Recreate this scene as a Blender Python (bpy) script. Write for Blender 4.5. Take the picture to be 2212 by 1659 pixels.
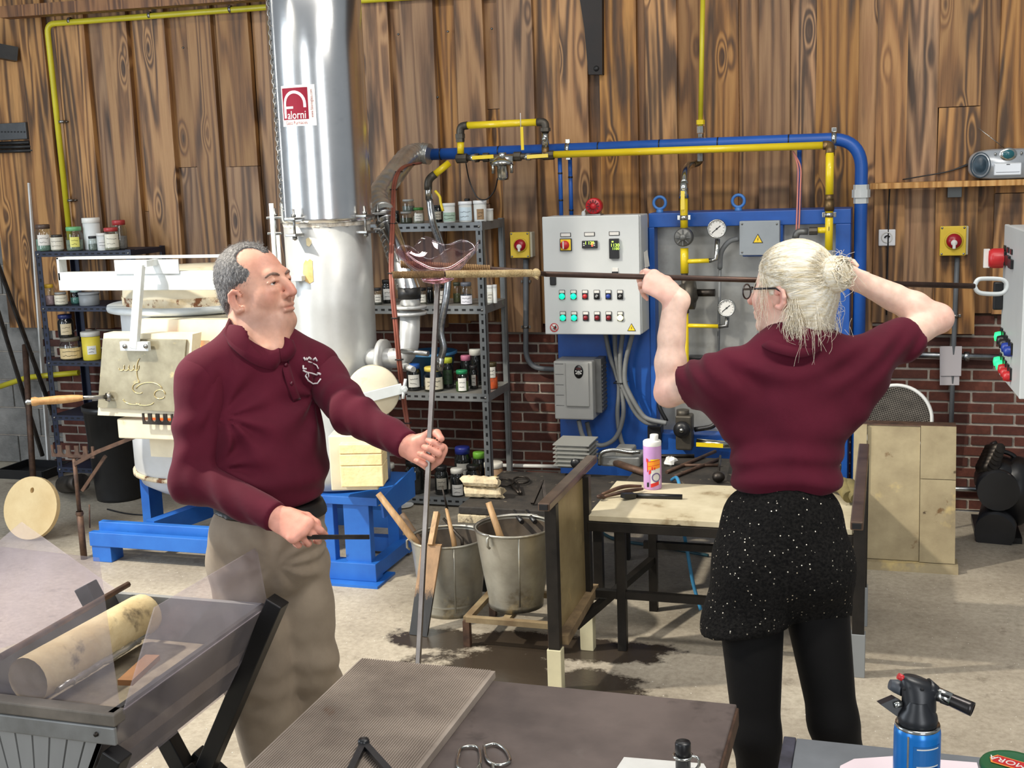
import bpy, bmesh, math, random
import numpy as np
from mathutils import Vector, Matrix, Euler, noise
random.seed(7)
for _o in list(bpy.data.objects): bpy.data.objects.remove(_o)
SC = bpy.context.scene
COL = SC.collection
# ------------------------------------------------------------ camera
IW, IH, FPX = 2212.0, 1659.0, 2600.0
PITCH, ROLL, YAW, EYE = math.radians(10.0), math.radians(-1.98), math.radians(17.53), 1.92
_f = Vector((-math.sin(YAW)*math.cos(PITCH), math.cos(YAW)*math.cos(PITCH), -math.sin(PITCH)))
_r = Vector((math.cos(YAW), math.sin(YAW), 0)); _u = _r.cross(_f)
_r, _u = math.cos(ROLL)*_r + math.sin(ROLL)*_u, -math.sin(ROLL)*_r + math.cos(ROLL)*_u
CAMO = Vector((0, 0, EYE))
cd = bpy.data.cameras.new('camera'); cam = bpy.data.objects.new('camera', cd); COL.objects.link(cam)
cd.sensor_fit = 'HORIZONTAL'; cd.sensor_width = 36.0; cd.lens = FPX/IW*36.0; cd.clip_start = 0.05
cam.matrix_world = Matrix(((_r.x, _u.x, -_f.x, 0), (_r.y, _u.y, -_f.y, 0), (_r.z, _u.z, -_f.z, EYE), (0, 0, 0, 1)))
SC.camera = cam
# ------------------------------------------------------------ world, lamps, exposure
SC.view_settings.view_transform = 'Standard'; SC.view_settings.look = 'None'
SC.view_settings.gamma = 1.0; SC.view_settings.use_curve_mapping = False
SC.view_settings.exposure = 0.0
wd = bpy.data.worlds.new('hall_daylight'); SC.world = wd; wd.use_nodes = True
wd.node_tree.nodes['Background'].inputs[0].default_value = (0.86, 0.93, 1.0, 1)
wd.node_tree.nodes['Background'].inputs[1].default_value = 0.30
def lamp(name, kind, loc, target, power, color, size=0.3, size_y=None, spot=None, blend=0.5):
    l = bpy.data.lights.new(name, kind); l.energy = power; l.color = color
    if kind == 'AREA':
        l.shape = 'RECTANGLE' if size_y else 'SQUARE'; l.size = size
        if size_y: l.size_y = size_y
    else: l.shadow_soft_size = size
    if kind == 'SPOT': l.spot_size = spot; l.spot_blend = blend
    o = bpy.data.objects.new(name, l); COL.objects.link(o); o.location = loc
    d = Vector(target) - Vector(loc); o.rotation_euler = d.to_track_quat('-Z', 'Y').to_euler()
    return o
lamp('ceiling_floodlight', 'SPOT', (-4.3, 2.9, 4.1), (-2.1, 4.5, 0.1), 1150, (1.0, 0.93, 0.80), 0.10, spot=math.radians(62), blend=0.5)
lamp('ceiling_tube_light', 'AREA', (-1.6, 3.9, 4.25), (-1.6, 4.5, 2.0), 68, (1.0, 0.95, 0.88), 4.2, 0.18)
lamp('ceiling_tube_light', 'AREA', (0.6, 2.2, 4.2), (0.2, 3.4, 1.0), 80, (1.0, 0.95, 0.88), 1.6, 0.3)
lamp('side_window_daylight', 'AREA', (-6.2, 2.2, 2.3), (-3.0, 4.2, 2.3), 150, (0.82, 0.91, 1.0), 1.6, 3.4)
lamp('rear_window_daylight', 'AREA', (1.7, -1.8, 2.3), (-0.9, 4.5, 2.3), 95, (0.94, 0.97, 1.0), 1.1, 3.6)
lamp('rear_window_daylight', 'AREA', (-3.0, -1.9, 2.6), (-2.0, 4.5, 2.0), 75, (0.92, 0.96, 1.0), 1.6, 3.4)

# ------------------------------------------------------------ placing: pixel of the 2212x1659 frame -> point on a real plane
def ray(x, y): return _f + _r*((x-IW/2)/FPX) - _u*((y-IH/2)/FPX)
def onY(x, y, Y): d = ray(x, y); return CAMO + d*(Y/d.y)
def onZ(x, y, Z=0.0): d = ray(x, y); return CAMO + d*((Z-EYE)/d.z)
def onD(x, y, D): return CAMO + ray(x, y)*D
def ppm(P): return FPX/((Vector(P)-CAMO).dot(_f))        # pixels per metre at a point

# ------------------------------------------------------------ colours and materials
def lin(c):
    c = c/255.0
    return c/12.92 if c <= 0.04045 else ((c+0.055)/1.055)**2.4
def C(r, g, b): return (lin(r), lin(g), lin(b), 1.0)
MATS = {}
def _new(name):
    m = bpy.data.materials.new(name); m.use_nodes = True
    nt = m.node_tree; b = nt.nodes['Principled BSDF']
    MATS[name] = m
    return m, nt, b
def N(nt, t, **kw):
    n = nt.nodes.new(t)
    for k, v in kw.items():
        if k.startswith('i_'): n.inputs[k[2:].replace('_', ' ')].default_value = v
        else: setattr(n, k, v)
    return n
def L(nt, a, b): nt.links.new(a, b)
def ramp(nt, stops):
    n = nt.nodes.new('ShaderNodeValToRGB'); e = n.color_ramp.elements
    e[0].position, e[0].color = stops[0][0], stops[0][1]
    e[1].position, e[1].color = stops[-1][0], stops[-1][1]
    for p, c in stops[1:-1]:
        x = e.new(p); x.color = c
    return n
def mix(nt, fac, a, b, mode='MIX'):
    n = nt.nodes.new('ShaderNodeMix'); n.data_type = 'RGBA'; n.blend_type = mode
    for s, v in ((0, fac), (6, a), (7, b)):
        if hasattr(v, 'links'): nt.links.new(v, n.inputs[s])
        else: n.inputs[s].default_value = v
    return n.outputs[2]
def pm(name, c1, c2=None, scale=8.0, rough=0.5, metal=0.0, bump=0.0, bscale=None, spots=None, detail=6, stretch=(1, 1, 1), spec=0.5, coat=0.0, lo=0.35, hi=0.65):
    """painted / metal / cloth surface: two tones mixed by noise, optional darker or rusty spots, optional bump"""
    if name in MATS: return MATS[name]
    m, nt, b = _new(name)
    tc = N(nt, 'ShaderNodeTexCoord'); mp = N(nt, 'ShaderNodeMapping'); mp.inputs['Scale'].default_value = stretch
    L(nt, tc.outputs['Object'], mp.inputs[0])
    b.inputs['Roughness'].default_value = rough; b.inputs['Metallic'].default_value = metal
    b.inputs['Specular IOR Level'].default_value = spec; b.inputs['Coat Weight'].default_value = coat
    if c2 is None: c2 = c1
    nz = N(nt, 'ShaderNodeTexNoise', i_Scale=scale, i_Detail=detail, i_Roughness=0.6); L(nt, mp.outputs[0], nz.inputs['Vector'])
    rp = ramp(nt, [(lo, c1), (hi, c2)]); L(nt, nz.outputs['Fac'], rp.inputs[0])
    out = rp.outputs[0]
    if spots:
        for (col, sc_, a_, b_) in spots:
            n2 = N(nt, 'ShaderNodeTexNoise', i_Scale=sc_, i_Detail=5.0, i_Roughness=0.65); L(nt, mp.outputs[0], n2.inputs['Vector'])
            r2 = ramp(nt, [(a_, (0, 0, 0, 1)), (b_, (1, 1, 1, 1))]); L(nt, n2.outputs['Fac'], r2.inputs[0])
            out = mix(nt, r2.outputs[0], out, col)
    L(nt, out, b.inputs['Base Color'])
    if bump:
        n3 = N(nt, 'ShaderNodeTexNoise', i_Scale=bscale or scale*4, i_Detail=6.0); L(nt, mp.outputs[0], n3.inputs['Vector'])
        bp = N(nt, 'ShaderNodeBump', i_Strength=bump, i_Distance=0.01); L(nt, n3.outputs['Fac'], bp.inputs['Height'])
        L(nt, bp.outputs[0], b.inputs['Normal'])
    return m
def em(name, col, strength):
    if name in MATS: return MATS[name]
    m, nt, b = _new(name)
    b.inputs['Base Color'].default_value = col; b.inputs['Emission Color'].default_value = col; b.inputs['Emission Strength'].default_value = strength
    return m
def glassm(name, col, rough=0.02, ior=1.45, alpha=None, trans=1.0, spec=0.5):
    if name in MATS: return MATS[name]
    m, nt, b = _new(name)
    b.inputs['Base Color'].default_value = col; b.inputs['Roughness'].default_value = rough
    b.inputs['IOR'].default_value = ior; b.inputs['Transmission Weight'].default_value = trans
    b.inputs['Specular IOR Level'].default_value = spec
    return m
def thinglass(name, col, gl=0.12, rough=0.05, dust=0.0, dustcol=(0.6, 0.58, 0.55, 1), dscale=6):
    """thin sheet: mostly see-through, a little gloss, optional dust film"""
    if name in MATS: return MATS[name]
    m, nt, b = _new(name)
    out = nt.nodes['Material Output']
    tr = N(nt, 'ShaderNodeBsdfTransparent'); tr.inputs[0].default_value = col
    gs = N(nt, 'ShaderNodeBsdfGlossy'); gs.inputs['Roughness'].default_value = rough
    fr = N(nt, 'ShaderNodeLayerWeight'); pw = N(nt, 'ShaderNodeMath', operation='POWER'); pw.inputs[1].default_value = 4.0; L(nt, fr.outputs['Facing'], pw.inputs[0])
    ad = N(nt, 'ShaderNodeMath', operation='MULTIPLY_ADD'); ad.inputs[1].default_value = 0.5; ad.inputs[2].default_value = gl*0.3; L(nt, pw.outputs[0], ad.inputs[0])
    mx = N(nt, 'ShaderNodeMixShader'); L(nt, ad.outputs[0], mx.inputs[0]); L(nt, tr.outputs[0], mx.inputs[1]); L(nt, gs.outputs[0], mx.inputs[2])
    res = mx.outputs[0]
    if dust:
        df = N(nt, 'ShaderNodeBsdfDiffuse'); df.inputs[0].default_value = dustcol
        tc = N(nt, 'ShaderNodeTexCoord')
        nz = N(nt, 'ShaderNodeTexNoise', i_Scale=dscale, i_Detail=7.0, i_Roughness=0.65); L(nt, tc.outputs['Object'], nz.inputs['Vector'])
        mr = N(nt, 'ShaderNodeMapRange'); mr.inputs[1].default_value = 0.3; mr.inputs[2].default_value = 0.75; mr.inputs[3].default_value = dust*0.4; mr.inputs[4].default_value = dust*1.3
        L(nt, nz.outputs['Fac'], mr.inputs[0])
        m2 = N(nt, 'ShaderNodeMixShader'); L(nt, mr.outputs[0], m2.inputs[0]); L(nt, res, m2.inputs[1]); L(nt, df.outputs[0], m2.inputs[2]); res = m2.outputs[0]
    L(nt, res, out.inputs[0])
    return m

# ------------------------------------------------------------ mesh helpers
class MB:
    """collects simple solids, then links them as ONE mesh object"""
    def __init__(s): s.v = []; s.f = []; s.sm = []
    def add(s, vs, fs, smooth=False):
        o = len(s.v); s.v += [tuple(v) for v in vs]
        for f in fs: s.f.append(tuple(i+o for i in f)); s.sm.append(smooth)
        return s
    def box(s, lo, hi, bev=0.0, M=None):
        x0, y0, z0 = lo; x1, y1, z1 = hi
        if bev <= 0:
            vs = [(x, y, z) for z in (z0, z1) for y in (y0, y1) for x in (x0, x1)]
            fs = [(0, 2, 3, 1), (4, 5, 7, 6), (0, 1, 5, 4), (1, 3, 7, 5), (3, 2, 6, 7), (2, 0, 4, 6)]
            if M: vs = [M @ Vector(v) for v in vs]
            return s.add(vs, fs)
        b = bmesh.new(); bmesh.ops.create_cube(b, size=1)
        for v in b.verts: v.co = Vector(((x0+x1)/2+v.co.x*(x1-x0), (y0+y1)/2+v.co.y*(y1-y0), (z0+z1)/2+v.co.z*(z1-z0)))
        bmesh.ops.bevel(b, geom=b.edges[:], offset=min(bev, 0.49*min(abs(x1-x0), abs(y1-y0), abs(z1-z0))), segments=2, affect='EDGES', profile=0.5)
        b.verts.index_update()
        vs = [M @ v.co if M else v.co.copy() for v in b.verts]; fs = [[v.index for v in f.verts] for f in b.faces]
        b.free(); return s.add(vs, fs)
    def obox(s, c, ax, ay, az, hx, hy, hz, bev=0.0):
        """box about centre c with unit axes ax, ay, az and half sizes"""
        M = Matrix((( ax.x, ay.x, az.x, c.x), (ax.y, ay.y, az.y, c.y), (ax.z, ay.z, az.z, c.z), (0, 0, 0, 1)))
        return s.box((-hx, -hy, -hz), (hx, hy, hz), bev, M)
    def bar(s, a, b, w, h=None, up=(0, 0, 1), bev=0.0):
        """rectangular bar from a to b, w across, h along up"""
        a = Vector(a); b = Vector(b); h = h or w
        ay = (b-a).normalized(); up = Vector(up)
        if abs(ay.dot(up)) > 0.99: up = Vector((0, 1, 0))
        ax = ay.cross(up).normalized(); az = ax.cross(ay)
        return s.obox((a+b)/2, ax, ay, az, w/2, (b-a).length/2, h/2, bev)
    def tube(s, path, r, seg=12, cap=True, closed=False):
        P = [Vector(p) for p in path]; n = len(P)
        rr = r if hasattr(r, '__len__') else [r]*n
        T = []
        for i in range(n):
            a = P[(i-1) % n] if (closed or i > 0) else P[i]; b = P[(i+1) % n] if (closed or i < n-1) else P[i]
            T.append((b-a).normalized())
        nn = T[0].orthogonal().normalized(); vs = []
        for i in range(n):
            nn = (nn - T[i]*nn.dot(T[i])).normalized(); bb = T[i].cross(nn)
            for k in range(seg):
                a = 2*math.pi*k/seg; vs.append(P[i] + (nn*math.cos(a)+bb*math.sin(a))*rr[i])
        fs = []
        for i in range(n if closed else n-1):
            for k in range(seg):
                a = i*seg+k; b = i*seg+(k+1) % seg; j = (i+1) % n
                fs.append((a, b, j*seg+(k+1) % seg, j*seg+k))
        s.add(vs, fs, True)
        if cap and not closed:
            o = len(s.v)-len(vs); s.f.append(tuple(o+k for k in reversed(range(seg)))); s.sm.append(False)
            s.f.append(tuple(o+(n-1)*seg+k for k in range(seg))); s.sm.append(False)
        return s
    def cyl(s, a, b, r, r2=None, seg=20): return s.tube([a, b], [r, r if r2 is None else r2], seg)
    def lathe(s, prof, origin=(0, 0, 0), axis=(0, 0, 1), seg=32, smooth=True, close=False, wob=None):
        """profile of (radius, height) turned about axis at origin"""
        o = Vector(origin); az = Vector(axis).normalized(); ax = az.orthogonal().normalized()
        if abs(az.z) > 0.99: ax = Vector((1, 0, 0))
        ay = az.cross(ax); vs = []; n = len(prof)
        for (r, h) in prof:
            for k in range(seg):
                a = 2*math.pi*k/seg; r2 = r*(wob(a, h) if wob else 1)
                vs.append(o + az*h + (ax*math.cos(a)+ay*math.sin(a))*r2)
        fs = []
        for i in range(n if close else n-1):
            j = (i+1) % n
            for k in range(seg):
                fs.append((i*seg+k, i*seg+(k+1) % seg, j*seg+(k+1) % seg, j*seg+k))
        return s.add(vs, fs, smooth)
    def disc(s, c, axis, r, seg=24):
        c = Vector(c); az = Vector(axis).normalized(); ax = az.orthogonal().normalized(); ay = az.cross(ax)
        return s.add([c+(ax*math.cos(2*math.pi*k/seg)+ay*math.sin(2*math.pi*k/seg))*r for k in range(seg)], [tuple(range(seg))])
    def prism(s, pts, ext):
        """polygon of 3-D points pushed along vector ext"""
        ext = Vector(ext); P = [Vector(p) for p in pts]; n = len(P)
        vs = P + [p+ext for p in P]
        fs = [tuple(reversed(range(n))), tuple(range(n, 2*n))] + [(i, (i+1) % n, n+(i+1) % n, n+i) for i in range(n)]
        return s.add(vs, fs)
    def ball(s, c, r, sc=(1, 1, 1), seg=16, ring=10):
        c = Vector(c); prof = []
        vs = []; 
        for i in range(ring+1):
            t = math.pi*i/ring
            for k in range(seg):
                a = 2*math.pi*k/seg
                vs.append(c+Vector((math.sin(t)*math.cos(a)*r*sc[0], math.sin(t)*math.sin(a)*r*sc[1], math.cos(t)*r*sc[2])))
        fs = [(i*seg+k, (i+1)*seg+k, (i+1)*seg+(k+1) % seg, i*seg+(k+1) % seg) for i in range(ring) for k in range(seg)]
        return s.add(vs, fs, True)
    def build(s, name, mat, parent=None, origin=None):
        me = bpy.data.meshes.new(name)
        o0 = Vector(origin) if origin is not None else Vector((0, 0, 0))
        me.from_pydata([tuple(Vector(v)-o0) for v in s.v], [], s.f); me.validate()
        if len(s.sm) == len(me.polygons): me.polygons.foreach_set('use_smooth', s.sm)
        bm = bmesh.new(); bm.from_mesh(me); bmesh.ops.recalc_face_normals(bm, faces=bm.faces[:]); bm.to_mesh(me); bm.free()
        if mat is not None: me.materials.append(mat)
        return link(name, me, parent, o0)
def link(name, me, parent=None, loc=None):
    o = bpy.data.objects.new(name, me); COL.objects.link(o)
    if loc is not None: o.location = loc
    if parent is not None:
        o.parent = parent
        pm_ = parent
        off = Vector((0, 0, 0))
        while pm_ is not None: off = off + Vector(pm_.location); pm_ = pm_.parent
        o.location = Vector(o.location) - off
    return o
def tag(o, label, cat, group=None, kind=None):
    if label: o['label'] = label
    if cat: o['category'] = cat
    if group: o['group'] = group
    if kind: o['kind'] = kind
    return o
def thing(name, label, cat, loc, group=None):
    o = bpy.data.objects.new(name, None); COL.objects.link(o); o.location = loc; o.empty_display_size = 0.05
    return tag(o, label, cat, group)
def struct(o): o['kind'] = 'structure'; return o
def arc(a, b, c, n=8):
    """quadratic bend through control b"""
    a, b, c = Vector(a), Vector(b), Vector(c)
    return [a*(1-t)**2 + b*2*t*(1-t) + c*t*t for t in [i/n for i in range(n+1)]]
def spline(pts, n=8):
    P = [Vector(p) for p in pts]; out = []
    Q = [P[0]*2-P[1]] + P + [P[-1]*2-P[-2]]
    for i in range(1, len(Q)-2):
        p0, p1, p2, p3 = Q[i-1], Q[i], Q[i+1], Q[i+2]
        for k in range(n):
            t = k/n
            out.append(0.5*((2*p1) + (p2-p0)*t + (2*p0-5*p1+4*p2-p3)*t*t + (3*p1-p0-3*p2+p3)*t**3))
    out.append(P[-1]); return out
def bend(pts, r=0.05, n=5):
    """polyline with rounded corners"""
    P = [Vector(p) for p in pts]; out = [P[0]]
    for i in range(1, len(P)-1):
        a = (P[i-1]-P[i]); c = (P[i+1]-P[i]); ra = min(r, a.length*0.49); rc = min(r, c.length*0.49)
        out += arc(P[i]+a.normalized()*ra, P[i], P[i]+c.normalized()*rc, n)
    out.append(P[-1]); return out
def text(s, name, loc, ax, az, size, mat, parent, align='CENTER', font_shear=0.0, extrude=0.0006, sx=1.0):
    """flat lettering as a mesh, reading along ax with its top towards az"""
    cu = bpy.data.curves.new(name, 'FONT'); cu.body = s; cu.size = size; cu.align_x = align; cu.align_y = 'CENTER'; cu.extrude = extrude; cu.shear = font_shear; cu.resolution_u = 3
    to = bpy.data.objects.new('tmp', cu); COL.objects.link(to)
    dg = bpy.context.evaluated_depsgraph_get(); me = bpy.data.meshes.new_from_object(to.evaluated_get(dg)); bpy.data.objects.remove(to); bpy.data.curves.remove(cu)
    ax = Vector(ax).normalized(); az = Vector(az).normalized(); nn = ax.cross(az)
    Mx = Matrix(((ax.x*sx, az.x, nn.x, 0), (ax.y*sx, az.y, nn.y, 0), (ax.z*sx, az.z, nn.z, 0), (0, 0, 0, 1)))
    me.transform(Mx); me.name = name
    me.materials.clear(); me.materials.append(mat)
    return link(name, me, parent, Vector(loc))
X3, Y3, Z3 = Vector((1, 0, 0)), Vector((0, 1, 0)), Vector((0, 0, 1))
# ============================================================ THE ROOM
W = 6.88            # brick face of the rear wall
def wood_mat(name, light, mid, dark, burn=0.5, rings=60.0, rough=0.55):
    m, nt, b = _new(name)
    tc = N(nt, 'ShaderNodeTexCoord'); oi = N(nt, 'ShaderNodeObjectInfo')
    off = N(nt, 'ShaderNodeCombineXYZ'); mul = N(nt, 'ShaderNodeMath', operation='MULTIPLY', i_Value=0.0); mul.inputs[1].default_value = 57.0
    L(nt, oi.outputs['Random'], mul.inputs[0]); L(nt, mul.outputs[0], off.inputs[0]); L(nt, mul.outputs[0], off.inputs[2])
    va = N(nt, 'ShaderNodeVectorMath', operation='ADD'); L(nt, tc.outputs['Object'], va.inputs[0]); L(nt, off.outputs[0], va.inputs[1])
    def scl(v, s):
        q = N(nt, 'ShaderNodeVectorMath', operation='MULTIPLY'); L(nt, v, q.inputs[0]); q.inputs[1].default_value = s; return q.outputs[0]
    # growth-ring field
    n1 = N(nt, 'ShaderNodeTexNoise', i_Scale=1.0, i_Detail=1.5, i_Roughness=0.4); L(nt, scl(va.outputs[0], (9.0, 3, 0.50)), n1.inputs['Vector'])
    vo = N(nt, 'ShaderNodeTexVoronoi', i_Scale=1.0); L(nt, scl(va.outputs[0], (7.0, 0.0, 2.1)), vo.inputs['Vector'])
    kn = N(nt, 'ShaderNodeMapRange'); kn.interpolation_type = 'SMOOTHSTEP'
    for i, v in ((1, 0.0), (2, 0.33), (3, 1.0), (4, 0.0)): kn.inputs[i].default_value = v
    L(nt, vo.outputs['Distance'], kn.inputs[0])
    # only some cells carry a knot
    gate = N(nt, 'ShaderNodeMath', operation='GREATER_THAN'); gate.inputs[1].default_value = 0.55
    sp = N(nt, 'ShaderNodeSeparateColor'); L(nt, vo.outputs['Color'], sp.inputs[0]); L(nt, sp.outputs[0], gate.inputs[0])
    kg = N(nt, 'ShaderNodeMath', operation='MULTIPLY'); L(nt, kn.outputs[0], kg.inputs[0]); L(nt, gate.outputs[0], kg.inputs[1])
    fld = N(nt, 'ShaderNodeMath', operation='MULTIPLY_ADD'); fld.inputs[1].default_value = 0.30; L(nt, kg.outputs[0], fld.inputs[0]); L(nt, n1.outputs['Fac'], fld.inputs[2])
    sm = N(nt, 'ShaderNodeMath', operation='MULTIPLY'); sm.inputs[1].default_value = rings; L(nt, fld.outputs[0], sm.inputs[0])
    si = N(nt, 'ShaderNodeMath', operation='SINE'); L(nt, sm.outputs[0], si.inputs[0])
    fine = N(nt, 'ShaderNodeTexNoise', i_Scale=1.0, i_Detail=5.0, i_Roughness=0.7); L(nt, scl(va.outputs[0], (120, 60, 4)), fine.inputs['Vector'])
    a1 = N(nt, 'ShaderNodeMath', operation='MULTIPLY_ADD'); a1.inputs[1].default_value = 0.18; a1.inputs[2].default_value = 0.25; L(nt, si.outputs[0], a1.inputs[0])
    a2 = N(nt, 'ShaderNodeMath', operation='MULTIPLY_ADD'); a2.inputs[1].default_value = 0.55; L(nt, fine.outputs['Fac'], a2.inputs[0]); L(nt, a1.outputs[0], a2.inputs[2])
    rp = ramp(nt, [(0.12, dark), (0.42, mid), (0.70, light)]); 
    inv = N(nt, 'ShaderNodeMath', operation='SUBTRACT'); inv.inputs[0].default_value = 1.0; L(nt, a2.outputs[0], inv.inputs[1]); L(nt, inv.outputs[0], rp.inputs[0])
    col = rp.outputs[0]
    # scorching
    bn = N(nt, 'ShaderNodeTexNoise', i_Scale=1.0, i_Detail=4.0, i_Roughness=0.6); L(nt, scl(va.outputs[0], (11, 4, 1.3)), bn.inputs['Vector'])
    wv = N(nt, 'ShaderNodeMath', operation='MULTIPLY_ADD'); wv.inputs[1].default_value = 0.10; L(nt, si.outputs[0], wv.inputs[0]); L(nt, bn.outputs['Fac'], wv.inputs[2])
    rs = N(nt, 'ShaderNodeMath', operation='MULTIPLY_ADD'); rs.inputs[1].default_value = 0.22; L(nt, oi.outputs['Random'], rs.inputs[0]); rs.inputs[2].default_value = -0.11
    wv2 = N(nt, 'ShaderNodeMath', operation='ADD'); L(nt, wv.outputs[0], wv2.inputs[0]); L(nt, rs.outputs[0], wv2.inputs[1])
    br = ramp(nt, [(0.47, (0, 0, 0, 1)), (0.72, (burn, burn, burn, 1))]); L(nt, wv2.outputs[0], br.inputs[0])
    col = mix(nt, br.outputs[0], col, C(38, 28, 20))
    # knot heart
    kh = ramp(nt, [(0.72, (0, 0, 0, 1)), (0.90, (0.85, 0.85, 0.85, 1))]); L(nt, kg.outputs[0], kh.inputs[0])
    col = mix(nt, kh.outputs[0], col, C(62, 38, 20))
    # tone of the single board
    hs = N(nt, 'ShaderNodeHueSaturation'); L(nt, col, hs.inputs['Color'])
    vr = N(nt, 'ShaderNodeMapRange'); vr.inputs[3].default_value = 0.60; vr.inputs[4].default_value = 1.06; L(nt, oi.outputs['Random'], vr.inputs[0]); L(nt, vr.outputs[0], hs.inputs['Value'])
    mr = N(nt, 'ShaderNodeMath', operation='MULTIPLY'); mr.inputs[1].default_value = 7.13; L(nt, oi.outputs['Random'], mr.inputs[0])
    fr = N(nt, 'ShaderNodeMath', operation='FRACT'); L(nt, mr.outputs[0], fr.inputs[0])
    sr = N(nt, 'ShaderNodeMapRange'); sr.inputs[3].default_value = 0.86; sr.inputs[4].default_value = 1.12; L(nt, fr.outputs[0], sr.inputs[0]); L(nt, sr.outputs[0], hs.inputs['Saturation'])
    L(nt, hs.outputs[0], b.inputs['Base Color'])
    b.inputs['Roughness'].default_value = rough
    bp = N(nt, 'ShaderNodeBump', i_Strength=0.35, i_Distance=0.004); L(nt, a2.outputs[0], bp.inputs['Height']); L(nt, bp.outputs[0], b.inputs['Normal'])
    return m
M_PLANK = wood_mat('scorched_pine', C(190, 142, 88), C(160, 112, 64), C(104, 66, 34), burn=0.78, rings=46.0)
M_SHELFWOOD = wood_mat('shelf_pine', C(214, 172, 120), C(196, 148, 95), C(140, 92, 52), burn=0.15)

# floor ------------------------------------------------------------
def floor_mat():
    m, nt, b = _new('concrete_floor')
    ge = N(nt, 'ShaderNodeNewGeometry')
    n1 = N(nt, 'ShaderNodeTexNoise', i_Scale=1.1, i_Detail=8.0, i_Roughness=0.65); L(nt, ge.outputs['Position'], n1.inputs['Vector'])
    r1 = ramp(nt, [(0.32, C(148, 138, 122)), (0.52, C(176, 166, 149)), (0.7, C(196, 187, 168))]); L(nt, n1.outputs['Fac'], r1.inputs[0])
    n2 = N(nt, 'ShaderNodeTexNoise', i_Scale=38.0, i_Detail=6.0, i_Roughness=0.75); L(nt, ge.outputs['Position'], n2.inputs['Vector'])
    r2 = ramp(nt, [(0.35, (0.62, 0.6, 0.57, 1)), (0.6, (1, 1, 1, 1))]); L(nt, n2.outputs['Fac'], r2.inputs[0])
    col = mix(nt, 0.7, r1.outputs[0], r2.outputs[0], 'MULTIPLY')
    n3 = N(nt, 'ShaderNodeTexNoise', i_Scale=7.0, i_Detail=5.0, i_Roughness=0.7); L(nt, ge.outputs['Position'], n3.inputs['Vector'])
    r3 = ramp(nt, [(0.60, (0, 0, 0, 1)), (0.70, (0.55, 0.55, 0.55, 1))]); L(nt, n3.outputs['Fac'], r3.inputs[0])
    col = mix(nt, r3.outputs[0], col, C(98, 88, 74))
    # sprinkled bright glass crumbs
    vo = N(nt, 'ShaderNodeTexVoronoi', i_Scale=26.0); L(nt, ge.outputs['Position'], vo.inputs['Vector'])
    r4 = ramp(nt, [(0.045, (1, 1, 1, 1)), (0.06, (0, 0, 0, 1))]); L(nt, vo.outputs['Distance'], r4.inputs[0])
    col = mix(nt, r4.outputs[0], col, C(235, 232, 222))
    # spilled water round the buckets, and dark grime to the right below the bench
    nd = N(nt, 'ShaderNodeTexNoise', i_Scale=3.2, i_Detail=6.0, i_Roughness=0.72); L(nt, ge.outputs['Position'], nd.inputs['Vector'])
    tot = None
    for (cx, cy, rx, ry) in ((-1.80, 4.47, 0.30, 0.13), (-1.42, 4.22, 0.36, 0.20), (-1.08, 4.17, 0.26, 0.17), (-1.25, 4.50, 0.42, 0.16)):
        vs = N(nt, 'ShaderNodeVectorMath', operation='SUBTRACT'); L(nt, ge.outputs['Position'], vs.inputs[0]); vs.inputs[1].default_value = (cx, cy, 0)
        vm = N(nt, 'ShaderNodeVectorMath', operation='MULTIPLY'); L(nt, vs.outputs[0], vm.inputs[0]); vm.inputs[1].default_value = (1/rx, 1/ry, 0)
        ln = N(nt, 'ShaderNodeVectorMath', operation='LENGTH'); L(nt, vm.outputs[0], ln.inputs[0])
        if tot is None: tot = ln.outputs['Value']
        else:
            mn = N(nt, 'ShaderNodeMath', operation='MINIMUM'); L(nt, tot, mn.inputs[0]); L(nt, ln.outputs['Value'], mn.inputs[1]); tot = mn.outputs[0]
    ad = N(nt, 'ShaderNodeMath', operation='MULTIPLY_ADD'); ad.inputs[1].default_value = 2.6; L(nt, nd.outputs['Fac'], ad.inputs[0]); L(nt, tot, ad.inputs[2])
    wet = ramp(nt, [(0.0, (1, 1, 1, 1)), (0.5, (0, 0, 0, 1))])
    mr = N(nt, 'ShaderNodeMapRange'); mr.inputs[1].default_value = 2.10; mr.inputs[2].default_value = 2.55; L(nt, ad.outputs[0], mr.inputs[0]); L(nt, mr.outputs[0], wet.inputs[0])
    col = mix(nt, wet.outputs[0], col, C(58, 50, 42))
    L(nt, col, b.inputs['Base Color'])
    rr = N(nt, 'ShaderNodeMapRange'); rr.inputs[3].default_value = 0.62; rr.inputs[4].default_value = 0.16; L(nt, wet.outputs[0], rr.inputs[0]); L(nt, rr.outputs[0], b.inputs['Roughness'])
    bp = N(nt, 'ShaderNodeBump', i_Strength=0.25, i_Distance=0.004); L(nt, n2.outputs['Fac'], bp.inputs['Height']); L(nt, bp.outputs[0], b.inputs['Normal'])
    return m
floor = struct(MB().box((-8, -3, -0.12), (4.5, 7.2, 0)).build('floor', floor_mat()))

# rear wall --------------------------------------------------------
M_MORTAR = pm('mortar', C(186, 176, 164), C(156, 146, 134), 14, 0.9, bump=0.4)
M_BACKING = pm('dark_backing_boards', C(60, 40, 24), C(36, 24, 15), 9, 0.8)
wall_back = MB().box((-5.46, W-0.003, 0), (4.5, W+0.25, 4.6)).build('wall_back', M_MORTAR); struct(wall_back)
bk = MB().box((-5.46, W-0.012, 1.06), (4.5, W+0.014, 4.6)).build('backing_board', M_BACKING, wall_back)
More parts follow.
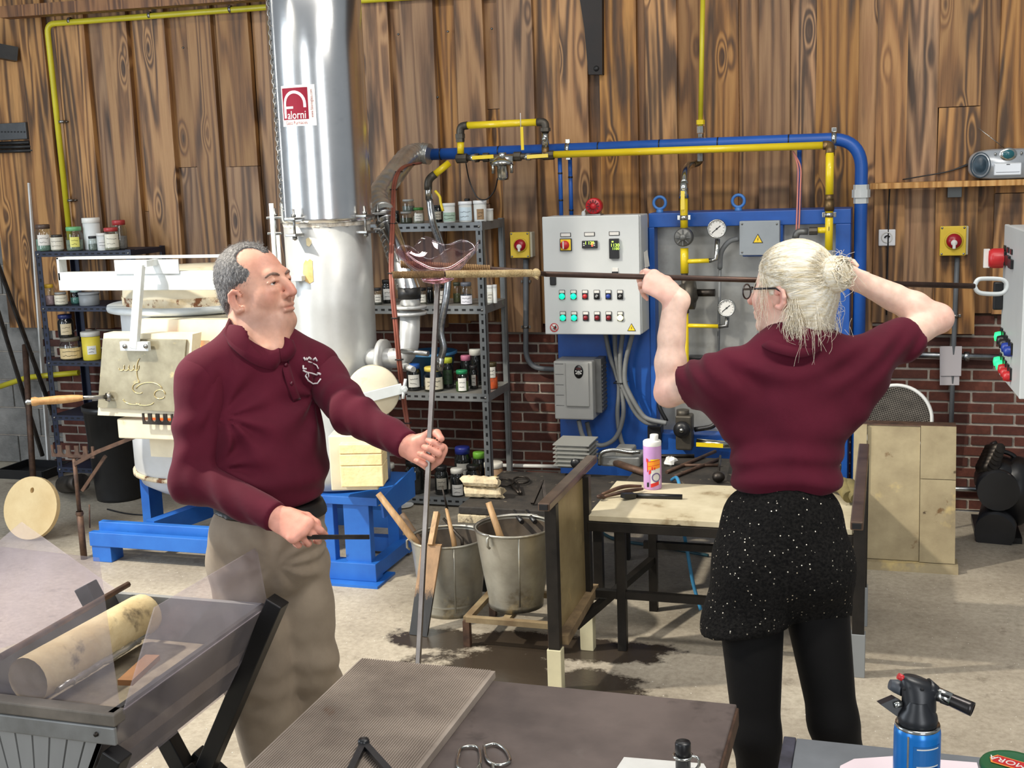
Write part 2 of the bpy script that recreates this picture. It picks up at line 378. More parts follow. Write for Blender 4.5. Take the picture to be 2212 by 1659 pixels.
# bricks
def brick_mat():
    m, nt, b = _new('red_brown_brick')
    oi = N(nt, 'ShaderNodeObjectInfo'); ge = N(nt, 'ShaderNodeNewGeometry')
    nz = N(nt, 'ShaderNodeTexNoise', i_Scale=22.0, i_Detail=6.0, i_Roughness=0.7); L(nt, ge.outputs['Position'], nz.inputs['Vector'])
    r0 = ramp(nt, [(0.0, C(80, 44, 36)), (0.35, C(96, 52, 42)), (0.7, C(110, 62, 48)), (1.0, C(72, 46, 42))]); L(nt, oi.outputs['Random'], r0.inputs[0])
    r1 = ramp(nt, [(0.3, (0.55, 0.5, 0.5, 1)), (0.65, (1.1, 1.05, 1, 1))]); L(nt, nz.outputs['Fac'], r1.inputs[0])
    L(nt, mix(nt, 0.8, r0.outputs[0], r1.outputs[0], 'MULTIPLY'), b.inputs['Base Color'])
    b.inputs['Roughness'].default_value = 0.85
    bp = N(nt, 'ShaderNodeBump', i_Strength=0.5, i_Distance=0.006); L(nt, nz.outputs['Fac'], bp.inputs['Height']); L(nt, bp.outputs[0], b.inputs['Normal'])
    return m
M_BRICK = brick_mat()
BH, BL, JT = 0.0605, 0.222, 0.0135
bmesh_full = []
for k in range(4):
    rnd = random.Random(k)
    q = MB().box((-(BL-JT)/2, -0.012, 0), ((BL-JT)/2, 0.05, BH-JT), 0.003)
    q.v = [(x+rnd.uniform(-.002, .002), y, z+rnd.uniform(-.0015, .0015)) for x, y, z in q.v]
    o_ = q.build('brick', M_BRICK); bmesh_full.append(o_.data); bpy.data.objects.remove(o_)
rest = MB()
VISB = ((-5.45, -4.05), (-2.95, -1.78), (-0.12, 1.15))
nb = 0
for row in range(18):
    z = row*BH
    x = -5.44 + (BL/2 if row % 2 else 0)
    while x < 2.2:
        vis = any(a <= x <= c for a, c in VISB) and z > 0.05
        if -5.45 <= x <= -4.05 and not (0.25 < z): vis = False
        if vis:
            b_ = link('brick', bmesh_full[nb % 4], wall_back, (x, W+random.uniform(-.0025, .0015), z)); nb += 1
        else: rest.box((x-(BL-JT)/2, W-0.01, z), (x+(BL-JT)/2, W+0.05, z+BH-JT))
        x += BL
rest.build('brick_remainder', M_BRICK, wall_back)['kind'] = 'stuff'
# boards: pixel edges read along the top of the frame, each board its own piece of wood
PL = [(-40, 59, 0), (59, 105, 1), (105, 135, 0), (135, 194, 1), (194, 237, 0), (237, 284, 1), (284, 305, 0), (305, 366, 1), (366, 419, 0), (419, 466, 1),
      (466, 482, 0), (482, 546, 1), (551, 600, 0), (600, 660, 1), (660, 712, 0), (712, 772, 1), (772, 786, 0), (786, 846, 1), (846, 878, 0), (878, 943, 1), (943, 996, 0), (996, 1049, 1),
      (1049, 1085, 0), (1085, 1153, 1), (1153, 1217, 0), (1217, 1270, 1), (1270, 1301, 0), (1301, 1375, 1), (1375, 1402, 0), (1402, 1462, 1), (1462, 1520, 0), (1520, 1595, 1),
      (1595, 1646, 0), (1646, 1704, 2), (1704, 1770, 0), (1770, 1853, 1), (1853, 1898, 0), (1898, 1957, 1), (1957, 2032, 0), (2034, 2117, 2), (2117, 2164, 0), (2164, 2290, 1)]
PL += [(2290+i*75, 2290+(i+1)*75, (i+1) % 2) for i in range(9)]
ZTOP = 3.35
rnd = random.Random(21)
ri = 0
for (a, c, lv) in PL:
    x0 = onY(a, 80, W).x; x1 = onY(c, 80, W).x
    yf = W - (0.030, 0.070, 0.088)[lv]; yb = W - (0.008, 0.029, 0.029)[lv]
    zb = 1.02 + rnd.uniform(-0.06, 0.05); w2 = (x1-x0)/2 - 0.0025 + (0.012 if lv else 0.0)
    if a > 2100 or (1990 < a < 2100): zb = 0.985 if a < 2100 else 1.09
    segs = [(zb, ZTOP)]
    if a == 2034: segs = [(0.985, onY(2075, 231, W).z-0.004), (onY(2075, 231, W).z, ZTOP)]
    elif a == 2164: segs = [(1.09, 1.72), (1.724, ZTOP)]
    elif rnd.random() < 0.42:
        j = rnd.uniform(1.45, 2.6); segs = [(zb, j-0.002), (j+0.001, ZTOP)]
    for (s0, s1) in segs:
        jx = rnd.uniform(-.003, .003)
        q = MB(); n = 6
        # slightly wavy long edges
        zs = [s0 + (s1-s0)*i/n for i in range(n+1)]
        eL = [-w2 + rnd.uniform(-.003, .003) for _ in zs]; eR = [w2 + rnd.uniform(-.003, .003) for _ in zs]
        vs = []; 
        for zz, l_, r_ in zip(zs, eL, eR): vs += [(l_, yf, zz), (r_, yf, zz), (r_, yb, zz), (l_, yb, zz)]
        fs = [(0, 1, 2, 3), tuple(4*n+k for k in (3, 2, 1, 0))]
        for i in range(n):
            for k in range(4): fs.append((4*i+k, 4*i+(k+1) % 4, 4*i+4+(k+1) % 4, 4*i+4+k))
        q.add(vs, fs)
        q.v = [(v[0]+(x0+x1)/2+jx, v[1], v[2]) for v in q.v]
        q.build('plank', M_PLANK, wall_back, ((x0+x1)/2, W, (s0+s1)/2))
# nail heads shining in a few boards
M_GALV = pm('galvanised_steel', C(176, 180, 182), C(140, 146, 150), 20, 0.35, 1.0, spots=[(C(120, 122, 122), 6, 0.55, 0.7)])
for (px, py) in ((390, 12), (395, 103), (475, 100), (302, 108), (213, 26), (860, 74), (1062, 62), (1080, 62), (945, 210), (967, 68)):
    p = onY(px, py, W-0.066); MB().lathe([(0.0, -0.004), (0.006, -0.002), (0.007, 0.006)], p, (0, 1, 0), 8).build('nail_head', M_GALV, wall_back)

# concrete-block wall continuing to the left of the timber
M_BLOCK = pm('concrete_block', C(142, 140, 136), C(108, 107, 104), 5, 0.92, bump=0.6, bscale=60, spots=[(C(80, 79, 78), 3, 0.58, 0.75)])
wall_left = MB().box((-7.2, W+0.05, 0), (-5.47, W+0.3, 4.6)).build('wall_left', M_MORTAR); struct(wall_left)
for row in range(16):
    for c_ in range(4):
        x = -5.475 - c_*0.40 - (0.2 if row % 2 else 0)
        xr = min(x, -5.475); 
        MB().box((x-0.39, W+0.035, row*0.2+0.004), (xr, W+0.1, row*0.2+0.194), 0.004).build('block', M_BLOCK, wall_left)
        if row % 2 and c_ == 0: MB().box((x+0.01, W+0.035, row*0.2+0.004), (-5.475, W+0.1, row*0.2+0.194), 0.004).build('block', M_BLOCK, wall_left)
M_WHITE = pm('white_paint', C(226, 226, 222), C(208, 208, 204), 6, 0.45)
M_BLACKST = pm('black_steel', C(26, 26, 27), C(40, 39, 38), 12, 0.45, 0.3, bump=0.05)
t1 = MB().bar(onY(64, 395, W-0.03), onY(112, 1085, W-0.06), 0.012, 0.03).build('trim_1', M_WHITE); struct(t1)
# roof timbers: tie beam along the top left, dark slanted brace reaching down over the boards
M_BEAM = wood_mat('roof_timber', C(150, 104, 62), C(120, 78, 44), C(70, 42, 24), burn=0.3)
M_DARKBEAM = pm('dark_stained_timber', C(30, 19, 13), C(20, 13, 10), 8, 0.6)
p0, p1 = onY(10, 28, W-0.2), onY(640, -18, W-0.2)
bm_ = MB().bar(p0, p1, 0.10, 0.07).build('roof_beam', M_BEAM); tag(bm_, 'brown timber beam along the top edge of the left wall boards', 'beam')
q = MB(); q.prism([onY(1243, -60, W-0.12), onY(1300, -60, W-0.12), onY(1301, 161, W-0.12), onY(1271, 161, W-0.12), onY(1262, 60, W-0.12)], (0, 0.05, 0))
bb = q.build('roof_brace', M_DARKBEAM, None, onY(1285, 50, W-0.12)); tag(bb, 'dark stained roof brace reaching down over the wall boards', 'beam')
MB().lathe([(0.0, -0.008), (0.014, -0.007), (0.016, 0.0), (0.016, 0.004)], onY(1288, 148, W-0.12), (0, 1, 0), 10).build('bolt', M_BLACKST, bb)
p0, p1 = onY(-60, 100, W-0.25), onY(36, 118, W-0.05)
tag(MB().bar(p0, p1, 0.08, 0.09).build('steel_beam', M_BLACKST), 'black steel beam end at the upper left corner', 'beam')
wn = MB(); a = onY(-50, 20, W+0.03); c_ = onY(22, 84, W+0.03); wn.box((a.x, W+0.01, c_.z), (c_.x, W+0.03, a.z))
w_ = wn.build('window_1', em('window_sky', (0.62, 0.78, 1, 1), 1.3)); struct(w_)
fr = MB(); fr.box((c_.x, W+0.0, c_.z-0.02), (c_.x+0.03, W+0.04, a.z+0.02)); fr.box((a.x, W, c_.z-0.03), (c_.x+0.03, W+0.04, c_.z)); fr.build('window_frame', M_WHITE, w_)
# ============================================================ CHIMNEY, FURNACE, LEFT SIDE
M_CHROME = pm('polished_sheet_steel', C(236, 236, 235), C(222, 223, 223), 3, 0.22, 1.0, bump=0.02, bscale=3, spots=[(C(208, 209, 210), 2.5, 0.55, 0.7)])
M_SILVER = pm('silver_heat_paint', C(188, 189, 187), C(172, 173, 171), 5, 0.38, 0.35, spots=[(C(178, 172, 160), 7, 0.68, 0.74), (C(150, 100, 50), 9, 0.73, 0.78)])
M_CREAM = pm('cream_furnace_paint', C(220, 210, 184), C(200, 190, 166), 5, 0.5, spots=[(C(178, 140, 92), 6, 0.62, 0.78)])
M_RUSTY = pm('flaking_rusty_paint', C(226, 214, 188), C(200, 178, 140), 14, 0.7, spots=[(C(122, 74, 40), 18, 0.52, 0.6)], bump=0.2)
M_GREYPAINT = pm('light_grey_paint', C(208, 212, 212), C(190, 195, 194), 5, 0.42, spots=[(C(176, 166, 140), 4, 0.6, 0.8)])
M_BLUE = pm('blue_machine_paint', C(30, 88, 172), C(22, 74, 150), 4, 0.4, spots=[(C(20, 50, 96), 9, 0.66, 0.74)])
M_BLUEL = pm('bright_blue_paint', C(42, 108, 190), C(30, 90, 172), 4, 0.42, spots=[(C(24, 58, 104), 9, 0.66, 0.74)])
M_FIBRE = pm('ceramic_fibre', C(232, 226, 214), C(190, 178, 160), 30, 0.95, bump=1.0, bscale=60)
M_STEEL = pm('bare_steel', C(170, 170, 168), C(120, 118, 114), 9, 0.35, 1.0)
M_DSTEEL = pm('dark_steel', C(74, 68, 62), C(46, 42, 40), 14, 0.45, 0.85)
M_RUST = pm('brown_rusted_steel', C(104, 78, 62), C(70, 54, 46), 18, 0.6, 0.5)
M_TURNED = pm('turned_wood', C(190, 150, 98), C(158, 116, 70), 18, 0.5, stretch=(1, 1, 1))
M_BRICKY = pm('yellow_firebrick', C(246, 226, 176), C(236, 208, 150), 10, 0.9, bump=0.3)
M_RED = pm('crimson_print', C(112, 8, 34), None, 4, 0.6, spec=0.2)
M_PAPER = pm('white_label', C(224, 222, 216), C(212, 210, 204), 9, 0.7)
M_INK = pm('black_ink', C(24, 24, 26), None, 4, 0.6)
M_GLOW = em('furnace_glow', (1.0, 0.34, 0.03, 1), 5.0)
M_GLOWRED = em('ember_glow', (1.0, 0.16, 0.03, 1), 2.2)

# ---- chimney
cy_ = 5.32
cb = onY(706, 478, cy_)
RU = 99/ppm(cb)
ch = thing('exhaust_chimney', 'tall polished steel exhaust chimney with silver lower drum and red sticker', 'chimney', (cb.x, cy_, 0))
up = MB().lathe([(RU-0.004, cb.z), (RU, cb.z), (RU, cb.z+0.02), (RU, 1.95), (RU, 2.4), (RU, 3.4), (RU-0.006, 3.4)], (cb.x, cy_, 0), seg=64).build('upper_pipe', M_CHROME, ch, (cb.x, cy_, 0))
# folded seam with rivets
ang = math.radians(-125)
def rim(a, r, z): return Vector((cb.x+math.cos(a)*r, cy_+math.sin(a)*r, z))
seam = MB().bar(rim(ang, RU+0.001, cb.z+0.01), rim(ang, RU+0.001, 3.35), 0.012, 0.004, up=(math.cos(ang), math.sin(ang), 0)).build('seam', M_CHROME, up)
for i in range(12): MB().ball(rim(ang, RU+0.003, cb.z+0.06+i*0.14), 0.004, seg=8, ring=5).build('rivet', M_STEEL, up)
RL = RU*0.94
zt = cb.z-0.005; zl = onY(770, 1005, cy_-0.2).z
MB().lathe([(RL*0.985, zt+0.03), (RL*1.01, zt+0.02), (RL*1.02, zt), (RL, zt-0.015)], (cb.x, cy_, 0), seg=48, wob=lambda a, h: 1+0.012*math.sin(a*17)+0.01*math.sin(a*29+1)).build('fibre_gasket', M_FIBRE, ch)
lo_ = MB().lathe([(RL-0.01, zt-0.012), (RL, zt-0.014), (RL, 1.3), (RL, 1.0), (RL+0.004, zl+0.12), (RL+0.03, zl+0.02), (RL+0.035, zl-0.05), (RL+0.035, onY(770, 1066, cy_-0.25).z), (0.0, onY(770, 1066, cy_-0.25).z)], (cb.x, cy_, 0), seg=56).build('lower_drum', M_SILVER, ch)
# clamp lugs around the joint
for a in (-170, -100, -20, 40):
    a = math.radians(a); q = MB()
    p = rim(a, RU+0.035, zt); d = Vector((math.cos(a), math.sin(a), 0)); s = Vector((-d.y, d.x, 0))
    q.obox(p+Z3*0.03, s, d, Z3, 0.03, 0.035, 0.006, 0.002); q.obox(p-Z3*0.045, s, d, Z3, 0.03, 0.035, 0.006, 0.002)
    q.cyl(p-Z3*0.07, p+Z3*0.075, 0.006, seg=8); q.cyl(p-Z3*0.066, p-Z3*0.052, 0.012, seg=6); q.cyl(p+Z3*0.037, p+Z3*0.05, 0.012, seg=6)
    q.build('clamp_bolt', M_STEEL, ch)
# sticker
sa = math.radians(-110); ns = Vector((math.cos(sa), math.sin(sa), 0)); 
pc = onY(641, 228, cy_-RU*0.93)
sw, sh = 41/ppm(pc), 43/ppm(pc)
def hitpipe(px, py, R):
    d = ray(px, py); a = d.x*d.x+d.y*d.y; ox, oy = -cb.x, -cy_; b = ox*d.x+oy*d.y; c = ox*ox+oy*oy-R*R
    return CAMO + d*((-b-math.sqrt(max(b*b-a*c, 0)))/a)
pc = hitpipe(642, 228, RU); sn = Vector((pc.x-cb.x, pc.y-cy_, 0)).normalized()
q = MB(); n = 8; vs = []
def cyl_pt(u, v, e=0.0):
    """point of the sticker wrapped on the pipe; u across, v up, in metres from its middle"""
    a0 = math.atan2(sn.y, sn.x) + u/RU
    return Vector((cb.x+math.cos(a0)*(RU+0.002+e), cy_+math.sin(a0)*(RU+0.002+e), pc.z+v))
def wrap(poly2, e): return [cyl_pt(u, v, e) for u, v in poly2]
def patch(u0, u1, v0, v1, e, n=10):
    q = MB(); vs = []
    for i in range(n+1):
        u = u0+(u1-u0)*i/n; vs += [cyl_pt(u, v0, e), cyl_pt(u, v1, e)]
    q.add(vs, [(2*i, 2*i+2, 2*i+3, 2*i+1) for i in range(n)]); return q
stk = patch(-sw, sw, -sh, sh, 0.0).build('sticker', M_PAPER, ch)
patch(-sw*0.93, sw*0.62, -sh*0.68, sh*0.88, 0.0008).build('red_panel', M_RED, stk)
q = MB()
AR = sw*0.60; cxs = -sw*0.16
pts_o = [(cxs-AR, -sh*0.60), (cxs-AR, sh*0.10)] + [(cxs+AR*math.cos(t), sh*0.10+AR*math.sin(t)) for t in [math.pi-i*math.pi/12 for i in range(13)]] + [(cxs+AR, -sh*0.10)]
q2 = MB()
for i in range(len(pts_o)-1):
    (a0, b0), (a1, b1) = pts_o[i], pts_o[i+1]
    d = Vector((a1-a0, b1-b0)); nn = Vector((-d.y, d.x)).normalized()*sw*0.075
    (q if i < 7 else q2).add(wrap([(a0-nn.x, b0-nn.y), (a1-nn.x, b1-nn.y), (a1+nn.x, b1+nn.y), (a0+nn.x, b0+nn.y)], 0.0016), [(0, 1, 2, 3)])
arch = q.build('arch_emblem', M_PAPER, stk); patch(cxs-AR, cxs-AR*0.12, -sh*0.14, -sh*0.03, 0.0016, 6).build('cross_bar', M_PAPER, arch)
def wraptext(s, name, u, v, size, mat, vert=False, sx_=1.0):
    o = text(s, name, (0, 0, 0), X3, Z3, size, mat, None, extrude=0.0)
    for vv in o.data.vertices:
        a, b = vv.co.x*sx_, vv.co.z
        if vert: a, b = -b, a
        vv.co = cyl_pt(u+a, v+b, 0.0018) - Vector((cb.x, cy_, pc.z))
    o.parent = stk; o.location = Vector((cb.x, cy_, pc.z)); return o
q2.build('arch_emblem', pm('pale_pink_print', C(226, 176, 186), None, 4, 0.6), stk)
wraptext('alorni', 'lettering', -sw*0.06, -sh*0.47, sh*0.56, M_PAPER, sx_=0.82)
wraptext('Glass Furnaces', 'lettering', -sw*0.12, -sh*0.84, sh*0.26, M_RED, sx_=0.80)
wraptext('www.falorniglass.com', 'lettering', sw*0.80, sh*0.08, sh*0.22, M_RED, True, 0.72)
# rust marks and hanging door rod left of the drum
q = MB(); zz = zt
for (px, py) in ((612, 470),): pass
a0 = math.radians(-152)
rp_ = [rim(a0, RL+0.05, zt+0.10), rim(a0, RL+0.05, 1.15)]
q.cyl(rp_[0], rp_[1], 0.011, seg=10); q.cyl(rp_[0]+Vector((0.03, -0.01, -0.15)), rp_[1]+Vector((0.03, -0.01, 0)), 0.009, seg=10)
q.build('hanging_rod', M_GREYPAINT, ch)
pr = onY(655, 600, cy_-RL*0.96); q = MB(); q.obox(pr+Vector((-0.02, -0.02, 0)), X3, Y3, Z3, 0.035, 0.025, 0.012, 0.002); q.obox(pr+Vector((-0.065, -0.04, 0)), X3, Y3, Z3, 0.016, 0.006, 0.028, 0.002); q.build('stay_bracket', M_GREYPAINT, ch)
M_SCORCH = pm('rust_scorch', C(196, 160, 96), C(214, 186, 130), 20, 0.8)
def lp(px, py, e=0.0015):
    d = ray(px, py); o = CAMO; R = RL+e
    a = d.x*d.x+d.y*d.y; ox, oy = o.x-cb.x, o.y-cy_; b = ox*d.x+oy*d.y; c = ox*ox+oy*oy-R*R
    disc = b*b-a*c
    return CAMO + d*((-b-math.sqrt(max(disc, 0)))/a)
MB().add([lp(px, py) for px, py in ((655, 570), (660, 561), (664, 564), (669, 559), (675, 563), (676, 590), (677, 608), (668, 613), (657, 606), (654, 590))], [tuple(range(10))]).build('rust_stain', M_SCORCH, ch)
MB().add([lp(px, py) for px, py in ((661, 516), (666, 513), (672, 517), (673, 526), (668, 533), (662, 530))], [tuple(range(6))]).build('rust_stain', pm('faint_rust', C(206, 190, 150), None, 4, 0.7), ch)
# round hatch with bracket and wing nut
hc = onY(806, 846, cy_-RL-0.12); hd = Vector((0.42, -0.90, 0.05)).normalized(); HR = 57/ppm(hc)
hat = MB().lathe([(0.0, 0.022), (HR*0.96, 0.022), (HR, 0.016), (HR, -0.02), (HR*0.86, -0.022), (HR*0.86, -0.20)], hc, hd, 40).build('hatch', M_CREAM, ch)
hx = Vector((0, 0, 1)).cross(hd).normalized(); hz = hd.cross(hx)
q = MB(); t_ = math.radians(11); bx_ = hx*math.cos(t_)+hz*math.sin(t_); bz_ = -hx*math.sin(t_)+hz*math.cos(t_)
q.obox(hc+hd*0.032-hz*0.015, bx_, hd, bz_, HR*1.12, 0.007, 0.024, 0.002); q.build('latch_bar', M_GREYPAINT, hat)
q = MB(); wc = hc+hd*0.05+bx_*HR*1.18-hz*0.015; q.cyl(wc-hd*0.06, wc+hd*0.045, 0.008, seg=8); q.cyl(wc-hd*0.005, wc+hd*0.02, 0.016, seg=8)
for s_ in (-1, 1): q.tube([wc+hd*0.01, wc+hd*0.014+hz*0.045*s_+hx*0.008*s_], [0.009, 0.007], 8)
q.build('wing_nut', M_GREYPAINT, hat)
# firebrick stopper
bq = onY(786, 998, cy_-RL-0.16)
for i, (dz0, dz1) in enumerate(((0.055, 0.10), (0.0, 0.053), (-0.10, -0.002))):
    q = MB(); q.obox(bq+Z3*((dz0+dz1)/2)+X3*0.0, Vector((0.97, 0.24, 0)), Vector((-0.24, 0.97, 0)), Z3, 0.098, 0.07, (dz1-dz0)/2, 0.004); q.build('firebrick', M_BRICKY, ch)
q = MB(); q.obox(bq+Vector((-0.06, 0.05, 0.0)), Vector((0.97, 0.24, 0)), Vector((-0.24, 0.97, 0)), Z3, 0.11, 0.08, 0.13, 0.006); q.build('stopper_box', M_CREAM, ch)
# blue stand
q = MB()
zb = onY(780, 1070, cy_-0.2).z
def bpost(px0, px1, y, z0, z1):
    a = onY(px0, 1150, y); c = onY(px1, 1150, y); q.box((a.x, y, z0), (c.x, y+0.05, z1), 0.003)
for (a, c) in ((744, 799), (700, 722)): bpost(a, c, 5.064, 0.05, zb-0.02)
bpost(838, 862, 5.445, 0.05, zb-0.04); bpost(700, 720, 5.505, 0.05, zb-0.02)
xa, xb = onY(695, 1100, 5.06).x-0.05, onY(800, 1100, 5.06).x+0.02
q.box((xa, 5.04, 0.012), (xb, 5.12, 0.10), 0.003); q.box((xb-0.06, 5.11, 0.024), (xb-0.004, 5.49, 0.094), 0.003); q.box((xa, 5.05, zb-0.03), (xb+0.02, 5.55, zb+0.01), 0.003)
q.box((xa, 4.98, 0), (xb+0.03, 5.2, 0.012)); q.box((xa+0.003, 5.465, 0.02), (xb-0.002, 5.52, 0.096)); q.prism([(xb+0.022, 5.08, zb), (xb+0.022, 5.5, zb+0.05), (xb+0.022, 5.5, zb-0.1), (xb+0.022, 5.1, zb-0.1)], (0.01, 0, 0))
q.build('blue_stand', M_BLUEL, ch)
# silver side outlet with elbow
so = onY(832, 768, cy_); oc = [Vector((cb.x+RL*0.9, cy_-0.03, so.z-0.02)), onY(842, 772, cy_-0.05)]
q = MB(); e0, e1, e2 = onY(828, 775, cy_-0.04), onY(884, 772, cy_-0.02), onY(886, 672, cy_)
q.tube(bend([Vector((cb.x+RL*0.8, cy_-0.03, e0.z)), e0, e1, e2], 0.13, 8), 22/ppm(e1), 20)
q.lathe([(0.03, -0.012), (0.095, -0.012), (0.095, 0.012), (0.03, 0.012)], e0, (1, 0, 0), 24)
for dz in (0.0, 0.03): q.lathe([(0.03, -0.007), (36/ppm(e2), -0.007), (36/ppm(e2), 0.007), (0.03, 0.007)], e2+Z3*(dz-0.01), (0, 0, 1), 28)
q.cyl(onY(872, 790, cy_-0.05), onY(893, 798, cy_-0.12), 0.018, 0.014, 10)
elbow = q.build('outlet_elbow', M_SILVER, ch)
MB().cyl(onY(868, 758, cy_-0.06), onY(925, 764, cy_-0.1), 0.013, seg=10).build('drain_pipe', M_STEEL, elbow)
# long hanging chain beside the chimney, each link a part
cn = thing('hanging_chain', 'thin steel chain hanging beside the polished chimney', 'chain', onY(597, 470, cy_-RU*0.8))
c0, c1 = onY(577, -30, cy_-RU*0.75), onY(609, 448, cy_-RU*0.75)
nl = 46; dl = (c1-c0)/nl
for i in range(nl):
    p = c0+dl*(i+0.5); h = dl.length*0.62; w_ = 0.008
    sx_ = X3 if i % 2 else Vector((0.3, -0.95, 0))
    path = [p+Z3*(math.sin(t)*h)+sx_*(math.cos(t)*w_) for t in [2*math.pi*k/10 for k in range(10)]]
    MB().tube(path, 0.0022, 5, closed=True).build('link', M_STEEL, cn)

# ---- air duct: spiral steel pipe and flexible bend up to the blue header
dA, dB, dC = onY(888, 645, cy_), onY(828, 462, 5.55), onY(812, 425, 5.65)
dk = thing('spiral_duct', 'shiny spiral metal duct bending from the blue pipe down beside the chimney', 'duct', dA)
q = MB(); q.tube([e2+Z3*0.03, dA+Z3*0.03, dB], [23/ppm(dA)]*3, 24); q.build('straight_duct', M_CHROME, dk)
q = MB(); n_ = 16
for i in range(n_):
    t = (i+0.5)/n_; p = dA.lerp(dB, t); q.tube([p+(dB-dA).normalized()*(-0.003), p+(dB-dA).normalized()*0.003], 24.4/ppm(dA), 24)
q.build('spiral_seam', M_CHROME, dk)
q = MB(); rr_ = 25/ppm(dA); q.lathe([(0.04, -0.03), (rr_, -0.03), (rr_, 0.025), (0.04, 0.025)], e2+Z3*0.09, (0, 0, 1), 24); q.build('clamp_band', M_BLACKST, dk)
fl = spline([dB, onY(818, 425, 5.75), onY(850, 378, 6.0), onY(880, 340, 6.3), onY(905, 331, 6.42), onY(928, 333, 6.42)], 12)
rf = 25/ppm(dB); MB().tube(fl, [rf*(1+0.05*math.sin(i*2.1)) for i in range(len(fl))], 24).build('flexible_duct', pm('flex_aluminium', C(206, 206, 202), C(176, 176, 172), 8, 0.28, 0.8), dk)
# brown cables strapped along the duct
M_CABLE = pm('brown_cable', C(136, 74, 58), C(110, 60, 48), 10, 0.5)
cp = spline([onY(905, 352, 6.3), onY(868, 362, 6.0), onY(850, 395, 5.8), onY(846, 470, 5.5), onY(843, 590, cy_-0.1), onY(852, 700, cy_-0.15), onY(862, 800, cy_-0.1), onY(872, 880, cy_), onY(882, 945, cy_)], 8)
cbk = thing('brown_cable_bundle', 'brown cable bundle strapped along the duct beside the chimney', 'cable', cp[-1])
for dx in (0, 0.012): MB().tube([p+Vector((dx, 0, 0)) for p in cp], 0.007, 6).build('cable', M_CABLE, cbk)
for i in range(4, len(cp)-4, 7): MB().tube([cp[i]+Vector((-0.01, -0.009, 0)), cp[i]+Vector((0.024, -0.009, 0)), cp[i]+Vector((0.024, 0.009, 0)), cp[i]+Vector((-0.01, 0.009, 0))], 0.003, 5, closed=True).build('cable_tie', M_BLACKST, cbk)

# ---- glass melting furnace
fy = 5.62
fc = onY(440, 850, fy); FR = 178/ppm(fc)
fu = thing('glass_furnace', 'cream round glass furnace with hanging square door and blue base', 'furnace', (fc.x, fy, 0))
zr = lambda py: onY(440, py, fy-FR*0.8).z
z_bot, z_ring, z_fl, z_top = zr(1098), zr(1040), zr(672), zr(612)
MB().lathe([(0, z_bot), (FR*0.35, z_bot+0.008), (FR*0.62, z_bot+0.035), (FR*0.80, z_bot+0.085), (FR*0.87, z_ring+0.03), (FR*0.88, z_fl)], (fc.x, fy, 0), seg=56).build('vessel', pm('vessel_paint', C(206, 208, 210), C(192, 194, 194), 4, 0.45, spots=[(C(190, 160, 120), 5, 0.64, 0.76)]), fu, (fc.x, fy, 0))
MB().lathe([(FR*0.86, z_ring-0.012), (FR*0.895, z_ring-0.01), (FR*0.895, z_ring+0.01), (FR*0.86, z_ring+0.012)], (fc.x, fy, 0), seg=56).build('rust_ring', M_RUSTY, fu)
MB().lathe([(FR*0.8, z_fl-0.015), (FR*1.02, z_fl-0.015), (FR*1.03, z_fl), (FR*1.02, z_fl+0.015), (FR*0.8, z_fl+0.015)], (fc.x, fy, 0), seg=56).build('flange', M_GREYPAINT, fu)
MB().lathe([(FR*0.84, z_fl+0.012), (FR*0.85, z_fl+0.06)], (fc.x, fy, 0), seg=56).build('rusty_band', M_RUSTY, fu)
MB().lathe([(FR*0.84, z_fl+0.055), (FR*0.83, z_fl+0.10), (FR*0.78, z_top+0.02), (FR*0.5, z_top+0.06), (0, z_top+0.07)], (fc.x, fy, 0), seg=56).build('crown', M_CREAM, fu)
# front casing with the glowing mouth
yf = fy-FR-0.05
a0, a1 = onY(300, 690, yf), onY(555, 960, yf)
q = MB(); zm1, zm0 = onY(420, 735, yf).z, onY(420, 905, yf).z; xm0, xm1 = onY(335, 800, yf).x, onY(438, 800, yf).x
q.box((a0.x, yf, zm1), (a1.x, yf+0.3, a0.z)); q.box((a0.x, yf, onY(300, 985, yf).z), (a1.x, yf+0.3, zm0)); q.box((a0.x, yf, zm0), (xm0, yf+0.3, zm1)); q.box((xm1, yf, zm0), (a1.x, yf+0.3, zm1))
cs = q.build('front_casing', M_CREAM, fu)
MB().box((xm0, yf+0.12, zm0), (xm1, yf+0.14, zm1)).build('furnace_mouth', M_GLOW, fu)
s0, s1 = onY(252, 905, yf-0.10), onY(470, 955, yf-0.10)
MB().box((s0.x, yf-0.10, s1.z), (s1.x, yf, s0.z), 0.006).build('sill', M_CREAM, fu)
e0_, e1_ = onY(318, 893, yf-0.1), onY(380, 906, yf-0.1); MB().box((e0_.x, yf-0.09, e1_.z), (e1_.x, yf-0.08, e0_.z)).build('ember_slot', M_GLOWRED, fu)
# overhead rail carrying the door
yr = yf-0.06
r0, r1 = onY(128, 628, yr), onY(500, 585, yr)
rail = MB(); rail.box((r0.x, yr, r0.z), (r1.x+0.05, yr+0.05, r1.z), 0.003)
t0, t1_ = onY(122, 555, yr+0.22), onY(500, 560, yr+0.22)
zt_ = onY(122, 556, yr).z; rail.box((r0.x, yr, zt_-0.012), (r1.x+0.05, yr+0.06, zt_), 0.002); rail.box((r0.x, yr, r0.z+0.05), (r0.x+0.014, yr+0.06, zt_), 0.002)
rail = rail.build('door_rail', M_GREYPAINT, fu)
q = MB(); c0_, c1_ = onY(250, 592, yr-0.004), onY(385, 560, yr-0.004); q.box((c0_.x, yr-0.008, c0_.z), (c1_.x, yr-0.001, c1_.z)); q.build('carriage_plate', M_GREYPAINT, rail)
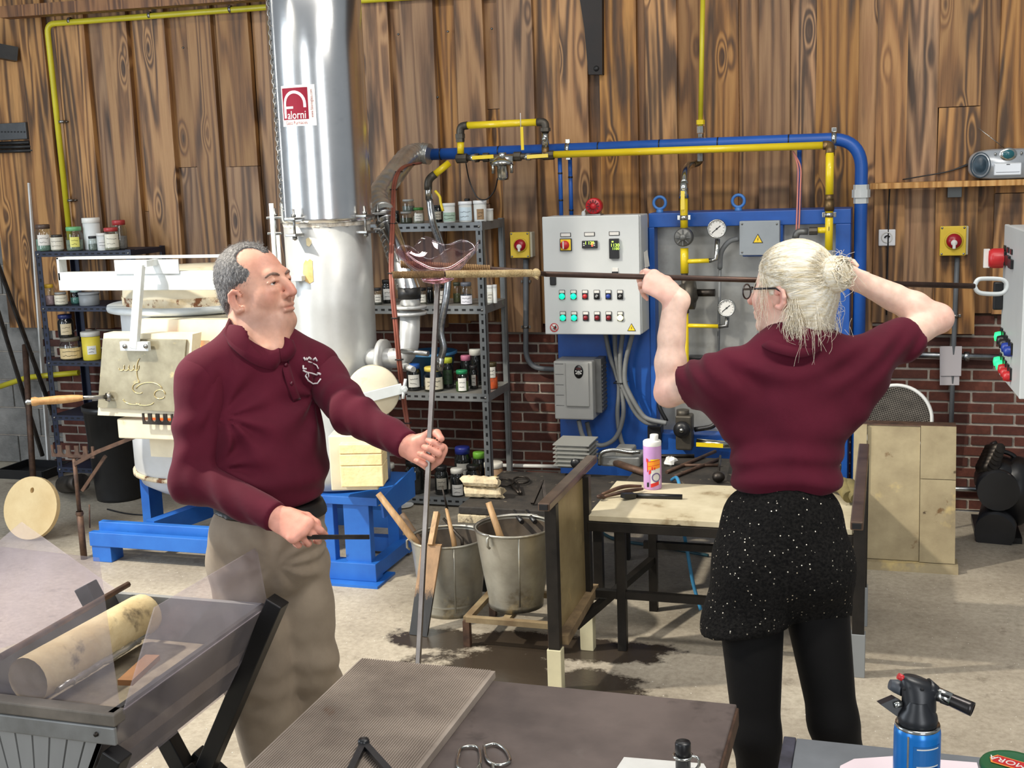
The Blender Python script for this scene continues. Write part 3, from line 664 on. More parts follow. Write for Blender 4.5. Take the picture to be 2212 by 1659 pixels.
# hanging arm
yd = yf-0.16
h0, h1 = onY(303, 570, yd-0.0), onY(290, 752, yd)
q = MB(); q.bar(h0, h1, 0.042, 0.03, up=(0, -1, 0), bev=0.003); q.bar(h0+Z3*0.0+X3*0.02, h0+Vector((0.02, 0.13, 0)), 0.03, 0.03)
q.build('hanging_arm', M_GREYPAINT, fu)
q = MB(); b0, b1 = onY(263, 757, yd), onY(322, 738, yd); q.box((b0.x, yd-0.012, b0.z), (b1.x, yd+0.012, b1.z), 0.002)
br_ = q.build('arm_bracket', M_GREYPAINT, fu)
for px in (270, 315): p = onY(px, 748, yd-0.014); MB().lathe([(0, -0.008), (0.010, -0.007), (0.012, 0.0)], p, (0, 1, 0), 10).build('bolt', M_STEEL, br_)
# door slab: tilted a little, fire side cream, plate front scratched
dc = [onY(x, y, yd+0.03) for x, y in ((222, 732), (402, 734), (388, 890), (211, 880))]
M_DOOR = pm('scratched_door_plate', C(164, 156, 132), C(132, 124, 102), 7, 0.36, 0.45, bump=0.05, spots=[(C(226, 204, 140), 9, 0.60, 0.72), (C(140, 132, 112), 3.5, 0.55, 0.75)])
door = MB().prism(dc, (0, 0.012, 0)).build('door_plate', M_DOOR, fu, dc[0])
dd = [onY(x, y, yd+0.045) for x, y in ((224, 720), (416, 722), (404, 905), (211, 897))]
MB().prism(dd, (0, 0.08, 0)).build('door_block', M_CREAM, fu)
M_SWIRL = pm('golden_scratches', C(226, 206, 150), C(210, 190, 140), 10, 0.3, 0.8)
for (px, py, rx, ry, a0, a1) in ((262, 792, 6, 9, 200, 380), (272, 792, 6, 9, 200, 380), (283, 792, 6, 9, 200, 380), (294, 792, 6, 9, 200, 380), (303, 800, 8, 26, 100, 260), (322, 846, 30, 20, 20, 160), (345, 852, 12, 10, 0, 330), (300, 838, 14, 12, 90, 300), (290, 862, 24, 12, 180, 300), (312, 868, 20, 8, 200, 350)):
    path = [onY(px+rx*math.cos(math.radians(t)), py-ry*math.sin(math.radians(t)), yd+0.028) for t in np.linspace(a0, a1, 12)]
    MB().tube(path, 0.0022, 5).build('swirl_mark', M_SWIRL, door)
g0, g1, g2 = onY(238, 857, yd+0.02), onY(170, 860, yd-0.10), onY(68, 868, yd-0.22)
hd_ = MB().tube([g0, g1-X3*0.02], 0.011, 10).build('handle_rod', M_STEEL, fu); MB().lathe([(0.02, 0), (0.026, 0.006), (0.02, 0.02)], g0, (g1-g0), 12).build('handle_boss', M_STEEL, hd_)
ax_ = (g2-g1).normalized(); ln = (g2-g1).length
MB().lathe([(0.012, -0.02), (0.016, 0), (0.019, ln*0.15), (0.021, ln*0.45), (0.018, ln*0.85), (0.023, ln*0.92), (0.020, ln)], g1, ax_, 16).build('wooden_grip', M_TURNED, hd_)
MB().lathe([(0.0, 0.03), (0.011, 0.026), (0.015, 0.016), (0.011, 0.004), (0.016, 0.0)], g2, ax_, 12).build('grip_cap', M_STEEL, hd_)
# blue base
q = MB(); zf = 0.0
k0, k1 = onZ(200, 1212, 0.0), onZ(470, 1242, 0.0)
q.box((k0.x, k0.y-0.01, 0.085), (k1.x+0.55, k0.y+0.03, 0.16), 0.003); q.box((k0.x+0.02, k0.y+0.05, 0.085), (k1.x+0.55, k0.y+0.09, 0.20), 0.003)
q.box((k0.x+0.006, k0.y-0.004, 0.0), (k0.x+0.12, k0.y+0.1, 0.15), 0.003)
q.bar((k0.x+0.30, k0.y+0.1, 0.16), (fc.x+0.1, fy+0.2, 0.18), 0.06, 0.09); q.bar((fc.x-0.28, fy-0.15, 0.10), (fc.x-0.28, fy-0.15, z_bot+0.14), 0.05, 0.12); q.bar((fc.x+0.25, fy-0.1, 0.10), (fc.x+0.25, fy-0.1, z_bot+0.14), 0.05, 0.12)
q.box((k0.x+0.25, fy+0.3, 0.0), (k1.x+0.55, fy+0.38, 0.1)); q.box((k1.x+0.45, k0.y+0.005, 0.0), (k1.x+0.54, k0.y+0.095, 0.15))
q.build('base_frame', M_BLUEL, fu)

# ---- notched blowpipe rest on a post, its arm running back to a second rest
ws = onZ(187, 1205); yw = ws.y-0.02
pr_ = thing('blowpipe_rest', 'rusty notched blowpipe rest on a post in front of the furnace', 'pipe rest', (ws.x, yw, 0))
def comb(c, ux, w, h, n, d, name, parent, mat):
    """plate with n U-shaped notches along its upper edge"""
    pts = [(-w/2, -h/2), (w/2, -h/2)]; pitch = w/n; sl = pitch*0.52
    top = []
    for i in range(n):
        x0 = w/2-pitch*(i+0.5)
        if i == 0: top.append((w/2, h/2))
        top += [(x0+sl/2, h/2)] + [(x0+sl/2*math.cos(t), -h*0.05-sl/2*math.sin(t)) for t in np.linspace(0, math.pi, 7)] + [(x0-sl/2, h/2)]
    top.append((-w/2, h/2)); pts += top
    # built strip by strip so that the notches stay concave
    q = MB(); n_ = len(pts)
    bmx = bmesh.new(); vv = [bmx.verts.new(c+ux*a+Z3*b) for a, b in pts]; f = bmx.faces.new(vv)
    nrm = ux.cross(Z3)
    r = bmesh.ops.extrude_face_region(bmx, geom=[f]); bmesh.ops.translate(bmx, verts=[v for v in r['geom'] if isinstance(v, bmesh.types.BMVert)], vec=nrm*d)
    bmesh.ops.triangulate(bmx, faces=bmx.faces[:]); bmesh.ops.recalc_face_normals(bmx, faces=bmx.faces[:])
    me = bpy.data.meshes.new(name); bmx.to_mesh(me); bmx.free(); me.materials.append(mat)
    return link(name, me, parent)
cc = onY(158, 975, yw); comb(cc, X3, 108/ppm(cc), 26/ppm(cc), 5, 0.008, 'notched_plate', pr_, M_RUST)
pt_ = onY(160, 990, yw); q = MB(); q.tube([(ws.x, yw, 0), (ws.x, yw, pt_.z*0.45)], 0.017, 12); q.tube([Vector((ws.x, yw, pt_.z*0.45)), pt_], 0.011, 10); q.lathe([(0.018, 0), (0.021, 0.005), (0.018, 0.02)], (ws.x, yw, pt_.z*0.44), (0, 0, 1), 12); q.build('post', M_RUST, pr_)
aA, aB = onY(212, 975, yw), onY(356, 918, yf-0.02)
q = MB(); q.bar(aA, aB, 0.02, 0.02); q.bar(onY(178, 1060, yw), onY(228, 985, yw+0.03), 0.016, 0.016); q.bar(Vector((ws.x, yw, pt_.z-0.03)), aA, 0.02, 0.02); q.build('brace', M_RUST, pr_)
c2 = onY(342, 905, yf-0.13); comb(c2, X3, 76/ppm(c2), 24/ppm(c2), 4, 0.008, 'notched_plate', pr_, M_DSTEEL)
MB().cyl(onY(193, 1090, yw-0.02), onY(194, 1140, yw-0.02), 0.004, seg=6).build('locking_pin', M_RUST, pr_)

# ---- round fireclay cover with a hole, leaning
dcn = onY(66, 1108, 5.36); RD = 68/ppm(dcn)
bmx = bmesh.new(); tilt = Vector((0, 0.34, 1)).normalized()
outer = [(RD*math.cos(t), RD*math.sin(t)) for t in np.linspace(math.radians(-24), math.radians(204), 30)] 
outer = [(RD*math.cos(t), RD*math.sin(t)) for t in np.linspace(0, 2*math.pi, 40, endpoint=False)]
hole = [(0.0+0.013*math.cos(t), RD*0.56+0.016*math.sin(t)) for t in np.linspace(0, 2*math.pi, 12, endpoint=False)]
def P2(a, b): return dcn + X3*a + tilt*b
vo_ = [bmx.verts.new(P2(*p)) for p in outer]; vh = [bmx.verts.new(P2(*p)) for p in hole]
eds = [bmx.edges.new((vo_[i], vo_[(i+1) % 40])) for i in range(40)] + [bmx.edges.new((vh[i], vh[(i+1) % 12])) for i in range(12)]
bmesh.ops.triangle_fill(bmx, use_beauty=True, edges=eds)
r = bmesh.ops.extrude_face_region(bmx, geom=bmx.faces[:]); bmesh.ops.translate(bmx, verts=[v for v in r['geom'] if isinstance(v, bmesh.types.BMVert)], vec=Vector((0, 1, -0.34)).normalized()*0.03)
bmesh.ops.recalc_face_normals(bmx, faces=bmx.faces[:])
me = bpy.data.meshes.new('fireclay_disc'); bmx.to_mesh(me); bmx.free(); me.materials.append(pm('fireclay', C(236, 210, 160), C(222, 192, 140), 6, 0.85, bump=0.2))
fd = link('fireclay_disc', me); 
zmin = min(v.co.z for v in me.vertices); fd.location.z -= zmin
tag(fd, 'round pale fireclay cover with a small hole, standing on the floor at left', 'furnace cover')

# ---- yellow gas pipe up the wall at the left and along to the chimney
M_YEL = pm('yellow_gas_pipe', C(236, 208, 28), C(226, 196, 22), 5, 0.35, coat=0.3)
M_YELOLD = pm('dull_yellow_gas_pipe', C(206, 194, 44), C(190, 178, 38), 5, 0.4)
yp = W-0.10
gp = thing('yellow_gas_pipe', 'long yellow gas pipe bending along the upper left boards', 'pipe', onY(150, 520, yp))
q = MB(); rg = 6.2/ppm(onY(120, 300, yp)); q.tube(bend([onY(156, 560, yp), onY(101, 52, yp), onY(700, 6, yp), onY(1120, -22, yp)], 0.06, 6), rg, 12); q.build('pipe', M_YELOLD, gp)
for (px, py) in ((151, 45), (324, 33), (498, 20), (134, 263), (153, 433)):
    p = onY(px, py, yp); q = MB(); vert = py > 100
    q.lathe([(rg, -0.008), (rg+0.004, -0.008), (rg+0.004, 0.008), (rg, 0.008)], p, (0, 0, 1) if vert else (1, 0, 0.06), 12); q.cyl(p+Vector((0.0 if not vert else 0.012, 0.01, -0.012 if not vert else 0)), p+Vector((0 if not vert else 0.03, 0.035, -0.012 if not vert else 0)), 0.005, seg=6); q.build('pipe_clip', M_STEEL, gp)
lp_ = MB().tube(bend([onY(0, 835, yp), onY(60, 815, yp), onY(170, 805, yp)], 0.03), rg, 10).build('gas_branch_pipe', M_YELOLD); tag(lp_, 'low yellow gas pipe running behind the dark blue shelf', 'pipe')

# ---- rods leaning on the block wall, black cable tray
for i, (a, b, lab) in enumerate((((-8, 560), (118, 905), 'dark iron rod leaning on the block wall, uppermost of the leaning rods'), ((-14, 640), (92, 985), 'dark iron rod leaning on the block wall, lower of the leaning rods'))):
    r_ = MB().bar(onY(*a, W-0.08), onY(*b, W-0.3), 0.022, 0.022).build('iron_rod', M_DSTEEL); tag(r_, lab, 'rod', 'rods leaning at the block wall')
pz = onY(50, 740, 5.9); pf = onZ(78, 1050); q = MB().tube([(pf.x-0.02, pf.y, 0), onY(54, 745, pf.y+0.35)], 0.02, 10).build('rusty_pole', M_RUST); tag(q, 'upright rusty pole standing left of the blue shelf', 'pole')
ct = thing('cable_tray', 'perforated black cable tray on the block wall at upper left', 'cable tray', onY(20, 300, W))
a_, b_ = onY(-20, 268, W-0.06), onY(58, 300, W-0.06); MB().box((a_.x, W-0.06, b_.z), (b_.x, W+0.04, a_.z), 0.004).build('tray', pm('grey_plastic', C(78, 80, 82), C(62, 64, 66), 8, 0.5), ct)
a_, b_ = onY(-20, 306, W-0.07), onY(70, 328, W-0.07)
for k in range(3): z_ = b_.z+(a_.z-b_.z)*(k+0.5)/3; MB().cyl((a_.x, W-0.06+0.01*k, z_), (b_.x-0.01*k, W-0.06, z_-0.004), 0.012, seg=8).build('cable', M_BLACKST, ct)
for k in range(8): 
    p = onY(2+k*7, 285, W-0.062); MB().box((p.x, W-0.063, p.z-0.004), (p.x+0.012, W-0.059, p.z+0.004)).build('slot', M_BLACKST, ct)
# ---- black bin behind the furnace
bb_ = onZ(222, 1088); cbn = Vector((bb_.x+0.02, bb_.y+0.16, 0)); rb = 60/ppm(cbn); zb1 = onY(205, 882, cbn.y-0.15).z
q = MB().lathe([(0, 0.005), (rb*0.82, 0.0), (rb*0.84, 0.02), (rb*1.03, zb1), (rb*1.07, zb1), (rb*1.07, zb1-0.03), (rb*1.03, zb1-0.035)], cbn, seg=36)
q.lathe([(rb*1.03, zb1), (rb*0.98, zb1-0.02), (rb*0.8, 0.02), (0, 0.02)], cbn, seg=36)
bn = q.build('black_bin', pm('black_plastic', C(34, 34, 35), C(24, 24, 25), 6, 0.4)); tag(bn, 'tall black plastic bin standing between blue shelf and furnace', 'bin')
# ============================================================ CONTROL FRAME, PIPES, RIGHT SIDE
YF = 6.42
M_PANEL = pm('dull_zinc_panel', C(176, 176, 172), C(150, 150, 146), 4, 0.42, 0.55, spots=[(C(132, 128, 120), 3, 0.55, 0.75)])
M_CAB = pm('cabinet_grey', C(206, 209, 208), C(198, 202, 201), 3, 0.42)
M_CABD = pm('drive_grey', C(168, 168, 164), C(158, 158, 154), 5, 0.5)
M_BLK = pm('black_plastic_trim', C(22, 22, 24), C(30, 30, 32), 8, 0.35)
M_GREEN = em('lit_green_lamp', (0.0, 0.62, 0.36, 1), 1.25); M_GREEN2 = em('lit_green_button', (0.02, 0.85, 0.20, 1), 1.4)
M_YLAMP = em('lit_yellow_lamp', (1.0, 0.92, 0.45, 1), 1.6)
M_REDB = pm('red_button', C(190, 40, 44), None, 5, 0.35); M_REDD = pm('dark_red_lamp', C(128, 22, 34), None, 5, 0.3); M_BLUEB = pm('blue_button', C(30, 60, 150), None, 5, 0.35)
M_SEG = em('led_digits', (0.55, 1.0, 0.10, 1), 1.5); M_SEGR = em('red_digit', (1.0, 0.10, 0.05, 1), 1.2)
M_YLAB = pm('warning_yellow', C(244, 206, 40), None, 4, 0.5)
M_BRASS = pm('dull_brass', C(140, 112, 72), C(104, 86, 60), 12, 0.45, 0.8); M_IRON = pm('grey_cast_iron', C(122, 122, 118), C(96, 96, 94), 10, 0.45, 0.6)
M_FITT = pm('dark_malleable_fitting', C(94, 88, 78), C(70, 66, 60), 12, 0.5, 0.6)
M_NICK = pm('nickel', C(206, 206, 200), C(184, 184, 178), 8, 0.2, 1.0)
fo = onY(1620, 456, YF)
fxl, fxr = onY(1404, 700, YF).x, onY(1838, 500, YF).x; fzt = onY(1620, 456, YF).z
cf = thing('gas_control_stand', 'tall blue steel stand with grey sheet panel behind the woman', 'control stand', ((fxl+fxr)/2, YF, 0))
q = MB(); fw = 0.085
q.box((fxl, YF, fzt-0.075), (fxr, YF+0.30, fzt), 0.004); q.box((fxr-0.075, YF, 0), (fxr, YF+0.30, fzt-0.075), 0.004); q.box((fxl, YF, 0.0), (fxl+0.03, YF+0.30, fzt-0.075), 0.004)
zlo = onY(1500, 950, YF).z; q.box((fxl+0.03, YF, zlo-0.10), (fxr-0.07, YF+0.30, zlo+0.03), 0.004); q.box((fxl+0.03, YF+0.006, 0.004), (fxr-0.07, YF+0.08, 0.08))
q.build('frame', M_BLUE, cf)
MB().box((fxl+0.03, YF+0.10, 0.1), (fxr-0.07, YF+0.115, fzt-0.07)).build('panel', M_PANEL, cf)
# left half: blue sheet below the cabinet
xl2 = onY(1206, 850, YF).x
q = MB(); q.box((xl2, YF+0.02, 0.30), (fxl, YF+0.06, 1.60), 0.003); q.box((xl2, YF, 0.0), (xl2+0.07, YF+0.28, 0.32), 0.003); q.box((fxl-0.07, YF, 0.0), (fxl, YF+0.28, 0.32)); q.box((xl2+0.005, YF-0.004, 0.22), (fxl-0.005, YF+0.05, 0.36), 0.003)
q.build('lower_sheet', M_BLUE, cf)
for px in (1425, 1595):
    p = onY(px, 440, YF+0.12); r_ = 13/ppm(p); p.z = fzt+r_+0.018
    path = [p+X3*(r_*math.cos(t))+Z3*(r_*math.sin(t)) for t in np.linspace(0, 2*math.pi, 20, endpoint=False)]
    q = MB().tube(path, 0.0085, 8, closed=True); q.lathe([(0.02, 0), (0.02, 0.012), (0.012, 0.02)], (p.x, p.y, fzt-0.001), (0, 0, 1), 12); q.build('lifting_eye', pm('pale_blue_eye', C(70, 130, 200), C(60, 116, 184), 5, 0.4), cf)
# ---- control cabinet
YC = 6.20
ca, cb2 = onY(1172, 470, YC), onY(1384, 722, YC); cx0, cx1, cz0, cz1 = ca.x, cb2.x, onY(1280, 722, YC).z, onY(1280, 467, YC).z
cab = thing('control_cabinet', 'light grey control cabinet with lit buttons and rotary switches mounted on the blue frame', 'control cabinet', ((cx0+cx1)/2, YC, cz0))
MB().box((cx0, YC+0.022, cz0), (cx1+0.005, YF-0.002, cz1), 0.006).build('body', M_CAB, cab)
dr = MB().box((cx0-0.004, YC, cz0-0.002), (cx1, YC+0.018, cz1+0.002), 0.005).build('door', M_CAB, cab)
ycf = YC-0.001
def cpt(px, py, e=0.0): return onY(px, py, ycf-e)
def crect(px0, py0, px1, py1, d, name, mat, parent, bev=0.002):
    a, b = cpt(px0, py0), cpt(px1, py1); return MB().box((a.x, ycf-d, b.z), (b.x, ycf, a.z), bev).build(name, mat, parent)
k = 1/5.183
def cz_(x, y): return (1140+x*k, 420+y*k)
for (x, y) in ((425, 452), (692, 445), (969, 437)):
    a, b = cz_(x-60, y-22), cz_(x+60, y+22); crect(*a, *b, 0.003, 'label_frame', M_BLK, dr); a, b = cz_(x-52, y-16), cz_(x+52, y+16); crect(*a, *b, 0.0036, 'label_plate', M_PAPER, dr, 0)
a, b = cz_(362, 494), cz_(497, 632); sw_ = crect(*a, *b, 0.010, 'main_switch', M_BLK, dr); a, b = cz_(370, 502), cz_(489, 624); crect(*a, *b, 0.0112, 'switch_plate', M_YLAB, sw_)
p = cpt(*cz_(422, 565)); MB().lathe([(0.0, 0.026), (0.022, 0.025), (0.024, 0.010), (0.024, 0)], p, (0, -1, 0), 20).build('switch_knob', M_REDB, sw_); a, b = cz_(402, 522), cz_(420, 606); crect(*a, *b, 0.030, 'knob_pointer', M_PAPER, sw_)
a, b = cz_(612, 518), cz_(784, 600); m1 = crect(*a, *b, 0.014, 'display_module', M_BLK, dr)
a, b = cz_(916, 494), cz_(1028, 716); m2 = crect(*a, *b, 0.018, 'temperature_controller', M_BLK, dr)
def digits(s, x, y, h, mat, parent, d): p = cpt(*cz_(x, y), d); return text(s, 'digits', p, X3, Z3, h*k/ppm(p)*1.35, mat, parent)
digits('1 129', 690, 545, 36, M_SEG, m1, 0.0150); a, b = cz_(718, 528), cz_(738, 580); crect(*a, *b, 0.0148, 'red_indicator', M_SEGR, m1, 0)
digits('1130', 976, 570, 38, M_SEG, m2, 0.0190); digits('1100', 984, 608, 30, M_SEG, m2, 0.0190); a, b = cz_(948, 520), cz_(968, 534); crect(*a, *b, 0.0188, 'indicator', M_SEG, m2, 0)
for (x, y) in ((636, 548), (636, 568), (752, 545), (752, 566)): a, b = cz_(x-8, y-5), cz_(x+8, y+5); crect(*a, *b, 0.0150, 'key', M_PAPER, m1, 0)
a, b = cz_(946, 820), cz_(1014, 868); crect(*a, *b, 0.004, 'label_plate', M_PAPER, dr); a, b = cz_(946, 862), cz_(1014, 900); crect(*a, *b, 0.012, 'push_button', M_BLK, dr)
row1 = [M_GREEN, M_GREEN, M_REDB, None, M_BLUEB, None]; row2 = [M_GREEN, M_GREEN, M_REDD, M_REDD, M_REDD, M_YLAMP]
for r_, (xs, yb, mats) in enumerate((((386, 514, 643, 774, 904, 1035), 1088, row1), ((396, 521, 651, 779, 908, 1038), 1328, row2))):
    for x, mt in zip(xs, mats):
        a, b = cz_(x-34, yb-20), cz_(x+34, yb+86); bt = crect(*a, *b, 0.006, 'switch_base', M_BLK, dr)
        a, b = cz_(x-28, yb-15), cz_(x+28, yb+14); crect(*a, *b, 0.0068, 'label_plate', M_PAPER, bt, 0)
        p = cpt(*cz_(x, yb+52))
        lit = mt in (M_GREEN, M_YLAMP); rr_ = (34 if lit else 27)*k/ppm(p)
        if mt is None:
            MB().lathe([(0, 0.014), (rr_, 0.013), (rr_, 0.0)], p, (0, -1, 0), 16).build('selector', M_BLK, bt)
            c0 = cpt(*cz_(x+8, yb+38), 0.016); c1 = cpt(*cz_(x-14, yb+66), 0.016); MB().bar(c0, c1, 0.012, 0.008, up=(0, -1, 0), bev=0.002).build('selector_lever', M_STEEL, bt)
        else: MB().lathe([(0, 0.016), (rr_*0.7, 0.015), (rr_*0.97, 0.010), (rr_, 0.0)], p, (0, -1, 0), 20).build('lamp_lens' if lit else 'button', mt, bt)
# door lock and signs
a, b = cz_(250, 896), cz_(322, 1016); crect(*a, *b, 0.012, 'door_handle', M_BLK, dr, 0.005)
p = cpt(*cz_(297, 1490)); r_ = 50*k/ppm(p)
sg = MB().lathe([(0, 0.001), (r_, 0.001), (r_, 0)], p, (0, -1, 0), 28).build('prohibition_sign', M_PAPER, dr); MB().lathe([(r_*0.80, 0.0016), (r_, 0.0016)], p, (0, -1, 0), 28).build('red_ring', M_REDB, sg)
q = MB(); q.prism([p+Vector((dx*r_, -0.0016, dz*r_)) for dx, dz in ((-0.25, -0.2), (0.05, -0.5), (0.35, -0.45), (0.55, -0.05), (0.45, 0.5), (0.3, 0.6), (0.2, 0.2), (0.0, 0.35), (-0.1, 0.1))], (0, -0.0005, 0)); q.build('hand_symbol', M_INK, sg)
q = MB(); d_ = Vector((1, 0, -1)).normalized(); q.bar(p-d_*r_*0.8+Vector((0, -0.0022, 0)), p+d_*r_*0.8+Vector((0, -0.0022, 0)), r_*0.15, 0.0006, up=(0, -1, 0)); q.build('red_bar', M_REDB, sg)
def warn(pc, h, parent):
    w_ = h*1.12; q = MB(); q.prism([pc+X3*(-w_/2)-Z3*(h/2), pc+X3*(w_/2)-Z3*(h/2), pc+Z3*(h/2)], (0, -0.001, 0)); o = q.build('warning_sign', M_INK, parent)
    q = MB(); q.prism([pc+Y3*(-0.0012)+X3*(-w_*0.40)-Z3*(h*0.43), pc+Y3*(-0.0012)+X3*(w_*0.40)-Z3*(h*0.43), pc+Y3*(-0.0012)+Z3*(h*0.38)], (0, -0.0006, 0)); q.build('yellow_triangle', M_YLAB, o)
    q = MB(); s_ = h*0.5
    q.prism([pc+Y3*(-0.002)+X3*(a*s_)+Z3*(b*s_-h*0.13) for a, b in ((0.12, 0.5), (-0.16, 0.02), (0.02, 0.04), (-0.12, -0.42), (0.18, 0.1), (0.0, 0.10), (0.2, 0.5))], (0, -0.0005, 0)); q.build('bolt_symbol', M_INK, o); return o
p = cpt(*cz_(1162, 1486)); warn(p, 88*k/ppm(p), dr)
# things at the cabinet: side tag, siren, gland
tgp = [onY(1389, 545, YC+0.09), onY(1396, 540, YC+0.12), onY(1401, 575, YC+0.12), onY(1391, 578, YC+0.07)]
tg_ = MB().prism([v+X3*0.004 for v in tgp], (0.002, 0, 0)).build('paper_tag', M_PAPER, cab)
sp_ = onY(1283, 440, YC+0.10); sr = thing('alarm_siren', 'round red alarm siren on top of the grey cabinet', 'siren', (sp_.x, sp_.y, cz1))
rs_ = 17.5/ppm(sp_); sp_.z = cz1+rs_+0.006
M_SIR = pm('siren_red', C(196, 32, 40), C(180, 26, 34), 6, 0.35)
horn = MB().lathe([(0, 0.030), (rs_*0.30, 0.030), (rs_*0.34, 0.020), (rs_*0.85, 0.024), (rs_, 0.016), (rs_, -0.03), (rs_*0.6, -0.05), (0, -0.05)], sp_, (0, -1, 0), 32).build('horn', M_SIR, sr)
for i in range(12):
    t = 2*math.pi*i/12; c = sp_+Vector((math.cos(t)*rs_*0.6, -0.0225, math.sin(t)*rs_*0.6)); dd_ = Vector((math.cos(t), 0, math.sin(t)))
    MB().bar(c-dd_*rs_*0.17, c+dd_*rs_*0.17, 0.006, 0.006, up=(0, -1, 0)).build('sound_slot', pm('siren_slot', C(90, 12, 18), None, 4, 0.5), horn)
q = MB().box((sp_.x-0.035, sp_.y-0.03, cz1), (sp_.x+0.04, sp_.y+0.05, cz1+0.008)).build('siren_bracket', M_STEEL, sr)
q = MB().tube(spline([(sp_.x-0.02, sp_.y+0.03, sp_.z), (sp_.x-0.05, sp_.y, cz1+0.03), (sp_.x-0.058, sp_.y, cz1)], 6), 0.004, 6); q.lathe([(0.012, 0), (0.012, 0.015), (0.006, 0.025)], (sp_.x-0.058, sp_.y, cz1), (0, 0, 1), 10); q.build('gland', M_GREYPAINT, sr)
# ---- frequency drive below
YV = YF-0.16
va, vb = onY(1195, 782, YV), onY(1282, 908, YV)
vd = thing('frequency_drive', 'grey frequency drive box with round black keypad under the control cabinet', 'drive unit', ((va.x+vb.x)/2, YF, vb.z))
MB().box((va.x, YV, vb.z), (vb.x, YF+0.02, va.z+0.005), 0.008).build('housing', M_CABD, vd)
q = MB().box((vb.x-0.004, YV+0.06, vb.z+0.03), (vb.x+0.035, YF+0.02, va.z+0.01), 0.002)
for i in range(12): z_ = vb.z+0.045+i*0.022; q.box((vb.x+0.034, YV+0.07, z_), (vb.x+0.040, YF+0.015, z_+0.010))
q.build('heat_sink', pm('drive_dark', C(120, 120, 118), C(104, 104, 102), 8, 0.5, 0.4), vd)
a, b = onY(1222, 783, YV), onY(1274, 878, YV); fp = MB().box((a.x, YV-0.012, b.z), (b.x, YV+0.002, a.z), 0.004).build('front_cover', M_CABD, vd)
p = onY(1250, 803, YV-0.012); q = MB().lathe([(0, 0.003), (0.98, 0.003), (1, 0)], (0, 0, 0), (0, -1, 0), 24); q.v = [(p.x+v[0]*0.026, p.y+v[1], p.z+v[2]*0.037) for v in q.v]; kp = q.build('keypad', M_BLK, fp)
for dx, dz in ((-0.015, 0.004), (0.015, 0.004), (-0.013, -0.01), (0.013, -0.01)): MB().lathe([(0, 0.002), (0.004, 0.002), (0.004, 0)], p+Vector((dx, -0.003, dz)), (0, -1, 0), 8).build('key', M_PAPER, kp)
MB().lathe([(0, 0.003), (0.010, 0.003), (0.012, 0)], p+Vector((0, -0.003, -0.006)), (0, -1, 0), 14).build('jog_dial', M_CABD, kp); MB().box((p.x-0.013, p.y-0.005, p.z+0.012), (p.x+0.013, p.y-0.002, p.z+0.022)).build('display', pm('dark_red_display', C(70, 20, 22), None, 4, 0.3), kp)
a, b = onY(1198, 786, YV), onY(1220, 876, YV); q = MB()
for i in range(5): z_ = b.z+(a.z-b.z)*i/4; q.box((a.x+0.003, YV-0.001, z_-0.001), (b.x-0.003, YV+0.001, z_+0.001))
q.build('panel_joint', M_BLK, vd)
# ---- grey cable conduits below the cabinet
M_COND = pm('grey_conduit', C(128, 130, 130), C(108, 110, 110), 8, 0.5)
paths = [[(1308, 722), (1318, 770), (1335, 822), (1337, 850), (1334, 900), (1345, 960), (1375, 985), (1400, 985)],
         [(1328, 722), (1330, 765), (1340, 822), (1345, 850), (1346, 900), (1330, 945), (1300, 962), (1278, 950), (1268, 912)],
         [(1345, 722), (1340, 770), (1342, 822), (1352, 850), (1372, 890), (1395, 912), (1420, 915)],
         [(1366, 722), (1352, 780), (1350, 822), (1360, 850), (1382, 888), (1400, 905), (1440, 914)],
         [(1250, 908), (1258, 940), (1275, 965), (1278, 990)]]
for i, (pp, lab) in enumerate(zip(paths, ('grey ribbed conduit hanging lowest to the tools under the cabinet', 'grey ribbed conduit looping back up to the drive box', 'grey ribbed conduit curving right, inner of the pair at the frame edge', 'grey ribbed conduit curving right, outer of the pair at the frame edge', 'short grey conduit hanging under the drive box'))):
    P_ = spline([onY(x, y, YF-0.02-0.027*i) for x, y in pp], 14)
    tag(MB().tube(P_, [0.0125*(1+0.05*(j % 2)) for j in range(len(P_))], 10).build('conduit', M_COND), lab, 'conduit', 'conduits below the cabinet')
tie = onY(1341, 826, YF-0.06); tag(MB().tube([tie+Vector((a*0.034, b*0.05, 0)) for a, b in ((-1, -.6), (1, -.6), (1, .6), (-1, .6))], 0.003, 6, closed=True).build('cable_tie', M_BLK), 'black cable tie round the grey conduits', 'cable tie')

# ---- blue air header
yb = 6.46
bh = thing('blue_air_pipe', 'thick blue air pipe running along the wall and down right of the frame', 'pipe', onY(1858, 700, yb))
rbp = 12.2/ppm(onY(1360, 318, yb))
hA, hB, hC = onY(924, 334, yb), onY(1862, 298, yb), onY(1848, 1000, yb); hC.x = hB.x
MB().tube([*bend([hA, hB, Vector((hB.x, yb, 0.0))], 0.16, 10)], rbp*1.06, 24).build('pipe', M_BLUE, bh)
for px in (1293, 1425, 1551, 1704, 953, 1078): p = onY(px, 334-(px-924)*0.0383, yb); MB().lathe([(rbp*1.07, -0.003), (rbp*1.12, -0.003), (rbp*1.12, 0.003), (rbp*1.07, 0.003)], p, (1, 0, 0), 24).build('strap', M_BLK, bh)
p = onY(1860, 418, yb); p.x = hB.x; q = MB().lathe([(rbp*1.1, -0.05), (rbp*1.22, -0.05), (rbp*1.22, -0.02), (rbp*1.5, -0.02), (rbp*1.5, 0.02), (rbp*1.28, 0.02), (rbp*1.28, 0.045), (rbp*1.1, 0.045)], p, (0, 0, 1), 8, smooth=False); q.build('union_coupling', M_GREYPAINT, bh)
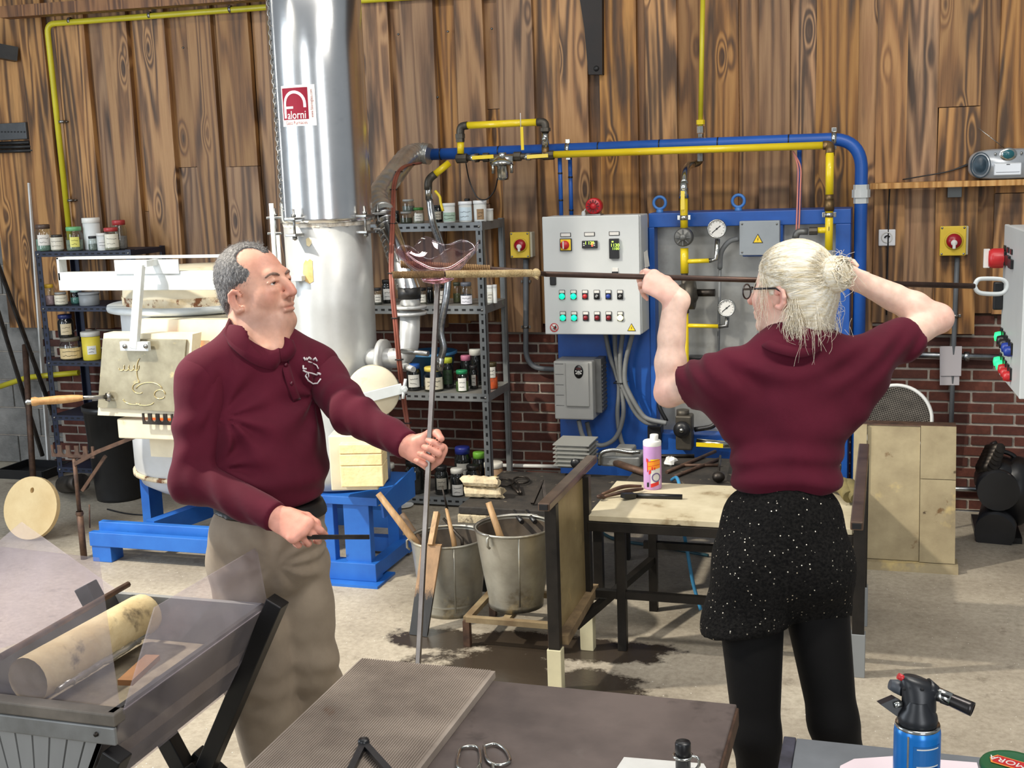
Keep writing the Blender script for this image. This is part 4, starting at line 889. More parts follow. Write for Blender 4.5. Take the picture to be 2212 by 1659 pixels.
def ubolt(p, r, axis, name, parent, mat=None):
    q = MB().lathe([(r*1.02, -0.012), (r*1.12, -0.012), (r*1.12, 0.012), (r*1.02, 0.012)], p, axis, 20); ax_ = Vector(axis).normalized(); s_ = Vector((0, -1, 0)).cross(ax_).normalized()
    for k_ in (-1, 1): q.obox(p+s_*(r*1.35*k_), ax_, s_, Vector((0, -1, 0)), 0.012, r*0.35, 0.006, 0.001)
    return q.build(name, mat or M_NICK, parent)
ubolt(onY(1802, 299, yb), rbp*1.06, (1, 0, 0), 'pipe_clamp', bh); ubolt(onY(1227, 323, yb), rbp*1.06, (1, 0, 0), 'pipe_clamp', bh)
# thin blue air hoses down to the cabinet
for px, lab in ((1211, 'thin blue upright tube left of the pair above the cabinet'), (1233, 'thin blue upright tube right of the pair above the cabinet')):
    yy = yb-0.05 if px == 1211 else yb+0.05
    a, b = onY(px-2, 335, yy), onY(px, 462, yy); b.x = a.x; b.z = cz1+0.001 if px == 1211 else 1.60
    t_ = thing('blue_support_tube', lab, 'tube', b, 'blue tubes above the cabinet'); MB().cyl(a, b, 4.6/ppm(a), seg=12).build('tube', M_BLUE, t_)
    for f_ in (0.3, 0.75): MB().lathe([(4.7/ppm(a), -0.004), (5.4/ppm(a), -0.004), (5.4/ppm(a), 0.004), (4.7/ppm(a), 0.004)], a.lerp(b, f_), (0, 0, 1), 12).build('strap', M_BLK, t_)
a, b = onY(1727, 322, yb-0.02), onY(1722, 456, yb-0.02); b.x = a.x; b.z = fzt+0.001
t_ = thing('blue_support_tube', 'thin blue upright tube with pink cables on top of the frame', 'tube', b, 'blue tubes above the frame'); MB().cyl(a, b, 5/ppm(a), seg=12).build('tube', M_BLUE, t_)
M_PINK = pm('pink_cable', C(206, 130, 116), None, 6, 0.5)
for dx in (-0.006, 0.007): MB().tube(spline([a+Vector((-0.03, -0.03, -0.01)), a+Vector((dx, -0.022, -0.09)), b+Vector((dx, -0.022, 0.1)), b+Vector((dx-0.004, -0.045, -0.12))], 6), 0.0045, 6).build('cable', M_PINK, t_)
# ---- yellow gas line
yy = yb-0.09
gl = thing('gas_manifold', 'bright yellow gas manifold with brass valves running below the blue pipe', 'gas pipe', onY(1480, 480, yy))
rg2 = 8.0/ppm(onY(1480, 325, yy))
def gtube(pts, r=1.0, name='yellow_pipe', mat=None, seg=14): return MB().tube([onY(*p) if len(p) == 3 else p for p in pts], rg2*r, seg).build(name, mat or M_YEL, gl)
def fit(px, py, Y, axis, l, r, name='fitting', mat=None, seg=8): p = onY(px, py, Y); a_ = Vector(axis).normalized(); return MB().lathe([(0, -l), (r*rg2, -l), (r*rg2, l), (0, l)], p, a_, seg, smooth=False).build(name, mat or M_FITT, gl)
gtube([(1193, 334, yy), (1780, 314, yy)])
# main run fittings to the left
gtube([(985, 342, yy), (1193, 336, yy)], 0.85, 'dark_run', M_FITT)
for (px, py, l_, r_) in ((998, 342, .03, 1.35), (1030, 341, .012, 1.25), (1050, 340, .016, 1.3), (1118, 338, .02, 1.3), (1180, 336, .018, 1.25), (1192, 335, .012, 1.3)): fit(px, py, yy, (1, 0, 0), l_, r_)
for (px, py) in ((1024, 341), (1142, 339)):      # lever valves
    q = MB(); p = onY(px, py, yy-0.02); q.lathe([(0, 0.03), (0.018, 0.03), (0.02, 0.0), (0.02, -0.02)], p, (0, -1, 0), 12); v_ = q.build('ball_valve', M_NICK, gl)
    e = onY(px+42, py-3, yy-0.05); MB().bar(p+Vector((0, -0.034, 0)), e, 0.020, 0.005, up=(0, -1, 0), bev=0.001).build('valve_lever', M_YEL, v_)
# by-pass loop above
gtube([(995, 332, yy), (995, 306, yy)]); gtube([(1008, 271, yy), (1162, 264, yy)])
for pts_ in ([(995, 306), (994, 273), (1010, 271)], [(1160, 264), (1178, 263), (1178, 285)]): MB().tube(bend([onY(x, y, yy) for x, y in pts_], 0.03, 5), rg2*1.15, 12).build('elbow', M_FITT, gl)
fit(994, 294, yy, (0, 0, 1), .012, 1.45); fit(994, 303, yy, (0, 0, 1), .010, 1.3); fit(1178, 280, yy, (0, 0, 1), .009, 1.5)
q = MB().tube([onY(1178, 284, yy), onY(1178, 320, yy)], rg2*1.05, 10); q.lathe([(0, .012), (.012, .012), (.014, 0)], onY(1176, 300, yy-0.02), (0, -1, 0), 8); q.build('sight_valve', M_NICK, gl); gtube([(1178, 318, yy), (1178, 336, yy)], 1.05, 'brass_nipple', M_BRASS)
p = onY(1127, 274, yy-0.022); MB().bar(p, onY(1129, 324, yy-0.03), 0.016, 0.004, up=(0, -1, 0)).build('hanging_lever', M_YEL, gl); MB().tube([onY(1124, 244, yy-0.02), onY(1125, 276, yy-0.02)], 0.0022, 5).build('white_tie', M_PAPER, gl)
# gas pressure regulator
rgp = onY(1086, 352, yy-0.02); q = MB(); s_ = 1/ppm(rgp)
q.lathe([(0, 14*s_), (12*s_, 13*s_), (20*s_, 6*s_), (26*s_, 2*s_), (26*s_, -3*s_), (18*s_, -5*s_), (13*s_, -8*s_), (13*s_, -30*s_), (11*s_, -36*s_), (0, -37*s_)], rgp, (0, 0, 1), 28)
q.cyl(rgp+Vector((-26*s_, 0, 6*s_)), rgp+Vector((26*s_, 0, 6*s_)), 12*s_, seg=16); q.cyl(rgp+Z3*10*s_, rgp+Z3*22*s_, 9*s_, seg=12)
for a_ in (-21, 21): q.cyl(rgp+Vector((a_*s_, -4*s_, 2*s_)), rgp+Vector((a_*s_, -4*s_, -22*s_)), 3.5*s_, seg=8)
q.build('pressure_regulator', M_NICK, gl)
MB().tube(spline([onY(1006, 350, yy), onY(1014, 390, yy+0.06), onY(1030, 425, yy+0.06), onY(1050, 431, yy+0.06), onY(1068, 412, yy+0.05), onY(1075, 385, yy)], 8), 0.004, 6).build('impulse_tube', M_BLK, gl)
# branch left with flexible hose down behind the bowl
q = gtube([(938, 378, yy-0.05), (970, 352, yy)])
q = MB(); q.tube(bend([onY(940, 376, yy-0.05), onY(925, 388, yy-0.06), onY(925, 410, yy-0.06)], 0.035, 6), rg2*1.15, 12); q.build('elbow', M_FITT, gl)
q = MB().tube([onY(925, 400, yy-0.06), onY(927, 432, yy-0.06)], rg2*1.1, 8); q.build('hose_union', M_NICK, gl); MB().tube(spline([onY(940, 412, yy-0.1), onY(950, 425, yy-0.1), onY(952, 438, yy-0.1), onY(957, 456, yy-0.1)], 4), 0.008, 6).build('valve_lever', M_YEL, gl)
M_BRAID = pm('braided_hose', C(196, 198, 200), C(150, 154, 158), 60, 0.3, 1.0)
MB().tube(spline([onY(928, 432, yy-0.06), onY(935, 480, yy-0.08), onY(952, 530, yy-0.2), onY(966, 590, yy-0.35), onY(964, 640, yy-0.4), onY(952, 710, yy-0.4), onY(958, 750, yy-0.4), onY(952, 775, yy-0.4)], 8), 0.020, 10).build('flexible_hose', M_BRAID, gl)
MB().tube([onY(952, 772, yy-0.4), onY(948, 800, yy-0.4)], 0.022, 10).build('hose_end', M_NICK, gl)
# yellow riser from the ceiling and its flexible drop
yz = yb+0.12
gtube([(1519, -40, yz), (1513, 272, yz)], 0.66, 'riser', M_YELOLD); fit(1513, 264, yz, (0, 0, 1), .012, 1.2, 'fitting', M_YEL); fit(1513, 280, yz, (0, 0, 1), .018, 1.15, 'fitting', M_NICK); fit(1513, 293, yz, (0, 0, 1), .01, .8, 'nipple', M_STEEL)
fit(1513, 340, yz-0.05, (0, 0, 1), .02, 1.0, 'nipple', M_STEEL)
MB().tube(bend([onY(1513, 300, yz), onY(1513, 352, yz-0.02), onY(1492, 356, yz-0.05)], 0.03, 6), rg2*0.9, 12).build('brass_elbow', M_BRASS, gl)
yv = YF-0.07
MB().tube(spline([onY(1496, 355, yz-0.05), onY(1487, 358, yz-0.1), onY(1480, 374, yv+0.05), onY(1478, 396, yv)], 6), rg2*1.05, 12).build('steel_elbow', M_NICK, gl)
# dropping line with solenoid, pressure gauges, governor
vx = onY(1478, 500, yv).x
def vp_(py, Y=yv): return Vector((vx, Y, onY(1478, py, Y).z))
def vtube(y0, y1, r, name, mat): return MB().tube([vp_(y0), vp_(y1)], rg2*r, 14).build(name, mat, gl)
vtube(396, 415, 1.2, 'union', M_NICK); vtube(410, 428, 1.3, 'ball_valve', M_NICK); MB().bar(vp_(412)+Vector((0, -0.035, 0)), vp_(452)+Vector((0, -0.04, 0)), 0.02, 0.005, up=(0, -1, 0)).build('valve_lever', M_YEL, gl)
vtube(425, 492, 1.05, 'yellow_pipe', M_YEL); ubolt(vp_(470), rg2*1.05, (0, 0, 1), 'pipe_clamp', gl)
p = vp_(512)+Vector((0, -0.02, 0)); r_ = 20/ppm(p); q = MB().lathe([(0, 0.03), (r_*0.35, 0.03), (r_*0.4, 0.022), (r_*0.85, 0.026), (r_, 0.018), (r_, -0.03), (0, -0.03)], p, (0, -1, 0), 28)
for i in range(8): t = 2*math.pi*i/8; q.bar(p+Vector((math.cos(t)*r_*0.38, -0.027, math.sin(t)*r_*0.38)), p+Vector((math.cos(t)*r_*0.85, -0.027, math.sin(t)*r_*0.85)), 0.006, 0.006, up=(0, -1, 0))
q.build('solenoid_valve', M_IRON, gl)
vtube(536, 590, 1.12, 'yellow_pipe', M_YEL); vtube(588, 672, 0.95, 'dark_nipple', M_FITT)
p = vp_(636); q = MB(); s_ = 1/ppm(p)
q.ball(p+Vector((0.01, -0.01, 0)), 27*s_, (1, 1, 0.95)); q.lathe([(0, -18*s_), (28*s_, -18*s_), (32*s_, -10*s_), (32*s_, 2*s_), (0, 2*s_)], p+Vector((20*s_, -0.01, 0)), (1, 0, 0), 24)
q.build('gas_governor', M_FITT, gl); MB().cyl(p+Vector((28*s_, -0.012, 4*s_)), p+Vector((66*s_, -0.012, 4*s_)), 8*s_, seg=16).build('governor_stem', M_DSTEEL, gl)
vtube(676, 870, 1.0, 'yellow_pipe', M_YEL); fit(1478, 668, yv, (0, 0, 1), .02, 1.35)
def gauge(px, py, r, lab):
    p = onY(px, py, yv-0.03); rr_ = r/ppm(p); g = thing('pressure_gauge', lab, 'gauge', p, 'pressure gauges on the grey panel')
    MB().lathe([(rr_*0.86, 0.014), (rr_*0.92, 0.018), (rr_, 0.014), (rr_, -0.02), (0, -0.022)], p, (0, -1, 0), 32).build('bezel', M_NICK, g)
    MB().lathe([(0, 0.010), (rr_*0.87, 0.010)], p, (0, -1, 0), 28).build('dial', M_PAPER, g)
    q = MB(); q.bar(p+Vector((-rr_*0.5, -0.0115, -rr_*0.42)), p+Vector((rr_*0.38, -0.0115, rr_*0.32)), rr_*0.08, 0.001, up=(0, -1, 0)); q.lathe([(0, 0.0016), (rr_*0.10, 0.0016)], p+Vector((0, -0.011, 0)), (0, -1, 0), 10); q.build('pointer', M_INK, g)
    q = MB()
    for i in range(11): t = math.radians(-135+27*i+90); d_ = Vector((math.cos(math.pi-t+math.pi/2) if 0 else math.sin(math.radians(-135+27*i)), 0, math.cos(math.radians(-135+27*i)))); q.bar(p+d_*rr_*0.66+Y3*(-0.0108), p+d_*rr_*0.78+Y3*(-0.0108), rr_*0.04, 0.0006, up=(0, -1, 0))
    q.build('scale_marks', M_INK, g)
    return g
gauge(1549, 494, 20.5, 'pressure gauge on the grey panel, upper of the two gauges'); gauge(1570, 665, 19, 'pressure gauge on the grey panel beside the woman, lower of the two gauges')
def gt2(pts, r, name, mat): return MB().tube([onY(x, y, yv) for x, y in pts], r, 10).build(name, mat, gl)
gt2([(1478, 565), (1532, 563)], 0.012, 'yellow_branch', M_YEL); gt2([(1532, 563), (1548, 560), (1550, 516)], 0.013, 'gauge_fitting', M_NICK); gt2([(1478, 703), (1552, 705)], 0.011, 'yellow_branch', M_YEL); gt2([(1552, 705), (1570, 704), (1571, 685)], 0.012, 'gauge_fitting', M_STEEL)
MB().tube([onY(1556, 555, yv+0.06), onY(1551, 775, yv+0.06)], 0.008, 8).build('conduit', M_COND, gl); MB().tube(spline([onY(1594, 516, yv+0.05), onY(1575, 522, yv+0.03), onY(1558, 545, yv+0.03), onY(1555, 580, yv+0.06)], 6), 0.013, 8).build('conduit', M_COND, gl)
# boxes low on the panel
bxp = thing('socket_box', 'small black box on the grey panel left of the maroon sleeve', 'junction box', onY(1500, 800, YF)); a, b = onY(1484, 770, YF+0.03), onY(1516, 804, YF+0.03); MB().box((a.x, YF+0.03, b.z), (b.x, YF+0.10, a.z), 0.006).build('box', M_BLK, bxp); MB().lathe([(0, .008), (.01, .006), (.011, 0)], onY(1500, 782, YF+0.03), (0, -1, 0), 12).build('knob', M_NICK, bxp)
a, b = onY(1530, 771, YF+0.03), onY(1560, 790, YF+0.03); q = MB().box((a.x, YF+0.03, b.z), (b.x, YF+0.10, a.z), 0.006); q.cyl(onY(1516, 781, YF+0.06), onY(1532, 781, YF+0.06), 0.01, seg=8); q = q.build('junction_box', M_BLK); tag(q, 'black junction box right of the small socket box on the panel', 'junction box')
mv = thing('motor_valve', 'dark motor valve with round black handwheel low on the grey panel', 'valve', onY(1475, 950, YF))
p = onY(1473, 928, YF-0.125); MB().lathe([(0, .02), (.012, .022), (.045, .012), (.045, -.012), (0, -.02)], p, (0, -1, 0), 24).build('handwheel', M_BLK, mv); MB().lathe([(0, .008), (.012, .006), (.013, 0)], p+Vector((0, -.02, 0)), (0, -1, 0), 12).build('hub', M_NICK, mv)
q = MB(); a, b = onY(1465, 890, YF), onY(1500, 965, YF); q.box((a.x, YF-0.10, b.z), (b.x, YF-0.003, a.z), 0.01); q.cyl(onY(1475, 885, YF-0.05), onY(1475, 900, YF-0.05), 0.035, seg=16); q.build('body', M_FITT, mv)
q = MB(); a, b = onY(1398, 920, YF-0.04), onY(1428, 960, YF-0.04); q.box((a.x, YF-0.04, b.z), (b.x, YF+0.05, a.z), 0.006); q = q.build('plug_box', M_BLK); tag(q, 'black plug box behind the pink bottle', 'junction box')
yp_ = thing('lower_gas_valve', 'yellow lever gas valve low at the frame left of the shirt', 'valve', onY(1530, 960, YF-0.05))
q = MB().tube([onY(1505, 956, YF-0.06), onY(1580, 962, YF-0.06)], 0.022, 10).build('valve_pipe', M_NICK, yp_); MB().bar(onY(1504, 960, YF-0.10), onY(1562, 963, YF-0.10), 0.022, 0.006, up=(0, -1, 0)).build('valve_lever', M_YEL, yp_)
MB().tube(spline([onY(1440, 910, YF-0.05), onY(1425, 880, YF-0.05), onY(1427, 860, YF-0.03)], 6), 0.012, 8).build('black_hose', M_BLK, mv); MB().tube(spline([onY(1500, 928, YF-0.05), onY(1540, 920, YF-0.05), onY(1555, 895, YF-0.03)], 6), 0.014, 8).build('black_hose', M_BLK, mv)
# grey terminal box with warning sign, right yellow drop
gb = thing('terminal_box', 'grey terminal box with yellow warning triangle above the blonde head', 'junction box', onY(1640, 550, YF))
a, b = onY(1597, 478, YF-0.05), onY(1684, 551, YF-0.05); MB().box((a.x, YF-0.05, b.z), (b.x, YF+0.07, a.z), 0.004).build('lid', pm('box_grey', C(150, 156, 160), C(140, 146, 150), 5, 0.45), gb)
MB().box((a.x+0.01, YF+0.005, b.z-0.01), (b.x+0.012, YF+0.10, a.z+0.01), 0.004).build('back_plate', M_BLUE, gb)
warn(onY(1637, 515, YF-0.051), 20/ppm(a), gb)
for (px, py) in ((1603, 484), (1678, 484), (1603, 545), (1678, 545)): MB().lathe([(0, .002), (.005, .002), (.005, 0)], onY(px, py, YF-0.05), (0, -1, 0), 8).build('screw', M_STEEL, gb)
yg = YF-0.09
wx = onY(1792, 400, yg).x
def wp(py): return Vector((wx, yg, onY(1792, py, yg).z))
q = MB(); q.tube(bend([onY(1778, 314, yy), Vector((wx, yy, onY(1795, 313, yy).z)), wp(335)], 0.03, 5), rg2*1.2, 12); q.build('brass_elbow', M_BRASS, gl)
for (y0, y1, r_, nm, mt) in ((330, 420, 1.08, 'yellow_pipe', M_YEL), (420, 436, 1.15, 'brass_nipple', M_BRASS), (432, 456, 1.3, 'brass_union', M_BRASS), (454, 540, 1.05, 'yellow_pipe', M_YEL)): MB().tube([wp(y0), wp(y1)], rg2*r_, 12).build(nm, mt, gl)
ubolt(wp(464), rg2*1.05, (0, 0, 1), 'pipe_clamp', gl)
MB().tube([wp(497), wp(497)+Vector((-0.055, 0, 0))], rg2*0.8, 12).build('yellow_tee', M_YEL, gl); fit(1757, 499, yg, (1, 0, 0), .02, 1.05); MB().tube(bend([onY(1745, 500, yg), onY(1722, 500, yg), onY(1718, 515, yg)], 0.04, 6), rg2*0.9, 12).build('steel_elbow', M_IRON, gl)
text('1', 'tag_number', wp(494)+Vector((0, -rg2*1.1, 0)), X3, Z3, 0.03, M_INK, gl)

# ---- right part of the wall: shelf, radio, socket, isolators, second cabinet
ysf = W-0.08
s0, s1 = onY(1880, 395, ysf-0.16), onY(2330, 384, ysf-0.16)
shf = thing('wall_shelf', 'pine wall shelf board carrying the silver radio', 'shelf', ((s0.x+s1.x)/2, ysf-0.08, s0.z-0.03))
MB().box((s0.x, ysf-0.16, s0.z-0.034), (s1.x, ysf, s0.z-0.004), 0.002).build('board', M_SHELFWOOD, shf, (s0.x, ysf, s0.z))
a = onY(2062, 413, ysf-0.03); MB().box((a.x-0.035, ysf-0.05, s0.z-0.09), (a.x+0.035, ysf, s0.z-0.034), 0.002).build('shelf_bracket', pm('zinc_bracket', C(108, 112, 112), None, 4, 0.5, 0.5), shf)
def radio():
    z0 = s0.z-0.003; c = onY(2177, 352, ysf-0.15); t = thing('portable_radio', 'silver portable radio cassette player on the pine wall shelf', 'radio', (c.x, ysf-0.09, z0))
    w_, h_ = 79/ppm(c), 69/ppm(c); n = 40
    def shape(sx, sz, y, xc=0.0): return [Vector((c.x+xc+math.copysign(abs(math.cos(a))**0.55, math.cos(a))*sx, y, z0+h_/2+math.copysign(abs(math.sin(a))**0.62, math.sin(a))*sz*(0.92 if math.sin(a) < 0 else 1))) for a in np.linspace(0, 2*math.pi, n, endpoint=False)]
    q = MB(); rings = [shape(w_*0.92, h_*0.44, ysf-0.16), shape(w_*0.99, h_*0.49, ysf-0.13), shape(w_, h_/2, ysf-0.09), shape(w_*0.9, h_*0.46, ysf-0.01)]
    q.add([v for r in rings for v in r], [(i*n+k_, i*n+(k_+1) % n, (i+1)*n+(k_+1) % n, (i+1)*n+k_) for i in range(3) for k_ in range(n)] + [tuple(range(n)), tuple(range(3*n, 4*n))], True)
    dz = z0 - min(v[2] for v in q.v); q.v = [(v[0], v[1], v[2]+dz) for v in q.v]
    body = q.build('body', pm('silver_plastic', C(186, 190, 194), C(170, 174, 178), 5, 0.3, 0.4), t)
    for s_ in (-1, 1):
        cc = Vector((c.x+s_*w_*0.70, ysf-0.158, z0+h_*0.47)); q = MB().lathe([(0, 0.012), (0.5, 0.010), (0.9, 0.0), (1.0, 0.010), (1.02, -0.01)], (0, 0, 0), (0, -1, 0), 28); q.v = [(cc.x+v[0]*w_*0.26, cc.y+v[1], cc.z+v[2]*h_*0.40) for v in q.v]
        q.build('speaker', pm('blue_black_grille', C(36, 60, 74), C(24, 42, 54), 40, 0.35), t)
    cc = Vector((c.x, ysf-0.162, z0+h_*0.78)); q = MB().lathe([(0, 0.006), (0.8, 0.005), (1, 0)], (0, 0, 0), (0, -1, 0), 24); q.v = [(cc.x+v[0]*w_*0.22, cc.y+v[1], cc.z+v[2]*h_*0.20) for v in q.v]; dsp = q.build('display_surround', M_NICK, t)
    q = MB().lathe([(0, 0.003), (0.95, 0.002), (1, 0)], (0, 0, 0), (0, -1, 0), 20); q.v = [(cc.x+v[0]*w_*0.15, cc.y-0.006+v[1], cc.z+v[2]*h_*0.14) for v in q.v]; q.build('display', pm('teal_screen', C(40, 96, 104), None, 4, 0.2), dsp)
    for s_ in (-1, 1): MB().lathe([(0, .01), (.006, .009), (.007, 0)], Vector((c.x+s_*w_*0.33, ysf-0.162, z0+h_*0.80)), (0, -1, 0), 12).build('knob', M_NICK, t)
    q = MB(); q.box((c.x-w_*0.36, ysf-0.168, z0+h_*0.12), (c.x+w_*0.36, ysf-0.15, z0+h_*0.52), 0.006); q.build('cassette_door', pm('silver_door', C(196, 198, 200), None, 5, 0.3, 0.3), t)
    q = MB(); q.box((c.x-w_*0.30, ysf-0.1685, z0+h_*0.22), (c.x+w_*0.30, ysf-0.1675, z0+h_*0.235)); q.box((c.x-w_*0.04, ysf-0.1685, z0+h_*0.45), (c.x+w_*0.05, ysf-0.1675, z0+h_*0.48)); q.build('door_slot', M_BLK, t)
    MB().tube([Vector((c.x-w_*0.05, ysf-0.03, z0+h_*0.98)), onY(2113, 276, ysf-0.03)], [0.0028, 0.0016], 6).build('aerial', M_NICK, t)
    for dy in (0, 0.01): MB().tube(spline([onY(2100, 350+dy*300, ysf-0.02), onY(2050, 370, ysf-0.02), onY(1990, 381, ysf-0.02), onY(1950, 388, ysf-0.01)], 6), 0.0035, 6).build('power_cable', M_BLK, t)
radio()
sk = thing('wall_socket', 'white square wall socket on the boards right of the blue pipe', 'socket', onY(1916, 514, W-0.07))
a, b = onY(1898, 496, W-0.085), onY(1934, 531, W-0.085); MB().box((a.x, W-0.085, b.z), (b.x, W-0.062, a.z), 0.005).build('plate', pm('white_plastic', C(228, 228, 230), None, 4, 0.35), sk)
p = onY(1916, 513, W-0.086); MB().lathe([(0.024, 0.0), (0.0245, 0.003), (0.03, 0.003), (0.03, 0.0)], p, (0, -1, 0), 24).build('socket_ring', M_PAPER, sk); MB().tube(spline([p+Vector((-0.012, -0.004, 0.0)), p+Vector((0.0, -0.012, 0.01)), p+Vector((0.014, -0.006, 0.004))], 5), 0.004, 6).build('plug_lead', M_BLK, sk)
pl_ = MB().tube(spline([onY(1922, 405, ysf-0.02), onY(1920, 450, W-0.075), onY(1918, 540, W-0.09), onY(1916, 600, W-0.08), onY(1915, 680, W-0.08)], 5), 0.004, 6).build('power_lead', M_BLK); tag(pl_, 'thin black power lead hanging past the white socket', 'cable')
def isolator(px0, py0, px1, py1, lab):
    a, b = onY(px0, py0, W-0.15), onY(px1, py1, W-0.15); t = thing('isolator_switch', lab, 'switch', ((a.x+b.x)/2, W-0.1, b.z), 'yellow isolator switches')
    MB().box((a.x+0.002, W-0.13, b.z+0.002), (b.x+0.012, W-0.062, a.z-0.002), 0.004).build('back_box', pm('pale_box', C(196, 192, 172), None, 5, 0.5), t)
    MB().box((a.x, W-0.15, b.z), (b.x, W-0.128, a.z), 0.004).build('cover', pm('isolator_yellow', C(228, 196, 60), C(216, 184, 50), 6, 0.45, spots=[(C(150, 130, 50), 12, 0.7, 0.75)]), t)
    c = (a+b)/2; r_ = (b.x-a.x)*0.30; c.y = W-0.15; c.x += (b.x-a.x)*0.04
    MB().lathe([(r_*1.22, 0.0), (r_*1.22, 0.004), (r_*1.05, 0.006), (r_*1.0, 0.006)], c, (0, -1, 0), 28).build('ring', pm('ring_yellow', C(206, 176, 50), None, 4, 0.45), t)
    kn_ = MB().lathe([(0, 0.026), (r_*0.9, 0.024), (r_*0.98, 0.012), (r_, 0)], c, (0, -1, 0), 28).build('rotary_knob', pm('knob_crimson', C(156, 16, 34), None, 5, 0.3), t)
    q = MB(); q.lathe([(0, 0.012), (r_*0.40, 0.011), (r_*0.42, 0)], c+Vector((0, -0.024, -r_*0.22)), (0, -1, 0), 16); q.box((c.x-r_*0.2, c.y-0.036, c.z-r_*1.02), (c.x+r_*0.2, c.y-0.024, c.z-r_*0.25), 0.003); q.build('pointer', M_PAPER, kn_)
    w_ = (b.x-a.x)*0.42; h_ = (a.z-b.z)*0.44; m_ = (a+b)/2
    for sx_ in (-1, 1):
        for sz_ in (-1, 1): MB().lathe([(0, .003), (.005, .003), (.006, 0)], (m_.x+sx_*w_, W-0.15, m_.z+sz_*h_), (0, -1, 0), 8).build('screw', M_STEEL, t)
    return t
isolator(1101, 502, 1144, 557, 'yellow isolator switch with red knob left of the grey cabinet')
isolator(2031, 489, 2086, 552, 'yellow isolator switch with red knob beside the white socket on the right')
def conduit_run(pts, lab, r=0.014, clips=()):
    t = thing('wall_conduit', lab, 'conduit', onY(*pts[-1]), 'grey conduits below the isolators'); MB().tube(bend([onY(*p) for p in pts], 0.12, 8), r, 12).build('tube', pm('conduit_grey', C(104, 108, 112), C(90, 94, 98), 6, 0.5), t)
    for (px, py, Y) in clips:
        p = onY(px, py, Y); q = MB().box((p.x-0.03, Y-0.004, p.z-0.008), (p.x+0.03, Y+0.03, p.z+0.008), 0.002); q.lathe([(r, -.008), (r+.006, -.008), (r+.006, .008), (r, .008)], p, (0, 0, 1), 12); q.build('clip', M_STEEL, t)
    return t
conduit_run([(1136, 560, W-0.10), (1136, 795, W-0.06), (1240, 800, W-0.1)], 'grey conduit bending from the left isolator to the drive box', 0.016, ((1136, 608, W-0.08), (1136, 706, W-0.07)))
conduit_run([(2068, 556, W-0.10), (2062, 690, W-0.09), (2052, 1000, W-0.05)], 'straight grey conduit below the right isolator', 0.013, ((2063, 682, W-0.09),))
# steel pipe and folded papers hanging on it
hp = MB().tube([onY(1900, 764, W-0.06), onY(2180, 772, W-0.06)], 0.016, 12); p = onY(2088, 770, W-0.06); hp.lathe([(0.016, -0.014), (0.026, -0.014), (0.026, 0.014), (0.016, 0.014)], p, (1, 0, 0), 10)
tag(hp.build('steel_water_pipe', M_GALV), 'horizontal steel pipe on the brick wall behind the hanging papers', 'pipe')
fpr = thing('hanging_papers', 'grey folded papers hung over the pipe right of the woman', 'paper', onY(2053, 830, W-0.09))
for i, (x0, y0, x1, y1) in enumerate(((2030, 749, 2074, 832), (2032, 748, 2078, 812))):
    yy_ = W-0.085-0.008*i; a, b, c, d = onY(x0, y0, yy_), onY(x1, y0, yy_), onY(x1-2, y1, yy_), onY(x0, y1, yy_); MB().prism([a, b, c, d], (0, 0.003, 0)).build('sheet', pm('grey_paper', C(186, 180, 182), None, 5, 0.8), fpr)
for (y0, y1, lab) in ((1055, 1058, 'lower white pipe near the floor behind the leaning kiln lid, upper'), (1105, 1108, 'white pipe at floor level right of the leaning kiln lid, lower')):
    tag(MB().tube([onY(2040, y0, W-0.05), onY(2130, y1, W-0.05)], 0.014, 10).build('floor_pipe', M_GALV), lab, 'pipe', 'pipes at the skirting')
tag(MB().tube([onY(1060, 1005, W-0.03), onY(1230, 1008, W-0.03)], 0.012, 10).build('skirting_pipe', M_WHITE), 'white pipe along the brick wall under the grey shelf', 'pipe')
# second control cabinet, seen end-on at the right edge
x0 = onY(2160, 600, 5.2).x
rc = thing('right_control_cabinet', 'light grey control cabinet at the right edge seen from its side', 'control cabinet', (x0+0.2, 5.4, 1.0))
f0, f1 = onY(2160, 760, 5.55), onY(2205, 760, 5.0)
ndir = (f1-f0); ndir.z = 0; wln = ndir.length; ndir.normalize(); nn_ = Vector((ndir.y, -ndir.x, 0))
if nn_.x > 0 and nn_.y > 0: nn_ = -nn_
zt_, zb_ = onY(2162, 486, 5.55).z, onY(2150, 808, 5.55).z
nn_ = Vector((ndir.y, -ndir.x, 0)); nn_ = nn_ if nn_.dot(CAMO-f0) > 0 else -nn_
M_ = Matrix(((ndir.x, nn_.x, 0, f0.x), (ndir.y, nn_.y, 0, f0.y), (0, 0, 1, 0), (0, 0, 0, 1)))
MB().box((0, -0.25, zb_), (wln, -0.02, zt_), 0.006, M_).build('body', M_CAB, rc); dr2 = MB().box((0, -0.018, zb_-0.003), (wln, 0.0, zt_+0.003), 0.004, M_).build('door', M_CAB, rc)
MB().box((wln+0.004, -0.25, zb_), (wln+0.03, 0.004, zt_), 0.004, M_).build('side_frame', M_CAB, rc)
def rbx(u0, u1, py0, py1, d, name, mat, par, bev=0.002):
    """box on the right cabinet's door between pixel rows"""
    ym = f0.lerp(f1, (u0+u1)/2/wln).y; px_ = 2160+45*(u0+u1)/2/wln
    za, zb2 = onY(px_, py1, ym).z, onY(px_, py0, ym).z
    return MB().box((u0, 0.0, za), (u1, d, zb2), bev, M_).build(name, mat, par)
for i in range(3): rbx(0.03+i*0.09, 0.075+i*0.09, 530+i*4, 542+i*4, 0.006, 'label_plate', M_BLK, dr2)
rbx(0.02, 0.10, 542, 572, 0.012, 'switch_base', M_BLK, dr2); 
zc_ = onY(2165, 556, 5.53).z; p = f0+ndir*0.06; p.z = zc_
